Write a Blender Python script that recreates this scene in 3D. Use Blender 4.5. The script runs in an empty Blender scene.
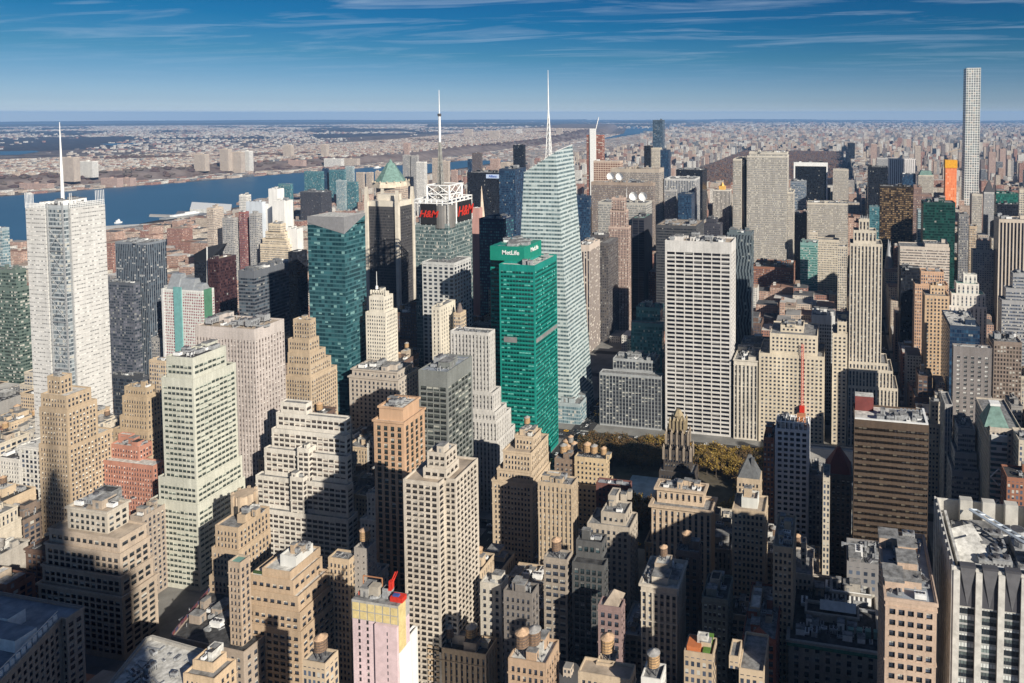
import bpy, math, random
import numpy as np
from mathutils import Vector
random.seed(7); HAZE = 3.2e-5
rs = np.random.RandomState(11)
R = math.radians
sc = bpy.context.scene
COL = sc.collection
# ------------------------------------------------------------------ camera
FPX, PX, PY, YAW, PIT = 712.6, 690.2, 148.2, 0.2057, 0.0481
CX, CY, CZ = 6.4, 13.7, 320.5
cam_d = bpy.data.cameras.new('camera')
cam = bpy.data.objects.new('camera', cam_d); COL.objects.link(cam)
cam.location = (CX, CY, CZ)
cam.rotation_euler = (math.pi/2-PIT, 0, YAW)
cam_d.sensor_width = 36; cam_d.lens = FPX/1024*36
cam_d.shift_x = (512-PX)/1024; cam_d.shift_y = (PY-341.5)/1024
cam_d.clip_start = 1; cam_d.clip_end = 250000
sc.camera = cam
# ------------------------------------------------------------------ light
SUN_EL = R(25.2); SX, SY = 0.80, -0.60            # horizontal direction towards the sun
w = bpy.data.worlds.new('World'); sc.world = w; w.use_nodes = True
nt = w.node_tree; nt.nodes.clear()
def N(nt, t, **kw):
    n = nt.nodes.new(t)
    for k, v in kw.items():
        if k.startswith('i_'):
            n.inputs[int(k[2:])].default_value = v
        else: setattr(n, k, v)
    return n
def L(nt, a, b): nt.links.new(a, b)
sky = N(nt, 'ShaderNodeTexSky', sky_type='NISHITA')
sky.sun_disc = False; sky.sun_elevation = SUN_EL
sky.sun_rotation = math.atan2(SX, SY)
sky.altitude = 300; sky.air_density = 1.0; sky.dust_density = 0.3; sky.ozone_density = 3.0
geo = N(nt, 'ShaderNodeTexCoord')
sep = N(nt, 'ShaderNodeSeparateXYZ'); L(nt, geo.outputs['Generated'], sep.inputs[0])
# deep polarised blue overhead, pale towards the horizon
mr = N(nt, 'ShaderNodeMapRange'); mr.inputs['From Min'].default_value = -0.012; mr.inputs['From Max'].default_value = 0.62
L(nt, sep.outputs['Z'], mr.inputs['Value'])
cr = N(nt, 'ShaderNodeValToRGB')
cr.color_ramp.elements[0].color = (0.92, 1.0, 1.22, 1)
cr.color_ramp.elements[1].position = 1.0; cr.color_ramp.elements[1].color = (0.24, 0.29, 0.37, 1)
for ps_, c_ in ((.019, (.86, .95, 1.18)), (.030, (.46, .57, .84)), (.045, (.33, .44, .70)), (.084, (.22, .34, .55)), (.139, (.095, .255, .395)), (.206, (.028, .20, .345)), (.288, (.018, .17, .32)), (.42, (.13, .19, .28))):
    e = cr.color_ramp.elements.new(ps_); e.color = (*c_, 1)
L(nt, mr.outputs[0], cr.inputs[0])
mul = N(nt, 'ShaderNodeMix', data_type='RGBA', blend_type='MULTIPLY'); mul.inputs[0].default_value = 1
L(nt, sky.outputs[0], mul.inputs[6]); L(nt, cr.outputs[0], mul.inputs[7])
# thin streaks of cirrus, laid on a plane high above
dv = N(nt, 'ShaderNodeMath', operation='ADD'); L(nt, sep.outputs['Z'], dv.inputs[0]); dv.inputs[1].default_value = 0.03
px_ = N(nt, 'ShaderNodeMath', operation='DIVIDE'); L(nt, sep.outputs['X'], px_.inputs[0]); L(nt, dv.outputs[0], px_.inputs[1])
py_ = N(nt, 'ShaderNodeMath', operation='DIVIDE'); L(nt, sep.outputs['Y'], py_.inputs[0]); L(nt, dv.outputs[0], py_.inputs[1])
cmb = N(nt, 'ShaderNodeCombineXYZ'); L(nt, px_.outputs[0], cmb.inputs[0]); L(nt, py_.outputs[0], cmb.inputs[1])
mp = N(nt, 'ShaderNodeMapping'); L(nt, cmb.outputs[0], mp.inputs[0])
mp.inputs['Rotation'].default_value = (0, 0, R(-14)); mp.inputs['Scale'].default_value = (0.42, 1.3, 1)
n1 = N(nt, 'ShaderNodeTexNoise'); n1.inputs['Scale'].default_value = 1.3; n1.inputs['Detail'].default_value = 7; n1.inputs['Roughness'].default_value = 0.6; n1.inputs['Distortion'].default_value = 0.9
L(nt, mp.outputs[0], n1.inputs['Vector'])
c2 = N(nt, 'ShaderNodeValToRGB'); c2.color_ramp.elements[0].position = 0.49; c2.color_ramp.elements[1].position = 0.86
c2.color_ramp.elements[0].color = (0, 0, 0, 1); c2.color_ramp.elements[1].color = (0.62, 0.62, 0.62, 1)
L(nt, n1.outputs[0], c2.inputs[0])
hz = N(nt, 'ShaderNodeMapRange'); hz.inputs['From Min'].default_value = 0.03; hz.inputs['From Max'].default_value = 0.12
L(nt, sep.outputs['Z'], hz.inputs['Value'])
cm = N(nt, 'ShaderNodeMath', operation='MULTIPLY'); L(nt, c2.outputs[0], cm.inputs[0]); L(nt, hz.outputs[0], cm.inputs[1])
cl = N(nt, 'ShaderNodeMix', data_type='RGBA'); L(nt, cm.outputs[0], cl.inputs[0]); L(nt, mul.outputs[2], cl.inputs[6])
cl.inputs[7].default_value = (3.9, 4.8, 5.9, 1)
bg = N(nt, 'ShaderNodeBackground'); bg.inputs[1].default_value = 0.093
L(nt, cl.outputs[2], bg.inputs[0])
wo = N(nt, 'ShaderNodeOutputWorld'); L(nt, bg.outputs[0], wo.inputs[0])
sd = bpy.data.lights.new('sun', 'SUN'); sd.energy = 5.0; sd.angle = R(0.53); sd.color = (1.0, 0.925, 0.80)
sun = bpy.data.objects.new('sun', sd); COL.objects.link(sun)
sun.rotation_euler = Vector((SX*math.cos(SUN_EL), SY*math.cos(SUN_EL), math.sin(SUN_EL))).to_track_quat('Z', 'Y').to_euler()
sun.location = (0, 0, 900)
vs = sc.view_settings
sc.display_settings.display_device = 'sRGB'
vs.view_transform = 'Standard'; vs.look = 'None'; vs.exposure = 0.55; vs.gamma = 1; vs.use_curve_mapping = False
cy_ = sc.cycles
cy_.max_bounces = 5; cy_.diffuse_bounces = 2; cy_.glossy_bounces = 3; cy_.volume_bounces = 0
cy_.caustics_reflective = False; cy_.caustics_refractive = False
# ------------------------------------------------------------------ projection
Cv, Sv, CP, SP = math.cos(YAW), math.sin(YAW), math.cos(PIT), math.sin(PIT)
def ray(sx, sy):
    a = (sx-PX)/FPX; b = (PY-sy)/FPX
    return (-Sv*CP+a*Cv-b*Sv*SP, Cv*CP+a*Sv+b*Cv*SP, -SP+b*CP)
def at_Y(sx, sy, Y):
    r = ray(sx, sy); t = (Y-CY)/r[1]
    return CX+t*r[0], CZ+t*r[2]
def at_Z(sx, sy, Z=0.0):
    r = ray(sx, sy)
    zz = Z
    for k in range(6):
        t = (zz-CZ)/r[2]; x = CX+t*r[0]; y = CY+t*r[1]
        zz = Z-drop(x, y)
    return x, y
def drop(x, y): return (x*x+y*y)/2/6.371e6*0.87
def X_from(sx, Y, Z):
    a = (sx-PX)/FPX; y = Y-CY; z = Z-CZ
    return CX+(a*(y*Cv*CP-z*SP)-y*Sv)/(Cv+a*Sv*CP)
def Y_from(sx, X, Z):
    a = (sx-PX)/FPX; x = X-CX; z = Z-CZ
    return CY+(a*(-x*Sv*CP-z*SP)-x*Cv)/(Sv-a*Cv*CP)
def proj(X, Y, Z):
    x, y, z = X-CX, Y-CY, Z-CZ
    d = -x*Sv+y*Cv; D = d*CP-z*SP; D = max(D, 1.0)
    return PX+FPX*(x*Cv+y*Sv)/D, PY-FPX*(d*SP+z*CP)/D, D
def S(st): return 30+(st-34)*80.4                 # centre line of a cross street
AV = {'12': -1890, '11': -1616, '10': -1342, '9': -1068, '8': -794, '7': -520, '6': -246, '5': 65, 'mad': 222, 'park': 375, 'lex': 530, '3': 685, '2': 900, '1': 1130, 'fdr': 1330}
# ------------------------------------------------------------------ materials
MATS = {}
def new_mat(name):
    m = bpy.data.materials.new(name); m.use_nodes = True
    return m, m.node_tree, m.node_tree.nodes['Principled BSDF']
def c4(c): return (c[0], c[1], c[2], 1)
def plain(name, col, rough=0.85, noise=0.25, scale=0.15, metal=0.0, spec=0.3, col2=None):
    if name in MATS: return MATS[name]
    m, t, p = new_mat(name)
    tc = N(t, 'ShaderNodeNewGeometry')
    n = N(t, 'ShaderNodeTexNoise'); n.inputs['Scale'].default_value = scale; n.inputs['Detail'].default_value = 6; n.inputs['Roughness'].default_value = 0.65
    L(t, tc.outputs['Position'], n.inputs['Vector'])
    x = N(t, 'ShaderNodeMapRange'); x.inputs['From Min'].default_value = 0.35; x.inputs['From Max'].default_value = 0.65
    L(t, n.outputs[0], x.inputs['Value'])
    mx = N(t, 'ShaderNodeMix', data_type='RGBA'); L(t, x.outputs[0], mx.inputs[0])
    mx.inputs[6].default_value = c4(col2 or [v*(1-noise) for v in col]); mx.inputs[7].default_value = c4([min(1, v*(1+noise*0.5)) for v in col])
    L(t, mx.outputs[2], p.inputs['Base Color'])
    p.inputs['Roughness'].default_value = rough; p.inputs['Metallic'].default_value = metal
    p.inputs['Specular IOR Level'].default_value = spec
    MATS[name] = m; return m
def mathn(t, op, a, b=None, c=None):
    n = N(t, 'ShaderNodeMath', operation=op)
    for i, v in enumerate((a, b, c)):
        if v is None: continue
        if isinstance(v, (int, float)): n.inputs[i].default_value = v
        else: L(t, v, n.inputs[i])
    return n.outputs[0]
def mixc(t, f, a, b):
    n = N(t, 'ShaderNodeMix', data_type='RGBA')
    for i, v in ((0, f), (6, a), (7, b)):
        if isinstance(v, (int, float)): n.inputs[i].default_value = v
        elif isinstance(v, tuple): n.inputs[i].default_value = c4(v)
        else: L(t, v, n.inputs[i])
    return n.outputs[2]
def facade_mat(name, wall, glass=(0.03, 0.04, 0.06), wx=(0.25, 0.75), wy=(0.25, 0.75), spand=None, top=0.7, blind=(0.45, 0.44, 0.40), bl=0.22, gl2=None, grough=0.18, wrough=0.8, mull=0, band=0.0, gspec=0.5, stag=0.0):
    """walls with rows of windows; one UV unit is one bay by one storey, v = 0 at the top of the wall"""
    if name in MATS: return MATS[name]
    m, t, p = new_mat(name)
    uv = N(t, 'ShaderNodeUVMap'); s = N(t, 'ShaderNodeSeparateXYZ'); L(t, uv.outputs[0], s.inputs[0])
    u, v = s.outputs[0], s.outputs[1]
    if stag: u = mathn(t, 'ADD', u, mathn(t, 'MULTIPLY', mathn(t, 'PINGPONG', mathn(t, 'FLOOR', v), 4.0), stag))
    fu = mathn(t, 'FRACT', u); fv = mathn(t, 'FRACT', v)
    inx = mathn(t, 'MULTIPLY', mathn(t, 'GREATER_THAN', fu, wx[0]), mathn(t, 'LESS_THAN', fu, wx[1]))
    iny = mathn(t, 'MULTIPLY', mathn(t, 'GREATER_THAN', fv, wy[0]), mathn(t, 'LESS_THAN', fv, wy[1]))
    ok = mathn(t, 'LESS_THAN', mathn(t, 'FLOORED_MODULO', v, 1000.0), 1000.0-top)
    inx = mathn(t, 'MULTIPLY', inx, ok)
    win = mathn(t, 'MULTIPLY', inx, iny)
    if mull:
        fm = mathn(t, 'FRACT', mathn(t, 'MULTIPLY', u, float(mull)))
        win = mathn(t, 'MULTIPLY', win, mathn(t, 'GREATER_THAN', fm, 0.14))
    cmbn = N(t, 'ShaderNodeCombineXYZ'); L(t, mathn(t, 'FLOOR', mathn(t, 'MULTIPLY', u, float(max(mull, 1)))), cmbn.inputs[0]); L(t, mathn(t, 'FLOOR', v), cmbn.inputs[1])
    wn = N(t, 'ShaderNodeTexWhiteNoise', noise_dimensions='3D'); L(t, cmbn.outputs[0], wn.inputs['Vector'])
    wc = N(t, 'ShaderNodeSeparateColor'); L(t, wn.outputs['Color'], wc.inputs[0])
    g2 = gl2 or tuple(min(1, x*3+0.02) for x in glass)
    gc = mixc(t, mathn(t, 'POWER', wc.outputs[0], 2.0), tuple(glass), tuple(g2))
    isb = mathn(t, 'MULTIPLY', mathn(t, 'LESS_THAN', wc.outputs[1], bl), mathn(t, 'GREATER_THAN', fv, mathn(t, 'MULTIPLY_ADD', wc.outputs[2], 0.5, 0.2)))
    gc = mixc(t, isb, gc, tuple(blind))
    # walls: slow mottling, fine streaks, slight floor-to-floor difference
    ge = N(t, 'ShaderNodeNewGeometry')
    n = N(t, 'ShaderNodeTexNoise'); n.inputs['Scale'].default_value = 0.07; n.inputs['Detail'].default_value = 7; n.inputs['Roughness'].default_value = 0.7
    mp_ = N(t, 'ShaderNodeMapping'); mp_.inputs['Scale'].default_value = (1, 1, 0.35); L(t, ge.outputs['Position'], mp_.inputs[0]); L(t, mp_.outputs[0], n.inputs['Vector'])
    mq = N(t, 'ShaderNodeMapping'); mq.inputs['Scale'].default_value = (1, 1, .06); L(t, ge.outputs['Position'], mq.inputs[0])
    nq = N(t, 'ShaderNodeTexNoise'); nq.inputs['Scale'].default_value = .4; nq.inputs['Detail'].default_value = 4; L(t, mq.outputs[0], nq.inputs['Vector'])
    k = mathn(t, 'MULTIPLY_ADD', mathn(t, 'SUBTRACT', mathn(t, 'MULTIPLY_ADD', nq.outputs[0], .7, n.outputs[0]), 0.85), 1.4, 0.5); k = mathn(t, 'MINIMUM', mathn(t, 'MAXIMUM', k, 0.0), 1.0)
    wl = mixc(t, k, tuple(x*0.72 for x in wall), tuple(min(1, x*1.12) for x in wall))
    if spand is None: colr = wl
    else: colr = mixc(t, inx, wl, tuple(spand))
    if band:
        colr = mixc(t, mathn(t, 'MULTIPLY', mathn(t, 'LESS_THAN', fv, band), 1.0), colr, tuple(x*0.55 for x in wall))
    colr = mixc(t, win, colr, gc)
    L(t, colr, p.inputs['Base Color'])
    gm = mathn(t, 'MULTIPLY', win, mathn(t, 'SUBTRACT', 1.0, isb))
    ro = mathn(t, 'MULTIPLY_ADD', gm, grough-wrough, wrough); L(t, ro, p.inputs['Roughness'])
    sp = mathn(t, 'MULTIPLY_ADD', gm, gspec-0.2, 0.2); L(t, sp, p.inputs['Specular IOR Level'])
    MATS[name] = m; return m
def wall_mat(name, col, rough=.85):
    m, t, p = new_mat(name); ge = N(t, 'ShaderNodeNewGeometry')
    def nz(scale, sc3, det=5):
        mp = N(t, 'ShaderNodeMapping'); mp.inputs['Scale'].default_value = sc3; L(t, ge.outputs['Position'], mp.inputs[0])
        n = N(t, 'ShaderNodeTexNoise'); n.inputs['Scale'].default_value = scale; n.inputs['Detail'].default_value = det; n.inputs['Roughness'].default_value = .7; L(t, mp.outputs[0], n.inputs['Vector']); return n.outputs[0]
    a = mathn(t, 'MULTIPLY_ADD', mathn(t, 'SUBTRACT', nz(.05, (1, 1, .5), 7), .5), 1.5, 0)
    b = mathn(t, 'MULTIPLY_ADD', mathn(t, 'SUBTRACT', nz(.55, (1, 1, .05)), .5), 1.1, 0)
    c = mathn(t, 'MULTIPLY_ADD', mathn(t, 'SUBTRACT', nz(.9, (1, 1, 1.6), 3), .5), 1.0, 0)
    k = mathn(t, 'ADD', mathn(t, 'ADD', a, b), mathn(t, 'ADD', c, .55)); k = mathn(t, 'MINIMUM', mathn(t, 'MAXIMUM', k, 0.0), 1.0)
    L(t, mixc(t, k, tuple(x*.60 for x in col), tuple(min(.85, x*1.16) for x in col)), p.inputs['Base Color']); p.inputs['Roughness'].default_value = rough; p.inputs['Specular IOR Level'].default_value = .2
    MATS[name] = m; return m
# glass panes for modelled windows
def glass_mat(name, col, rough=0.12, spec=0.5):
    return plain(name, tuple(v*.8 for v in col), rough, 0.5, 0.6, 0, min(spec, .32))
ROOFS = None
def roof_mats():
    global ROOFS
    ROOFS = dict(grey=plain('roof_grey', (0.22, 0.22, 0.22), 0.9, 0.6, 0.35), tar=plain('roof_tar', (0.06, 0.06, 0.062), 0.9, 0.65, 0.35),
        white=plain('roof_white', (0.56, 0.55, 0.52), 0.8, 0.45, 0.35), tan=plain('roof_tan', (0.40, 0.33, 0.26), 0.9, 0.4, 0.12), red=plain('roof_red', (0.24, 0.10, 0.07), 0.9, 0.4, 0.2),
        blue=plain('roof_blue_grey', (0.26, 0.29, 0.33), 0.7, 0.4, 0.12), teal=plain('roof_teal', (0.16, 0.30, 0.26), 0.7, 0.3, 0.12))
roof_mats()
M_metal = plain('galvanised_metal', (0.42, 0.43, 0.44), 0.5, 0.35, 0.8, 0.3)
M_dmetal = plain('dark_metal', (0.07, 0.07, 0.08), 0.6, 0.3, 0.8)
M_wood = plain('weathered_wood', (0.20, 0.13, 0.085), 0.9, 0.45, 1.5)
M_woodl = plain('pale_wood', (0.42, 0.27, 0.14), 0.9, 0.35, 1.5)
M_white = plain('white_paint', (0.75, 0.75, 0.74), 0.6, 0.15, 0.4)
M_red = plain('red_paint', (0.55, 0.035, 0.02), 0.5, 0.2, 0.8)
M_copper = plain('green_copper', (0.16, 0.26, 0.23), 0.7, 0.35, 0.25)
# ------------------------------------------------------------------ mesh builder
class MB:
    def __init__(s): s.v = []; s.f = []; s.m = []; s.uv = []; s.hasuv = False
    def quad(s, a, b, c, d, m=0, uv=None):
        i = len(s.v); s.v += [a, b, c, d]; s.f.append((i, i+1, i+2, i+3)); s.m.append(m); s.uv.append(uv)
        if uv: s.hasuv = True
    def ngon(s, pts, m=0):
        i = len(s.v); s.v += list(pts); s.f.append(tuple(range(i, i+len(pts)))); s.m.append(m); s.uv.append(None)
    def box(s, x0, x1, y0, y1, z0, z1, m=0, mt=None, bottom=True):
        mt = m if mt is None else mt
        s.quad((x0, y0, z0), (x1, y0, z0), (x1, y0, z1), (x0, y0, z1), m); s.quad((x1, y0, z0), (x1, y1, z0), (x1, y1, z1), (x1, y0, z1), m)
        s.quad((x1, y1, z0), (x0, y1, z0), (x0, y1, z1), (x1, y1, z1), m); s.quad((x0, y1, z0), (x0, y0, z0), (x0, y0, z1), (x0, y1, z1), m)
        s.quad((x0, y0, z1), (x1, y0, z1), (x1, y1, z1), (x0, y1, z1), mt)
        if bottom: s.quad((x0, y1, z0), (x1, y1, z0), (x1, y0, z0), (x0, y0, z0), m)
    def cone(s, x, y, z0, z1, r0, r1, n=10, m=0, cap=True):
        a = [(x+r0*math.cos(2*math.pi*k/n), y+r0*math.sin(2*math.pi*k/n), z0) for k in range(n)]
        b = [(x+r1*math.cos(2*math.pi*k/n), y+r1*math.sin(2*math.pi*k/n), z1) for k in range(n)]
        for k in range(n): s.quad(a[k], a[(k+1) % n], b[(k+1) % n], b[k], m)
        if cap and r1 > 0.01: s.ngon(b, m)
    def bar(s, p, q, r=0.3, m=0):
        p = Vector(p); q = Vector(q); d = (q-p).normalized()
        a = d.orthogonal().normalized(); b = d.cross(a)
        P = [p+(a*i+b*j)*r for i, j in ((-1, -1), (1, -1), (1, 1), (-1, 1))]; Q = [q+(a*i+b*j)*r for i, j in ((-1, -1), (1, -1), (1, 1), (-1, 1))]
        for k in range(4): s.quad(tuple(P[k]), tuple(P[(k+1) % 4]), tuple(Q[(k+1) % 4]), tuple(Q[k]), m)
        s.ngon([tuple(x) for x in Q], m); s.ngon([tuple(x) for x in reversed(P)], m)
    def mesh(s, name, mats, off=(0, 0, 0)):
        me = bpy.data.meshes.new(name)
        v = np.array(s.v, dtype=np.float64).reshape(-1, 3)-np.array(off)
        me.from_pydata(v.tolist(), [], s.f)
        for mm in mats: me.materials.append(mm)
        me.polygons.foreach_set('material_index', s.m)
        if s.hasuv:
            ul = me.uv_layers.new(name='UVMap'); fl = []
            for f, u in zip(s.f, s.uv):
                if u: 
                    for q in u: fl += [q[0], q[1]]
                else: fl += [0.0, 0.0]*len(f)
            ul.data.foreach_set('uv', fl)
        me.update(); return me
    def build(s, name, mats, parent=None):
        off = parent_world(parent)
        o = bpy.data.objects.new(name, s.mesh(name, mats, off)); COL.objects.link(o)
        if parent: o.parent = parent
        return o
WLOC = {}
def parent_world(p):
    if p is None: return (0, 0, 0)
    a = Vector((0, 0, 0))
    while p is not None: a = a+p.location; p = p.parent
    return tuple(a)
def thing(name, label, cat, loc, group=None, kind=None):
    o = bpy.data.objects.new(name, None); COL.objects.link(o); o.location = loc; o.empty_display_size = 1
    tag(o, label, cat, group, kind); return o
def tag(o, label=None, cat=None, group=None, kind=None):
    if label: o['label'] = label
    if cat: o['category'] = cat
    if group: o['group'] = group
    if kind: o['kind'] = kind
    return o
def inst(name, mesh, parent, loc, rz=0, scale=(1, 1, 1)):
    o = bpy.data.objects.new(name, mesh); COL.objects.link(o)
    pw = parent_world(parent); o.parent = parent
    o.location = (loc[0]-pw[0], loc[1]-pw[1], loc[2]-pw[2]); o.rotation_euler = (0, 0, rz); o.scale = scale
    return o
# ------------------------------------------------------------------ rooftop pieces (library meshes)
def lib(fn, name, mats):
    b = MB(); fn(b); return b.mesh(name, mats)
def _unit(b):
    b.box(-2.5, 2.5, -1.5, 1.5, 0.4, 2.4, 0); b.box(-2.3, 2.3, -1.3, 1.3, 0, 0.4, 1)
    for x in (-1.4, 0, 1.4): b.cone(x, 0, 2.4, 2.75, 0.6, 0.6, 8, 1)
def _unit2(b):
    b.box(-3, 3, -2, 2, 1.2, 4.5, 0)
    for x in (-2.6, 2.6):
        for y in (-1.7, 1.7): b.box(x-.15, x+.15, y-.15, y+.15, 0, 1.2, 1)
    for k in range(5): b.box(-2.7+k*1.15, -2.2+k*1.15, -2.06, 2.06, 1.6, 3.4, 1)
    for x in (-1.5, 1.5): b.cone(x, 0, 4.5, 5.3, 1.1, 1.0, 10, 1)
def _duct(b):
    b.box(-6, 6, -.5, .5, .5, 1.4, 0); b.box(4.9, 6.1, -.6, 3.5, .4, 1.5, 0); b.box(-6.1, -5, -2.5, .6, .4, 1.5, 0)
    for x in (-4, 0, 4): b.box(x-.1, x+.1, -.4, .4, 0, .5, 1)
def _stair(b):
    b.box(-2, 2, -2.6, 2.6, 0, 3.2, 0, 1); b.box(-2.15, 2.15, -2.75, 2.75, 3.2, 3.4, 1)
    b.box(-.6, .6, -2.66, -2.6, 0.1, 2.2, 1)
def _sky(b):
    b.box(-1.6, 1.6, -.9, .9, 0, .5, 0)
    b.quad((-1.5, -.8, .5), (1.5, -.8, .5), (1.5, 0, 1.1), (-1.5, 0, 1.1), 1); b.quad((1.5, .8, .5), (-1.5, .8, .5), (-1.5, 0, 1.1), (1.5, 0, 1.1), 1)
def _pipe(b):
    b.cone(0, 0, 0, 2.6, .22, .22, 7, 0); b.cone(0, 0, 2.6, 3.0, .4, .3, 7, 1)
LIBM = [(lib(_unit, 'rooftop_unit', [M_metal, M_dmetal]), 'rooftop_unit'), (lib(_unit2, 'cooling_tower', [M_metal, M_dmetal]), 'cooling_tower'),
        (lib(_duct, 'duct', [M_metal, M_dmetal]), 'duct'), (lib(_sky, 'skylight', [M_metal, M_dmetal]), 'skylight'), (lib(_pipe, 'vent_pipe', [M_metal, M_dmetal]), 'vent_pipe')]
LIB_W = [(lib(_unit, 'rooftop_unit', [M_white, M_dmetal]), 'rooftop_unit')]
STAIRS = {}
def stair_mesh(wm):
    if wm.name not in STAIRS: STAIRS[wm.name] = lib(_stair, 'bulkhead', [wm, ROOFS['grey']])
    return STAIRS[wm.name]
def _tank(b):
    b.cone(0, 0, 3.0, 7.0, 2.1, 2.0, 12, 0, cap=False)
    for z in (3.5, 4.4, 5.3, 6.2): b.cone(0, 0, z, z+.1, 2.14, 2.14, 12, 1)
def _tankroof(b): b.cone(0, 0, 7.0, 8.3, 2.25, 0.12, 12, 0)
def _tanklegs(b):
    for a in range(4):
        x = 1.4*math.cos(math.pi/4+a*math.pi/2); y = 1.4*math.sin(math.pi/4+a*math.pi/2)
        b.box(x-.12, x+.12, y-.12, y+.12, 0, 3, 0)
    for a in range(4):
        p = [1.4*math.cos(math.pi/4+a*math.pi/2), 1.4*math.sin(math.pi/4+a*math.pi/2)]; q = [1.4*math.cos(math.pi/4+(a+1)*math.pi/2), 1.4*math.sin(math.pi/4+(a+1)*math.pi/2)]
        b.bar((p[0], p[1], .3), (q[0], q[1], 2.7), .07, 0)
    b.cone(0, 0, 2.8, 3.0, 2.0, 2.0, 10, 0)
M_tanks = [lib(_tank, 'water_tank', [mm, M_dmetal]) for mm in (M_wood, M_woodl, plain('grey_wood', (0.27, 0.25, 0.23), 0.9, 0.4, 1.5))]
M_troofs = [lib(_tankroof, 'tank_roof', [mm]) for mm in (plain('tank_roof_grey', (0.30, 0.29, 0.28), 0.8, 0.3, 1), plain('tank_roof_tan', (0.50, 0.34, 0.22), 0.8, 0.3, 1))]
M_tlegs = lib(_tanklegs, 'tank_legs', [M_dmetal])
def water_tank(parent, x, y, z, s=1.0, kind=None, lift=0.0):
    k = random.randrange(3) if kind is None else kind
    t = inst('water_tank', M_tanks[k], parent, (x, y, z+lift), 0, (s, s, s))
    for nm, me in (('tank_roof', random.choice(M_troofs)), ('tank_legs', M_tlegs)):
        o = bpy.data.objects.new(nm, me); COL.objects.link(o); o.parent = t
    return t
def clutter(parent, x0, x1, y0, y1, z, n, wm, tanks=0, free=None, big=True):
    w_, d_ = x1-x0, y1-y0
    if w_ < 4 or d_ < 4: return
    sm = min(w_, d_) < 15; rd = 1.5 if sm else 2.5
    used = []; n = int(n*2.2+1)
    def spot(r):
        for _ in range(12):
            x = random.uniform(x0+r, x1-r) if w_ > 2*r else (x0+x1)/2; y = random.uniform(y0+r, y1-r) if d_ > 2*r else (y0+y1)/2
            if all(abs(x-a)+abs(y-b) > r+c for a, b, c in used):
                used.append((x, y, r)); return x, y
        return None
    for i in range(int(min(16, w_*d_/45))):
        me, nm = LIBM[4] if random.random() < .5 else LIBM[3]
        k_ = random.uniform(.6, 1.3); inst(nm, me, parent, (random.uniform(x0, x1), random.uniform(y0, y1), z), random.uniform(0, 3), (k_, k_, k_))
    for i in range(tanks):
        p = spot(2.6)
        if p: water_tank(parent, p[0], p[1], z, random.uniform(1.0, 1.35))
    for i in range(n):
        p = spot(rd)
        if not p: continue
        q = random.random()
        if q < 0.28: k_ = random.uniform(.8, 1.9) if min(w_, d_) > 14 else random.uniform(.6, 1.0); inst('bulkhead', stair_mesh(wm), parent, (p[0], p[1], z), random.choice((0, math.pi/2)), (k_*random.uniform(.8, 1.2), k_*random.uniform(.7, 1.2), random.uniform(.8, 1.7)))
        else:
            me, nm = random.choice(LIBM+LIB_W if big else LIBM[:1]+LIBM[3:]+LIB_W)
            s_ = random.uniform(.45, .85) if sm else random.uniform(.7, 1.45)
            if nm == 'duct' and min(w_, d_) < 18: s_ *= .6
            inst(nm, me, parent, (p[0], p[1], z), random.choice((0, math.pi/2)), (s_, s_, s_))
# ------------------------------------------------------------------ facades
def offset_poly(P, t):
    n = len(P); out = []
    for i in range(n):
        a, b, c = Vector(P[i-1]), Vector(P[i]), Vector(P[(i+1) % n])
        d1 = (b-a).normalized(); d2 = (c-b).normalized()
        n1 = Vector((-d1.y, d1.x)); n2 = Vector((-d2.y, d2.x))
        k = n1+n2; dd = k.dot(k)
        if dd < 1e-6: out.append(tuple(b)); continue
        off = k*(2*t/dd)
        out.append((b.x+off.x, b.y+off.y))
    return out
class Style:
    def __init__(s, wall, bay=3.2, fl=3.7, wx=(.25, .75), wy=(.25, .78), glass=(0.03, 0.04, 0.06), spand=None, geo=False, top=0.7, bl=0.22, blind=(0.45, 0.44, 0.40), rib=False, roof='grey', rec=0.35, gl2=None, wrough=0.8, grough=0.18, mull=0, band=0.0, gspec=0.5, name=None, topz=None, stag=0.0):
        if sum(wall) < .45 and blind == (0.45, 0.44, 0.40): blind = (0.26, 0.26, 0.25); bl *= .5
        if not rib and wx[0] > .2 and wx[1]-wx[0] < .5 and wx[1]-wx[0] > .2 and bay < 4: wx = (.22, .78); bay = bay*.74
        if not rib and wy[1]-wy[0] < .5 and wy[1]-wy[0] > .3 and wx[0] > .1: wy = (.20, .80)
        s.__dict__.update(locals())
        s.key = 'f_%d' % (len(MATS))
        s._m = None; s._w = None
    def mat(s):
        if s._m is None:
            s._m = facade_mat('facade_%03d' % len(MATS), s.wall, s.glass, s.wx, s.wy, s.spand, s.top, s.blind, s.bl, s.gl2, s.grough, s.wrough, s.mull, s.band, s.gspec, s.stag)
        return s._m
    def wmat(s):
        if s._w is None: s._w = wall_mat('wall_%03d' % len(MATS), s.wall, s.wrough)
        return s._w
    def smat(s):
        if not hasattr(s, '_s'): s._s = plain('spandrel_%03d' % len(MATS), s.spand or s.wall, 0.6, 0.25, 0.2)
        return s._s
    def panes(s):
        if not hasattr(s, '_p'):
            g = s.glass; g2 = s.gl2 or tuple(min(1, x*3+0.02) for x in g)
            mid = tuple((a+b)/2 for a, b in zip(g, g2))
            k = len(MATS)
            s._p = [glass_mat('pane_dark_%d' % k, g, s.grough, s.gspec), glass_mat('pane_mid_%d' % k, mid, s.grough, s.gspec), glass_mat('pane_pale_%d' % k, g2, s.grough, s.gspec), plain('blind_%d' % k, s.blind, 0.7, 0.2, 0.5)]
        return s._p
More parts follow.
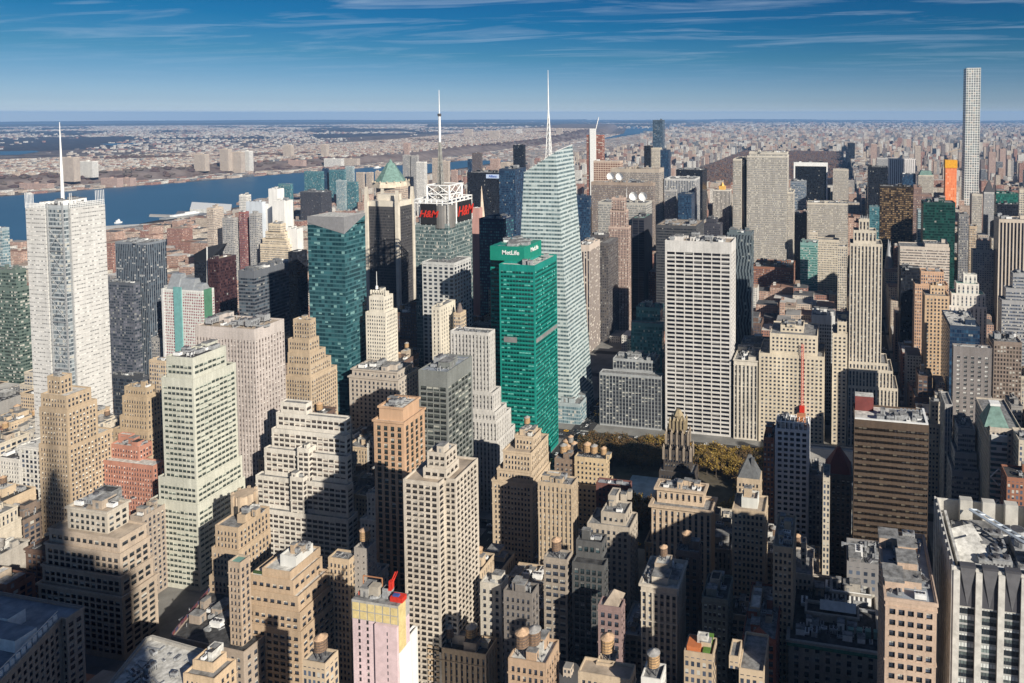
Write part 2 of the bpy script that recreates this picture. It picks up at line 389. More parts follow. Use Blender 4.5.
def wall_plain(mb, p, q, z0, z1, m=0): mb.quad((p[0], p[1], z0), (q[0], q[1], z0), (q[0], q[1], z1), (p[0], p[1], z1), m)
def wall_shader(mb, p, q, z0, z1, st, m=0):
    Ln = math.hypot(q[0]-p[0], q[1]-p[1]); nb = max(1, round(Ln/st.bay)); off = random.randrange(0, 400); vo = 1000*random.randrange(1, 30)
    v0 = vo-(z1-z0)/st.fl
    mb.quad((p[0], p[1], z0), (q[0], q[1], z0), (q[0], q[1], z1), (p[0], p[1], z1), m, [(off, v0), (off+nb, v0), (off+nb, vo-1e-3), (off, vo-1e-3)])
def wall_geo(mb, panes, p, q, z0, z1, st, m=0, ms=1):
    """a wall with modelled openings: piers, spandrels, reveals; the panes are returned"""
    dx, dy = q[0]-p[0], q[1]-p[1]; Ln = math.hypot(dx, dy); ux, uy = dx/Ln, dy/Ln; nx, ny = uy, -ux
    nb = max(1, round(Ln/st.bay)); bw = Ln/nb; top = st.topz if st.topz is not None else st.top*st.fl
    nf = int((z1-z0-top)/st.fl+0.15); en = min(1.3, Ln*.05) if not st.rib and st.wx[0] > .02 else 0.0
    nb = max(1, round((Ln-2*en)/st.bay)); bw = (Ln-2*en)/nb
    if nf < 1: wall_plain(mb, p, q, z0, z1, m); return
    r = st.rec
    def P(u, z, o=0.0): return (p[0]+ux*u-nx*o, p[1]+uy*u-ny*o, z)
    def Q(u0, u1, za, zb, o=0.0, mm=None): mb.quad(P(u0, za, o), P(u1, za, o), P(u1, zb, o), P(u0, zb, o), m if mm is None else mm)
    zt = z1-top
    Q(0, Ln, zt, z1)
    zb_ = zt-nf*st.fl
    if zb_ > z0+0.05: Q(0, Ln, z0, zb_)
    if st.rib:
        for i in range(nb+1):
            a = 0 if i == 0 else (i-1+st.wx[1])*bw; b = Ln if i == nb else (i+st.wx[0])*bw
            Q(a, b, zb_, zt)
        for i in range(nb):
            a = (i+st.wx[0])*bw; b = (i+st.wx[1])*bw
            mb.quad(P(a, zb_), P(a, zb_, r), P(a, zt, r), P(a, zt), m); mb.quad(P(b, zb_, r), P(b, zb_), P(b, zt), P(b, zt, r), m)
            mb.quad(P(a, zt, r), P(b, zt, r), P(b, zt), P(a, zt), m)
            for j in range(nf):
                zf = zb_+j*st.fl; w0, w1 = zf+st.wy[0]*st.fl, zf+st.wy[1]*st.fl
                zp = zf if j == 0 else zf-st.fl*(1-st.wy[1])
                if w0-zp > 0.02: Q(a, b, zp, w0, r, ms)
                if j == nf-1 and zt-w1 > 0.02: Q(a, b, w1, zt, r, ms)
                panes.append((P((a+b)/2, (w0+w1)/2, r+0.05), b-a, w1-w0, math.atan2(uy, ux)))
                if j < nf-1 and st.wy[1] > 0.99: pass
            # close the little step behind the panes
    else:
        for j in range(nf):
            zf = zb_+j*st.fl; w0, w1 = zf+st.wy[0]*st.fl, zf+st.wy[1]*st.fl
            if w0-zf > 0.01: Q(0, Ln, zf, w0)
            if zf+st.fl-w1 > 0.01: Q(0, Ln, w1, zf+st.fl)
            for i in range(nb+1):
                a = 0 if i == 0 else en+(i-1+st.wx[1])*bw; b = Ln if i == nb else en+(i+st.wx[0])*bw
                if b-a > 0.01: Q(a, b, w0, w1)
            for i in range(nb):
                a = en+(i+st.wx[0])*bw; b = en+(i+st.wx[1])*bw
                mb.quad(P(a, w0), P(a, w0, r), P(a, w1, r), P(a, w1), m); mb.quad(P(b, w0, r), P(b, w0), P(b, w1), P(b, w1, r), m)
                mb.quad(P(a, w1, r), P(b, w1, r), P(b, w1), P(a, w1), m); mb.quad(P(a, w0), P(b, w0), P(b, w0, r), P(a, w0, r), m)
                if r < .6 and b-a < 3.6: mb.quad(P(a-.1, w0-.3, -.16), P(b+.1, w0-.3, -.16), P(b+.1, w0, -.16), P(a-.1, w0, -.16), 1); mb.quad(P(a-.1, w0, -.16), P(b+.1, w0, -.16), P(b+.1, w0, r), P(a-.1, w0, r), 1)
                panes.append((P((a+b)/2, (w0+w1)/2, r), b-a, w1-w0, math.atan2(uy, ux)))
PM = {}
def pane_mesh(w_, h_, st, var):
    key = (round(w_, 2), round(h_, 2), st.key, var)
    if key in PM: return PM[key]
    b = MB(); x = w_/2+.03; z = h_/2+.03; sp = [0, -.1, .25, 0][var]*h_
    mats = st.panes()
    lo, up = [(0, 0), (1, 3), (0, 3), (2, 3)][var]
    b.quad((-x, 0, -z), (x, 0, -z), (x, 0, sp), (-x, 0, sp), lo)
    b.quad((-x, 0, sp), (x, 0, sp), (x, 0, z), (-x, 0, z), up if var else 1)
    b.box(-x, x, -.06, .0, sp-.06, sp+.06, 4)
    nm = max(2, int(w_/1.15+.5))
    for q in range(1, nm):
        xq = -x+2*x*q/nm; b.box(xq-.05, xq+.05, -.06, 0, -z, z, 4)
    PM[key] = b.mesh('window', mats+[M_dmetal]); return PM[key]
def place_panes(parent, panes, st):
    cand = []
    for pn in panes:
        (x, y, z), w_, h_, a = pn
        sx, sy, D = proj(x, y, z)
        nx, ny = math.sin(a), -math.cos(a)
        face = nx*(CX-x)+ny*(CY-y)
        vis = -20 < sx < 1044 and 60 < sy < 700 and face > 0
        cand.append((0 if vis else 1, D, pn))
    cand.sort(key=lambda t: (t[0], t[1]))
    def var():
        q = random.random()
        return 2 if q < st.bl*.6 else (1 if q < st.bl else (3 if q < st.bl+.12 else 0))
    for t in cand[:100]:
        (x, y, z), w_, h_, a = t[2]
        inst('window', pane_mesh(w_, h_, st, var()), parent, (x, y, z), a)
    rest = cand[100:]
    if rest:
        b = MB()
        for t in rest:
            (x, y, z), w_, h_, a = t[2]; ux, uy = math.cos(a), math.sin(a); hx = w_/2+.03; hz = h_/2+.03
            v_ = var(); sp = [0, -.1, .25, 0][v_]*h_; lo, up = [(0, 1), (1, 3), (0, 3), (2, 3)][v_]
            b.quad((x-ux*hx, y-uy*hx, z-hz), (x+ux*hx, y+uy*hx, z-hz), (x+ux*hx, y+uy*hx, z+sp), (x-ux*hx, y-uy*hx, z+sp), lo)
            b.quad((x-ux*hx, y-uy*hx, z+sp), (x+ux*hx, y+uy*hx, z+sp), (x+ux*hx, y+uy*hx, z+hz), (x-ux*hx, y-uy*hx, z+hz), up)
        o = b.build('windows', st.panes(), parent); o['kind'] = 'stuff'
def rect(x0, x1, y0, y1): return [(x0, y0), (x1, y0), (x1, y1), (x0, y1)]
def tier_mesh(mb, panes, P, z0, z1, st, par=1.1, cornice=0.0, mroof=2, blank=(), belt=False):
    n = len(P)
    for i in range(n):
        p, q = P[i], P[(i+1) % n]; Ln = math.hypot(q[0]-p[0], q[1]-p[1])
        nyy = -(q[0]-p[0])/max(Ln, 1e-6)
        if Ln < 1.5 or i in blank or nyy > 0.6: wall_plain(mb, p, q, z0, z1, 1)
        elif st.geo: wall_geo(mb, panes, p, q, z0, z1, st, 1, 3)
        else: wall_shader(mb, p, q, z0, z1, st, 0)
    if belt and st.geo and z1-z0 > 14:
        zs = [z1-max(4.5, (st.topz if st.topz is not None else st.top*st.fl)+.1)]
        k_ = z1-st.fl*random.choice((4, 5, 6))
        while k_ > z0+8: zs.append(k_); k_ -= st.fl*random.choice((6, 8, 9, 11))
        O = offset_poly(P, -.32); tq = st.topz if st.topz is not None else st.top*st.fl
        zs = [z1-tq-round((z1-tq-z)/st.fl)*st.fl for z in zs]
        for z in set(round(z, 2) for z in zs):
            for i in range(n):
                j = (i+1) % n
                mb.quad((O[i][0], O[i][1], z-.25), (O[j][0], O[j][1], z-.25), (O[j][0], O[j][1], z+.25), (O[i][0], O[i][1], z+.25), 1)
                mb.quad((O[i][0], O[i][1], z+.25), (O[j][0], O[j][1], z+.25), (P[j][0], P[j][1], z+.25), (P[i][0], P[i][1], z+.25), 1)
                mb.quad((P[i][0], P[i][1], z-.25), (P[j][0], P[j][1], z-.25), (O[j][0], O[j][1], z-.25), (O[i][0], O[i][1], z-.25), 1)
    I = offset_poly(P, 0.45)
    for i in range(n):
        j = (i+1) % n
        mb.quad((P[i][0], P[i][1], z1), (P[j][0], P[j][1], z1), (I[j][0], I[j][1], z1), (I[i][0], I[i][1], z1), 1)
        mb.quad((I[j][0], I[j][1], z1-par), (I[i][0], I[i][1], z1-par), (I[i][0], I[i][1], z1), (I[j][0], I[j][1], z1), 1)
    mb.ngon([(a, b, z1-par) for a, b in I], mroof)
    if cornice:
        O = offset_poly(P, -cornice); zc = z1-0.02
        for i in range(n):
            j = (i+1) % n
            mb.quad((O[i][0], O[i][1], zc-1.0), (O[j][0], O[j][1], zc-1.0), (O[j][0], O[j][1], zc+.25), (O[i][0], O[i][1], zc+.25), 1)
            mb.quad((O[i][0], O[i][1], zc+.25), (O[j][0], O[j][1], zc+.25), (P[j][0], P[j][1], zc+.25), (P[i][0], P[i][1], zc+.25), 1)
            mb.quad((P[i][0], P[i][1], zc-1.3), (P[j][0], P[j][1], zc-1.3), (O[j][0], O[j][1], zc-1.0), (O[i][0], O[i][1], zc-1.0), 1)
# ------------------------------------------------------------------ styles
def W(g, *a, **k): return Style(g, *a, **k)
cream = (0.56, 0.50, 0.41); tan = (0.47, 0.37, 0.265); tan2 = (0.53, 0.42, 0.30); stone = (0.48, 0.43, 0.37); white = (0.72, 0.70, 0.66); brick = (0.30, 0.14, 0.09)
pinkb = (0.46, 0.25, 0.19); greyb = (0.26, 0.25, 0.25); dkb = (0.10, 0.08, 0.07)
ST = dict(
 creamp=W(cream, 3.4, 3.7, (.28, .72), (.25, .72)), tanp=W(tan, 3.2, 3.6, (.28, .70), (.25, .72), roof='grey'), tan2p=W(tan2, 3.2, 3.6, (.28, .70), (.25, .72)),
 whitep=W(white, 3.2, 3.6, (.3, .7), (.25, .7)), brickp=W(brick, 3.2, 3.6, (.3, .68), (.25, .7), roof='tar'), pinkp=W(pinkb, 3.2, 3.6, (.3, .68), (.25, .7)), greyp=W(greyb, 3.2, 3.6, (.28, .7), (.25, .72)),
 darkg=W((0.07, 0.075, 0.085), 1.6, 3.8, (.16, 1), (.2, .95), (0.012, 0.016, 0.026), gl2=(0.07, 0.09, 0.12), bl=.08, gspec=.6),
 blackg=W((0.016, 0.018, 0.024), 1.8, 3.8, (.14, 1), (.25, .95), (0.006, 0.008, 0.014), gl2=(0.03, 0.036, 0.05), bl=.02, top=.3, gspec=.4),
 navyg=W((0.03, 0.05, 0.09), 2.0, 3.8, (.12, 1), (.2, .95), (0.008, 0.02, 0.05), gl2=(0.04, 0.10, 0.18), bl=.05),
 tealg=W((0.10, 0.20, 0.23), 1.8, 3.9, (.08, 1), (.22, .97), (0.02, 0.07, 0.09), gl2=(0.10, 0.26, 0.30), bl=.08),
 greeng=W((0.03, 0.12, 0.10), 1.8, 3.8, (.1, 1), (.2, .95), (0.008, 0.05, 0.045), gl2=(0.03, 0.20, 0.16), bl=.04),
 paleg=W((0.36, 0.42, 0.44), 2.2, 3.7, (.12, 1), (.25, .95), (0.08, 0.14, 0.17), gl2=(0.22, 0.32, 0.36), bl=.2),
 ribcream=W((0.58, 0.53, 0.45), 2.6, 3.7, (.34, .78), (.3, .85), spand=(0.24, 0.22, 0.20)), ribgrey=W((0.42, 0.41, 0.40), 2.2, 3.7, (.3, .85), (.3, .9), spand=(0.15, 0.15, 0.16)),
 ribtan=W((0.40, 0.33, 0.27), 1.6, 3.8, (.38, .8), (.2, .9), spand=(0.20, 0.16, 0.14)), ribwhite=W((0.66, 0.62, 0.56), 3.0, 3.8, (.35, .95), (.2, .9), (0.02, 0.02, 0.03), spand=(0.06, 0.06, 0.07)),
 ribblack=W((0.09, 0.09, 0.10), 1.6, 3.8, (.3, .9), (.2, .9), (0.01, 0.012, 0.02), spand=(0.03, 0.03, 0.035), bl=.05), ribfine=W((0.50, 0.49, 0.48), 1.5, 3.8, (.4, .9), (.1, .9), spand=(0.17, 0.17, 0.19), bl=.1),
 bandcream=W((0.58, 0.51, 0.44), 6, 3.7, (0, 1), (.35, .8), (0.05, 0.045, 0.05), mull=4), bandgrey=W((0.34, 0.34, 0.35), 6, 3.7, (0, 1), (.3, .8), mull=4), bandwhite=W((0.66, 0.65, 0.62), 5, 3.6, (0, 1), (.35, .8), mull=3),
 bronze=W((0.035, 0.026, 0.018), 2.2, 3.8, (.1, 1), (.12, .92), (0.02, 0.014, 0.010), gl2=(0.14, 0.085, 0.05), bl=.3, blind=(0.20, 0.14, 0.09)),
 resid=W((0.50, 0.42, 0.35), 3.0, 3.0, (.3, .75), (.25, .75), bl=.3), residp=W((0.44, 0.31, 0.26), 3.0, 3.0, (.3, .75), (.25, .75), bl=.3), residg=W((0.36, 0.35, 0.34), 3.0, 3.0, (.25, .8), (.25, .75), bl=.3),
 gothic=W((0.070, 0.060, 0.055), 2.6, 3.5, (.3, .75), (.2, .8), blind=(0.3, 0.26, 0.2), geo=True),
)
HERO = []           # (D, sx0, sx1, vb)
FOOT = []           # occupied footprints
REFS = []
def clampd(a, lo, hi): return max(lo, min(hi, a))
def footprint(t, Y, depth, dy=0.0):
    xa, xb, side, y = t[:4]; dy = t[4] if len(t) > 4 else dy; dd = t[5] if len(t) > 5 else depth
    Ys = Y+dy
    near = xb if (side is None and (xa+xb)/2 < 849) or (side is not None and side > xb) else xa
    X, Z = at_Y(near, y, Ys)
    other = X_from(xa if near == xb else xb, Ys, Z)
    if side is not None:
        Yb = Y_from(side, X, Z)
        d = Yb-Ys
        if d < 6 or d > 130: print('DEPTH', t, round(d)); d = clampd(d, 8, 90)
    else: d = dd or 30
    x0, x1 = min(X, other), max(X, other)
    return x0, x1, Ys, Ys+d, Z
def penthouse(t, x0, x1, y0, y1, z, st, rg):
    """one or two brick rooms standing back on a roof, sometimes with a tank on top"""
    w_, d_ = x1-x0, y1-y0; a = x0+w_*rg.uniform(.05, .4); b = a+w_*rg.uniform(.3, .5); c = y0+d_*rg.uniform(.35, .5); d = c+d_*rg.uniform(.3, .45); h = rg.uniform(3.5, 7.5)
    mb = MB(); pm = rg.choice([st.wmat(), st.wmat(), ROOFS['tan'], ROOFS['grey'], ROOFS['white']])
    tier_mesh(mb, [], rect(a, min(b, x1), c, min(d, y1)), z, z+h, PHST, .5, 0); mb.m = [1 if q == 0 else q for q in mb.m]
    mb.build('penthouse', [pm, pm, rg.choice([ROOFS['grey'], ROOFS['tar'], ROOFS['white']]), pm], t)
    if rg.random() < .5: mb = MB(); q0 = x0+w_*rg.uniform(.55, .7); mb.box(q0, q0+w_*.22, c-3, c+2.5, z, z+rg.uniform(2.4, 4.5), 0, 1); mb.build('stair_house', [pm, ROOFS['tar']], t)
    if rg.random() < .45 and b-a > 5 and d-c > 5: water_tank(t, (a+b)/2, (c+d)/2, z+h-.5, 1.0)
PHST = Style((.4, .35, .3), 60, 60, (.49, .5), (.5, .51))
def B(name, ref, tail, st, tiers, style, depth=None, vb=None, roof=None, n=5, tanks=0, par=1.1, cornice=0.0, Y=None, wallroof=None, group=None, cant=None, styles=None, nocl=False, blank=()):
    Ys = Y if Y is not None else S(st)
    cat = {'apartment_tower': 'apartment tower', 'office_tower': 'office tower', 'hotel_tower': 'hotel', 'office_building': 'office building', 'apartment_building': 'apartment building', 'loft_building': 'loft building', 'library': 'library', 'department_store': 'shop building'}[name]
    style = ST[style] if isinstance(style, str) else style
    rr = ROOFS[roof or style.roof]
    fps = [footprint(t, Ys, depth) for t in tiers]
    lx0, lx1, ly0, ly1, lz = fps[-1]
    x0 = min(f[0] for f in fps); x1 = max(f[1] for f in fps); y1 = max(f[3] for f in fps); y0 = min(f[2] for f in fps)
    base = ((lx0+lx1)/2, (ly0+ly1)/2, 0.15)
    t = thing(name, ref+' '+tail, cat, base, group)
    REFS.append((ref, t, x0, x1, y0, y1, fps[0][4]))
    stys = styles or [style]*len(fps)
    seen = {}
    for i, f in enumerate(fps):
        zb = fps[i+1][4]-par if i+1 < len(fps) else 0.15
        s_ = ST[stys[i]] if isinstance(stys[i], str) else stys[i]
        mb = MB(); panes = []
        P = rect(f[0], f[1], f[2], f[3])
        if i+1 < len(fps):      # a set-back tier stands inside the roof of the one below
            g = fps[i+1]
            P = rect(max(f[0], g[0]+.6), min(f[1], g[1]-.6), max(f[2], g[2]+.6), min(f[3], g[3]-.6)) if f[1]-f[0] > 3 and not (f[1] < g[0] or f[0] > g[1]) else P
            if P[1][0]-P[0][0] < 3 or P[2][1]-P[1][1] < 3: P = rect(*f[:4])
            if f[4] <= zb+0.5: continue
        if cant and i == len(fps)-1: P = cant(P)
        tier_mesh(mb, panes, P, zb, f[4], s_, par, cornice if i in (0, len(fps)-1) else cornice*.6, 2, blank, name == 'loft_building' or name == 'library' or 'stone' in ref)
        mb.build('wall' if i == len(fps)-1 else 'upper_wall', [s_.mat(), s_.wmat(), rr, s_.smat()], t)
        if s_.geo: seen.setdefault(s_.key, [s_, []])[1].extend(panes)
    for s_, pn in seen.values(): place_panes(t, pn, s_)
    f = fps[0]
    if name == 'loft_building' and not nocl and n > 1 and f[1]-f[0] > 9 and f[3]-f[2] > 9:
        penthouse(t, f[0]+.6, f[1]-.6, f[2]+.6, f[3]-.6, f[4]-par, style, random)
    if not nocl: clutter(t, f[0]+1.5, f[1]-1.5, f[2]+1.5, f[3]-1.5, f[4]-par, n, style.wmat(), tanks)
    sxs = [proj(a, b, f[4])[0] for f in fps for a in f[:2] for b in f[2:4]]
    Dn = min(proj(a, b, f[4])[2] for f in fps for a in f[:2] for b in f[2:4])
    HERO.append((Dn, min(sxs), max(sxs), vb if vb else 683)); 
    if vb is None: HERO[-1] = (Dn, min(sxs), max(sxs), min(683, 114+320*713/Dn-15))
    FOOT.append((x0, x1, y0, y1))
    return t, fps
# colours of some named facades
def G(*a, **k): return Style(*a, geo=True, **k)
# ================================================================== FAR SIDE, WEST (left)
B('apartment_tower', 'pale teal apartment tower', 'cut by the left edge of the picture', 42.5, [(-16, 2, 7, 228)], 'paleg', vb=270)
t, f = B('office_tower', 'dark green glass block', 'with stepped roof beside the rod-clad tower', 41.5, [(-14, 15, 26, 270), (-20, 17, 29, 288)], Style((0.13, 0.17, 0.15), 2.2, 3.8, (.1, 1), (.35, .9), (0.015, 0.028, 0.026), gl2=(0.12, 0.17, 0.15), bl=.2), vb=365)
B('office_tower', 'charcoal ribbed tower', 'with grey louvre band near its top', 42.2, [(115, 147, 166, 243)], Style((0.20, 0.22, 0.25), 2.6, 3.4, (.3, 1), (.12, .95), (0.02, 0.028, 0.04), gl2=(0.08, 0.11, 0.14), bl=.12, blind=(.35, .35, .35), spand=(.05,.06,.08)), vb=380)
B('apartment_tower', 'lower dark glass wing', 'of apartments joined to the charcoal ribbed tower', 42.0, [(100, 133, 136, 283)], Style((0.11, 0.12, 0.14), 2.6, 3.2, (.15, 1), (.3, .95), (0.02, 0.03, 0.045), gl2=(0.2, 0.2, 0.24), bl=.15), vb=380)
B('office_building', 'small glass block', 'with pale roof slab at the foot of the charcoal ribbed tower', 41.2, [(112, 143, 150, 377)], 'darkg', roof='white', vb=415)
B('apartment_tower', 'tan slab apartment tower', 'standing alone before the river piers', 46.5, [(206.5, 213, 223.5, 208)], 'resid', vb=243)
B('apartment_tower', 'pinkish white slab tower', 'by the river left of the white machine tower', 50, [(239, 246, 251, 195)], 'whitep', vb=230)
B('apartment_building', 'grey green mid-rise slab', 'with orange roof right of the tan slab tower', 46.2, [(222, 233, 238.5, 218)], 'residg', vb=238, roof='red')
B('apartment_building', 'red brown mid-rise slab', 'between two grey slabs near the river', 46.25, [(238.6, 244, 249, 212)], Style((0.28, 0.12, 0.11), 3, 3, (.3, .7), (.25, .7)), vb=240)
B('apartment_building', 'blue grey mid-rise slab', 'right of the red brown slab', 46.2, [(249.2, 256, 262, 214)], 'residg', vb=240)
wm = Style((0.74, 0.73, 0.71), 40, 30, (.49, .5), (.5, .51), top=.3)
B('office_building', 'blank white tower', 'with tall chimney and sloping glass hall behind', 47.3, [(268, 277, 284, 189), (266, 278, 288, 204)], wm, vb=225, n=2)
B('office_building', 'blank white annex', 'in front of the white chimney tower', 47.0, [(272, 284, 293, 201)], wm, vb=225, n=1)
B('office_building', 'pale blue blank block', 'left of the white chimney tower', 47.2, [(246, 262, 264, 202)], Style((0.55, 0.60, 0.66), 40, 30, (.49, .5), (.5, .51)), vb=236, n=1)
B('office_building', 'cream stepped block', 'with many setbacks below the white chimney tower', 46.0, [(268, 280, 286, 224), (265, 284, 290, 232), (262, 286, 293, 239), (260, 288, 296, 245)], Style((0.66, 0.56, 0.42), 3, 3.6, (.3, .7), (.3, .7), roof='tan'), vb=252)
B('office_building', 'plain white low block', 'right of the cream stepped block', 46.1, [(287, 297, 303, 229)], wm, vb=250, n=2)
t, f = B('apartment_tower', 'teal glass tower', 'at the river bend with one white edge', 60.5, [(304, 321, 324, 171.5)], 'tealg', vb=200, n=1)
B('apartment_tower', 'deep blue thin tower', 'between two teal river towers', 61, [(322, 327.5, 329, 168.5)], 'navyg', vb=198, n=1)
B('apartment_tower', 'pale teal wide tower', 'beside the deep blue thin river tower', 60.8, [(329, 343.5, 346, 170)], 'tealg', vb=200, n=1)
B('apartment_tower', 'grey glass tall tower', 'rearmost of the river glass towers', 61.2, [(345, 352.5, 354.5, 166.5)], 'paleg', vb=200, n=1)
B('apartment_tower', 'steel blue stepped tower', 'in front of the river glass towers', 59.5, [(336, 344.5, 347, 180.5)], 'paleg', vb=210, n=1)
B('apartment_tower', 'blue glass tower', 'rightmost of the river glass towers', 59.6, [(347, 355.5, 358.5, 182)], 'tealg', vb=210, n=1)
B('office_building', 'dark brown ribbed block', 'in front of the river glass towers', 55, [(300, 321, 331.5, 192)], 'ribblack', vb=212)
B('apartment_building', 'small teal glass block', 'right of the white chimney tower', 56, [(278, 290, 293, 184)], 'tealg', vb=199, n=1)
for k, (a, b_, c, y, lb) in enumerate([(356, 363, 365.5, 172.5, 'left'), (366, 372, 374, 172.5, 'right')]):
    B('apartment_tower', 'tan twin tower', '%s of the pair left of the green pyramid' % ('left one' if k == 0 else 'right one'), 62, [(a, b_, c, y)], 'resid', vb=190, n=1)
B('apartment_tower', 'narrow tan tower', 'touching the green pyramid roof on its left', 62, [(375, 380, 381.5, 171.5)], 'resid', vb=182, n=1)
# Westin-like tower: a brown slab and a dark glass prism
B('hotel_tower', 'dark purple brown slab', 'with flat tan roof beside a light beam strip', 43.2, [(207.5, 217.5, 236, 259)], Style((0.055, 0.03, 0.035), 2, 3.6, (.1, 1), (.2, .95), (0.02, 0.01, 0.014), gl2=(0.10, 0.05, 0.05), bl=.05), roof='tan', vb=315, n=2)
B('hotel_tower', 'multicoloured striped hotel', 'of white, teal and green panels with lumpy grey roof', 41.9, [(161, 202, 214, 291)], Style((0.66, 0.66, 0.64), 3.2, 3.2, (.3, .72), (.2, .8), (0.20, 0.03, 0.05), gl2=(0.25, 0.06, 0.08), spand=(0.50, 0.55, 0.52), bl=.25), vb=348, n=3)
B('office_tower', 'grey crowned glass block', 'with broad pale roof left of the teal glass tower', 42.2, [(238, 254, 297, 271)], Style((0.13, 0.14, 0.16), 3, 4.0, (.05, 1), (.3, .9), (0.015, 0.02, 0.03), gl2=(0.10, 0.13, 0.16), bl=.12, top=2.2), roof='white', vb=318, n=9)
B('office_tower', 'black glass slab', 'squeezed against the teal glass tower', 42.6, [(288, 297, 307, 252)], 'blackg', vb=330, n=1)
# ================================================================== MIDTOWN WEST
t, WWP = B('office_tower', 'tan brick tower', 'topped by a green copper pyramid', 49.4, [(376, 400, 408, 187)], Style((0.50, 0.40, 0.32), 3, 3.7, (.3, .7), (.25, .75)), vb=200, nocl=True)
wwp = t
t, AST = B('office_tower', 'dark grey slab tower', 'with pale stone fins rising at its corners', 44.2, [(367.5, 398, 413, 207)], Style((0.075, 0.072, 0.075), 1.6, 3.8, (.2, .85), (.3, .9), (0.025, 0.025, 0.03), gl2=(0.07, 0.07, 0.075), bl=.05, top=1), vb=300, nocl=True)
ast = t
t, CON = B('office_tower', 'glass media tower', 'crowned by white lattice, mast and two red letter signs', 42.3, [(415, 448, 472, 224)], Style((0.22, 0.26, 0.26), 5.4, 3.9, (.06, 1), (.22, .95), (0.03, 0.055, 0.06), gl2=(0.14, 0.20, 0.20), bl=.12, mull=4), vb=325, nocl=True)
con = t
B('office_tower', 'grey masonry grid block', 'clasping the front of the glass media tower', 42.08, [(422, 454, 471, 263)], Style((0.50, 0.50, 0.49), 6.3, 4.2, (.22, .8), (.2, .8), (0.015, 0.02, 0.03), gl2=(0.08, 0.09, 0.11), bl=.1), vb=325, n=0)
for (a, b_, c, y, st_, sty, lb, tl) in [
  (402.5, 409, 411, 155, 58, 'residg', 'grey tan twin tower', 'left half behind the stone-finned tower'), (410.5, 417, 419, 155.5, 58, 'residg', 'tan grey slab tower', 'right half behind the stone-finned tower'),
  (404, 408.5, 409.5, 143, 70, 'residp', 'far pink brick tower', 'rising behind the grey tan twin tower'), (416, 424, 427, 162, 57, 'whitep', 'white slab apartment tower', 'with dark side left of the tall mast'),
  (432, 438.5, 440, 158, 60, 'resid', 'pale tan tower', 'immediately left of the tall mast'), (442, 448, 450, 161, 60, 'resid', 'cream river-side tower', 'immediately right of the tall mast'),
  (451, 456.5, 458, 170, 58, 'residp', 'orange brown slim tower', 'second right of the tall mast'), (490, 498.5, 500.5, 159, 62, 'residp', 'round cornered pinkish tower', 'behind the black sign-topped slab'),
  (501, 507.5, 509.5, 162, 61, 'resid', 'pale low tower', 'right of the round cornered pinkish tower'), (472, 481, 482.5, 153, 60, Style((0.13, 0.10, 0.09), 3, 3, (.2, .8), (.25, .8)), 'dark brown apartment tower', 'rising above the black sign-topped slab'),
  (467.5, 471.5, 472.5, 159, 61, 'navyg', 'thin blue tower', 'left of the dark brown apartment tower')]:
    B('apartment_tower', lb, tl, st_, [(a, b_, c, y)], sty, vb=y+22, n=1)
t, TST = B('office_tower', 'teal glass wedge tower', 'with sloping grey screen crown', 41.1, [(307.5, 344, 365, 226)], Style((0.05, 0.13, 0.15), 3.2, 4.0, (.04, 1), (.3, .95), (0.008, 0.035, 0.045), gl2=(0.04, 0.13, 0.15), bl=.10, blind=(.16, .30, .30), top=.05), vb=395, nocl=True)
tst = t
B('office_tower', 'black slab with lit sign band', 'behind the navy dotted tower', 50.1, [(467, 500.5, 512, 173)], 'blackg', vb=220, n=3)
B('office_tower', 'angular dark teal tower', 'just left of the faceted crystal tower', 48, [(499, 515, 526, 169)], 'navyg', vb=215, n=2)
B('office_tower', 'small black glass tower', 'far behind the angular dark teal tower', 56, [(513, 523.5, 525.5, 145)], 'blackg', vb=170, n=1)
B('office_tower', 'navy dotted tower', 'with white roof frame left of the crystal tower', 44.1, [(479, 503, 513.5, 219)], Style((0.025, 0.04, 0.08), 2.6, 3.8, (.15, .85), (.2, .8), (0.02, 0.06, 0.09), gl2=(0.12, 0.34, 0.36), bl=.05), roof='white', vb=250, n=5)
B('office_tower', 'salmon pink slab', 'beside the right red letter sign', 45, [(470.5, 479.5, 481.5, 208)], Style((0.48, 0.28, 0.25), 3, 4, (.45, .55), (.4, .5)), vb=320, n=1)
B('office_tower', 'construction tower', 'of raw red floors under a crane', 55, [(586.5, 602, 604.5, 135)], Style((0.33, 0.13, 0.10), 5, 3.6, (.05, .95), (.3, .95), (0.10, 0.06, 0.05), gl2=(0.35, 0.2, 0.16), bl=.2), vb=190, n=0)
B('office_building', 'orange framed block', 'with open crown right of the construction tower', 53, [(593.5, 620, 623, 161)], Style((0.55, 0.44, 0.36), 6, 5, (.12, .9), (.15, .8), (0.16, 0.08, 0.06), bl=0, gl2=(0.24, 0.13, 0.09)), vb=182, n=2)
B('office_tower', 'deep blue glass block', 'right of the crystal tower', 47.5, [(571, 589.5, 591.5, 196)], 'navyg', vb=240, n=2)
B('office_tower', 'broad tan ribbed slab', 'with bright stone flank, behind the dish-topped slabs', 50.8, [(611, 659, 664, 169)], Style((0.43, 0.37, 0.31), 1.5, 3.8, (.4, .8), (.15, .9), spand=(0.28, 0.24, 0.21), top=2, roof='tan'), vb=250, n=4)
t, TIM = B('office_tower', 'wide brown ribbed slab', 'carrying two white dishes', 49.1, [(591, 653, 655.5, 183)], Style((0.34, 0.27, 0.22), 1.5, 3.8, (.4, .8), (.15, .9), spand=(0.17, 0.13, 0.11), top=1.5), vb=225, n=6)
tim = t
